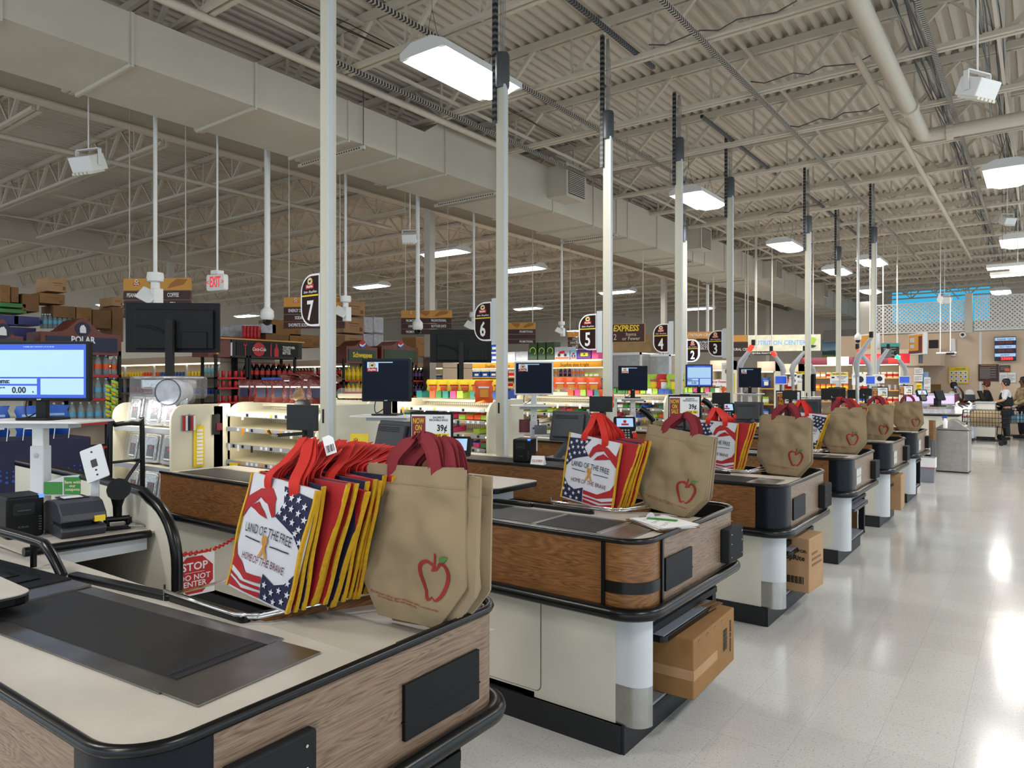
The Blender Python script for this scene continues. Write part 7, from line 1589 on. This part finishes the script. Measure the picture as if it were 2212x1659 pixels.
notice(2049, 791, 2092, 827, 'yellow', 'yellow poster reading play here on the tan wall', [('PLAY HERE', .6, .88, .13, 'green')], lambda t, w, h: (part('white_cells', 'white', t, lambda b: [b.box((w*(.05+.235*c), -.006, h*(.08+.24*r)), (w*(.25+.235*c), 0, h*(.27+.24*r))) for c in range(4) for r in range(3)]), part('cell_logos', ['red', 'blue', 'green'], t, lambda b: [(m_(b, (c+r) % 3), b.prism(arc(w*(.15+.235*c), h*(.18+.24*r), w*.05, 0, 330, 8), -.009, -.004, 'y')) for c in range(4) for r in range(3)])), nm='poster', cat='poster')
notice(2113, 785, 2157, 821, 'maroon', 'large maroon board with a program text', [('SCANRITE PROGRAM', .5, .93, .1, 'gold')], lambda t, w, h: lines(t, w, h, 'cable_grey', 14), nm='program_board'); notice(2159, 787, 2182, 801, 'maroon', 'small maroon sign with an orange patch right of the large board', extra=lambda t, w, h: (lines(t, w, h, 'cable_grey', 3, .3, .9), part('patch', 'orange', t, lambda b: b.box((w*.5, -.006, .02), (w*.95, 0, h*.5)))))
for k, (u0, v0, u1, v1, lb) in enumerate(((2159, 803, 2176, 826, 'white sheet under the small maroon sign, left'), (2177, 803, 2194, 824, 'white sheet under the small maroon sign, right'), (1975, 793, 1994, 806, 'white sheet pinned at the top of the left wall end'), (1974, 808, 1993, 822, 'white sheet pinned below it on the left wall end'), (1996, 813, 2010, 830, 'pale sheet right of the pinned white sheets'), (1996, 830, 2010, 846, 'lower pale sheet right of the pinned white sheets'))):
    notice(u0, v0, u1, v1, 'white', lb, extra=lambda t, w, h: lines(t, w, h, 'cable_grey', 6), y=27.98 if k < 2 else 26.4)
notice(1979, 826, 1991, 845, 'yellow', 'pale yellow menu card standing on the meat case', extra=lambda t, w, h: lines(t, w, h, 'black', 6), y=23.6)
struct('wall_service_return', 'wall_tan', lambda b: (b.box((-5.0, 26.5, 0), (-3.2, 26.6, 2.2)), b.box((-5.0, 26.4, 2.2), (-2.6, 27.9, 2.75))))
part('speaker', 'matt_black', None, lambda b: b.box((-.13, 0, 0), (.13, .2, .3)), loc=(-2.85, 26.9, 2.75)); tag(bpy.data.objects['speaker'], 'black speaker box on the beige soffit', 'speaker')
struct('window_1', 'sky', lambda b: b.box((-3.15, 26.55, .9), (-2.95, 26.6, 2.0)))
p = at(1966, 745, y=26.0); t = thing('menu_screen', 'tilted orange menu screen high beside the lattice end', 'screen', at(1978, 742, y=25.5), -58); part('case', 'white_steel', t, lambda b: b.box((-.5, 0, -.33), (.5, .12, .35)), bevel=.01); part('picture', 'map_tan', t, lambda b: b.box((-.44, -.01, -.28), (.44, 0, .3))); part('picture_print', ['case_white', 'burgundy'], t, lambda b: (b.box((-.36, -.016, .06), (-.06, -.01, .22)), b.box((-.34, -.016, -.12), (-.08, -.01, .0)), m_(b, 1), b.box((.2, -.016, -.28), (.42, -.01, .24)), b.box((-.44, -.016, -.28), (.2, -.01, -.2)))); part('wall_arm', 'strut_grey', t, lambda b: b.box((-.03, .1, -.6), (.03, .2, .0)))
t = thing('menu_screen', 'small orange picture screen hanging behind the tall bagging arm', 'screen', at(1876, 738, d=20), -40); part('case', 'white_steel', t, lambda b: b.box((-.34, 0, -.2), (.34, .08, .24))); part('picture', 'map_tan', t, lambda b: b.box((-.3, -.01, -.17), (.3, 0, .2))); part('drop_wire', 'white', t, lambda b: b.tube([(0, .04, .24), (0, .04, 2.4)], .01, 4))
t = board(1905, 740, 1940, 771, 19.5, 'matt_black', 'black notice with a teal heading hanging by the cooler', [], nm='hanging_notice', rods=True, yaw=28); part('teal_heading', 'teal', t, lambda b: b.box((-.24, -.035, .30), (.24, -.026, .40))); lines(t, .4, .3, 'cable_grey', 8, .05, .95, -.45, .4, -.032)
p = at(2079, 721, y=27.5); t = thing('dome_camera', 'round white wall camera under the lattice', 'camera', p); part('camera_body', 'white', t, lambda b: b.tube([(0, 0, 0), (0, .4, 0)], .09, 12)); part('lens', 'black', t, lambda b: b.tube([(0, -.01, 0), (0, 0, 0)], .05, 10))
t = thing('projector_arm', 'small device on two drop rods before the tan wall', 'camera', at(2044, 760, y=24)); part('rods', 'white', t, lambda b: (b.tube([(-.15, 0, 0), (-.15, 0, 6.1-t.location.z)], .012, 5), b.tube([(.1, 0, .05), (.1, 0, 1.6)], .015, 5))); part('device', 'white', t, lambda b: b.box((-.25, -.04, -.02), (.25, .04, .02))); part('black_end', 'black', t, lambda b: b.box((0, -.05, -.06), (.2, .05, -.0)))
t = thing('wall_tube', 'vertical white cylinder fixed on the tan wall', 'fixture', at(2059, 749, y=27.9)); part('tube', 'white', t, lambda b: b.tube([(0, 0, -.28), (0, 0, .3)], .07, 10))
# glass meat case with violet light
a, b_ = X2(1945, 848, 2062, 880, dep=.9, y=23.8); t = thing('meat_case', 'long glass meat case with violet light behind the last counters', 'refrigerated case', (a[0], 23.8, 0)); w, h = b_[0]-a[0], b_[2]
mat('violet_glow', 'c0a8f0', .5, emit=1.1); mat('meat', '8a4a44', .6, noise_amt=.5, nscale=9); mat('clear_glass', 'e8f0f4', .03, alpha=.12)
part('case_body', 'case_white', t, lambda b: (b.box((0, .02, 0), (w, .9, h-.45)), b.box((0, 0, h-.04), (w, .9, h)))); part('trays', 'meat', t, lambda b: [b.box((.1+.3*k, .1, h-.45), (.34+.3*k, .5, h-.38)) for k in range(int(w/.3)-1)]); part('light_band', 'violet_glow', t, lambda b: b.box((.02, .5, h-.3), (w-.02, .55, h-.06))); part('glass_front', 'clear_glass', t, lambda b: b.box((0, 0, h-.45), (w, .01, h-.04))); part('end_panel', 'burgundy', t, lambda b: b.box((w, -.02, 0), (w+.05, .9, h)))
# ---- self-checkout arms, screens and notices
def arm(u, vt, vb, d, lb, col=None, flip=1, s=1.0):
    p = at(u, vb, d=d); top = at(u, vt, d=d).z-p.z; t = thing('camera_tower', lb, 'self-checkout arm', p, 30, group='self-checkout arms')
    part('pole', 'brushed_steel', t, lambda b: b.tube([(0, 0, -p.z+.9), (0, 0, top*.55)], .03, 8), smooth=50)
    part('curved_arm', 'price_rail', t, lambda b: b.bar((0, 0, top*.45), (0, 0, top*.72), .10, .09) if 0 else (b.tube([(0, 0, top*.4), (-.02*flip, 0, top*.6), (.02*flip, 0, top*.72), (.22*flip, 0, top)], [.03, .055, .055, .03], 8)), smooth=50)
    if col: part('status_light', col, t, lambda b: b.tube([(.14*flip, 0, top*.9), (.2*flip, 0, top*.99)], .045, 8))
    part('camera_head', 'matt_black', t, lambda b: b.tube([(.22*flip, 0, top), (.22*flip, 0, top+.1)], .035, 8))
arm(1702, 742, 870, 13.5, 'grey curved arm reaching right beside the tilted black monitor', None, 1) if 0 else None
arm(1600, 745, 870, 12.8, 'grey curved arm with a red light beside the tilted monitor', 'led_red', 1); arm(1690, 757, 865, 14.5, 'grey arm with a red light and a small lit screen under the lit sign', 'led_red', -1); arm(1713, 757, 858, 14.0, 'grey arm right of the small lit screen', None, 1); arm(1757, 770, 855, 17, 'white arm with a pink light behind the lane pole', 'led_red', -1)
arm(1852, 728, 870, 12.0, 'tallest grey arm reaching right among the far tan bags', None, 1); arm(1877, 752, 862, 14.0, 'grey arm with a red light right of the tallest one', 'led_red', -1); arm(1895, 752, 858, 15, 'grey arm reaching right beyond the red-lit one', None, 1); arm(1955, 765, 855, 17, 'arm with a bright green light before the menu screen', 'led_green', -1)
for u, v, d, lb in ((1687, 820, 14.3, 'small lit screen on the arm under the lit plank sign'), (1877, 820, 13.8, 'small lit screen between the two notices with pictures'), (1954, 819, 16.5, 'small lit screen under the green light')):
    p = at(u, v, d=d); t = thing('small_screen', lb, 'screen', p, 30, group='small self-checkout screens'); part('case', 'white_steel', t, lambda b: b.box((-.12, 0, -.09), (.12, .03, .09)), bevel=.006); part('display', 'screen_blue', t, lambda b: b.box((-.105, -.004, -.065), (.105, 0, .075))); part('post', 'strut_grey', t, lambda b: b.box((-.015, .03, .9-p.z), (.015, .05, 0)))
def card(u0, v0, u1, v1, d, lb, kind):
    p = at((u0+u1)/2, (v0+v1)/2, d=d); w = (u1-u0)/FOC*d; h = (v1-v0)/FOC*d; t = thing('notice', lb, 'notice', p, 30); part('sheet', 'white', t, lambda b: b.box((-w/2, -.004, -h/2), (w/2, .004, h/2)))
    if kind == 's':
        part('yellow_heading', 'yellow', t, lambda b: b.box((-w/2, -.008, h*.28), (w/2, -.004, h/2))); text('SECURITY NOTICE', h*.17, 'black', t, (0, -.009, h*.39), sx=.8, bold=.03); text('VIDEO SURVEILLANCE\nIS USE ON THESE\nPREMISES', h*.13, 'black', t, (w*.14, -.006, h*.04), sx=.75); part('camera_icon', 'black', t, lambda b: b.box((-w*.42, -.007, 0), (-w*.26, -.004, h*.14))); lines(t, w, h, 'cable_grey', 2, -.42, -.2, -.42, .4, -.007)
    else: part('picture', 'black' if kind == 'p' else 'cardboard_dark', t, lambda b: b.prism(arc(w*.08, 0, min(w, h)*.3, 0, 330, 8), -.008, -.004, 'y')); lines(t, w, h, 'cable_grey', 3, .15, .4, -.42, .1, -.007)
    part('holder', 'white_steel', t, lambda b: b.box((-.01, .004, .9-p.z), (.01, .02, -h/2+.02)))
card(1721, 801, 1745, 828, 14.3, 'security notice half behind the lane pole', 's'); card(1794, 804, 1831, 827, 16.5, 'full security notice with a yellow heading on the far pole', 's'); card(1841, 806, 1870, 830, 13, 'white notice with a black picture left of the tallest arm', 'p'); card(1886, 807, 1910, 826, 14, 'white notice with a black picture right of the small lit screen', 'p'); card(1559, 783, 1584, 820, 12.6, 'white card with a hand picture left of the tilted monitor', 'h'); card(1705, 812, 1720, 830, 14.8, 'small picture card left of the security notice', 'p')
p = at(1548, 838, d=14); t = thing('banner', 'white self checkout banner with red letters behind the far monitors', 'banner', p, 20); part('sheet', 'white', t, lambda b: b.box((-.28, 0, -.17), (.28, .01, .17))); text('Items or Fewer', .06, 'red', t, (0, -.004, .13), bold=.02); text('Self Checkout', .10, 'red', t, (0, -.004, .02), sx=.8, bold=.03); part('post', 'white_steel', t, lambda b: b.box((-.28, .01, -p.z), (-.25, .03, .1)))
p = at(1583, 830, d=12.2); hang(1583, 828, p.x, .12, .34, 'yellow', 'short yellow clip strip beside the self checkout banner')
p = at(1747, 828, d=13.6); t = thing('flat_monitor', 'black monitor seen edge-on right of the pole under the lit sign', 'monitor', p, -45); part('screen_case', 'black_plastic', t, lambda b: (b.box((-.2, -.02, -.14), (.2, .03, .19)), ), bevel=.01); part('stand_neck', 'black_plastic', t, lambda b: b.box((-.04, 0, -.24), (.04, .05, -.1)))
stand(p.x, p.y, p.z-.24, 'white stand carrying the monitor seen edge-on', 20, .75, .9)
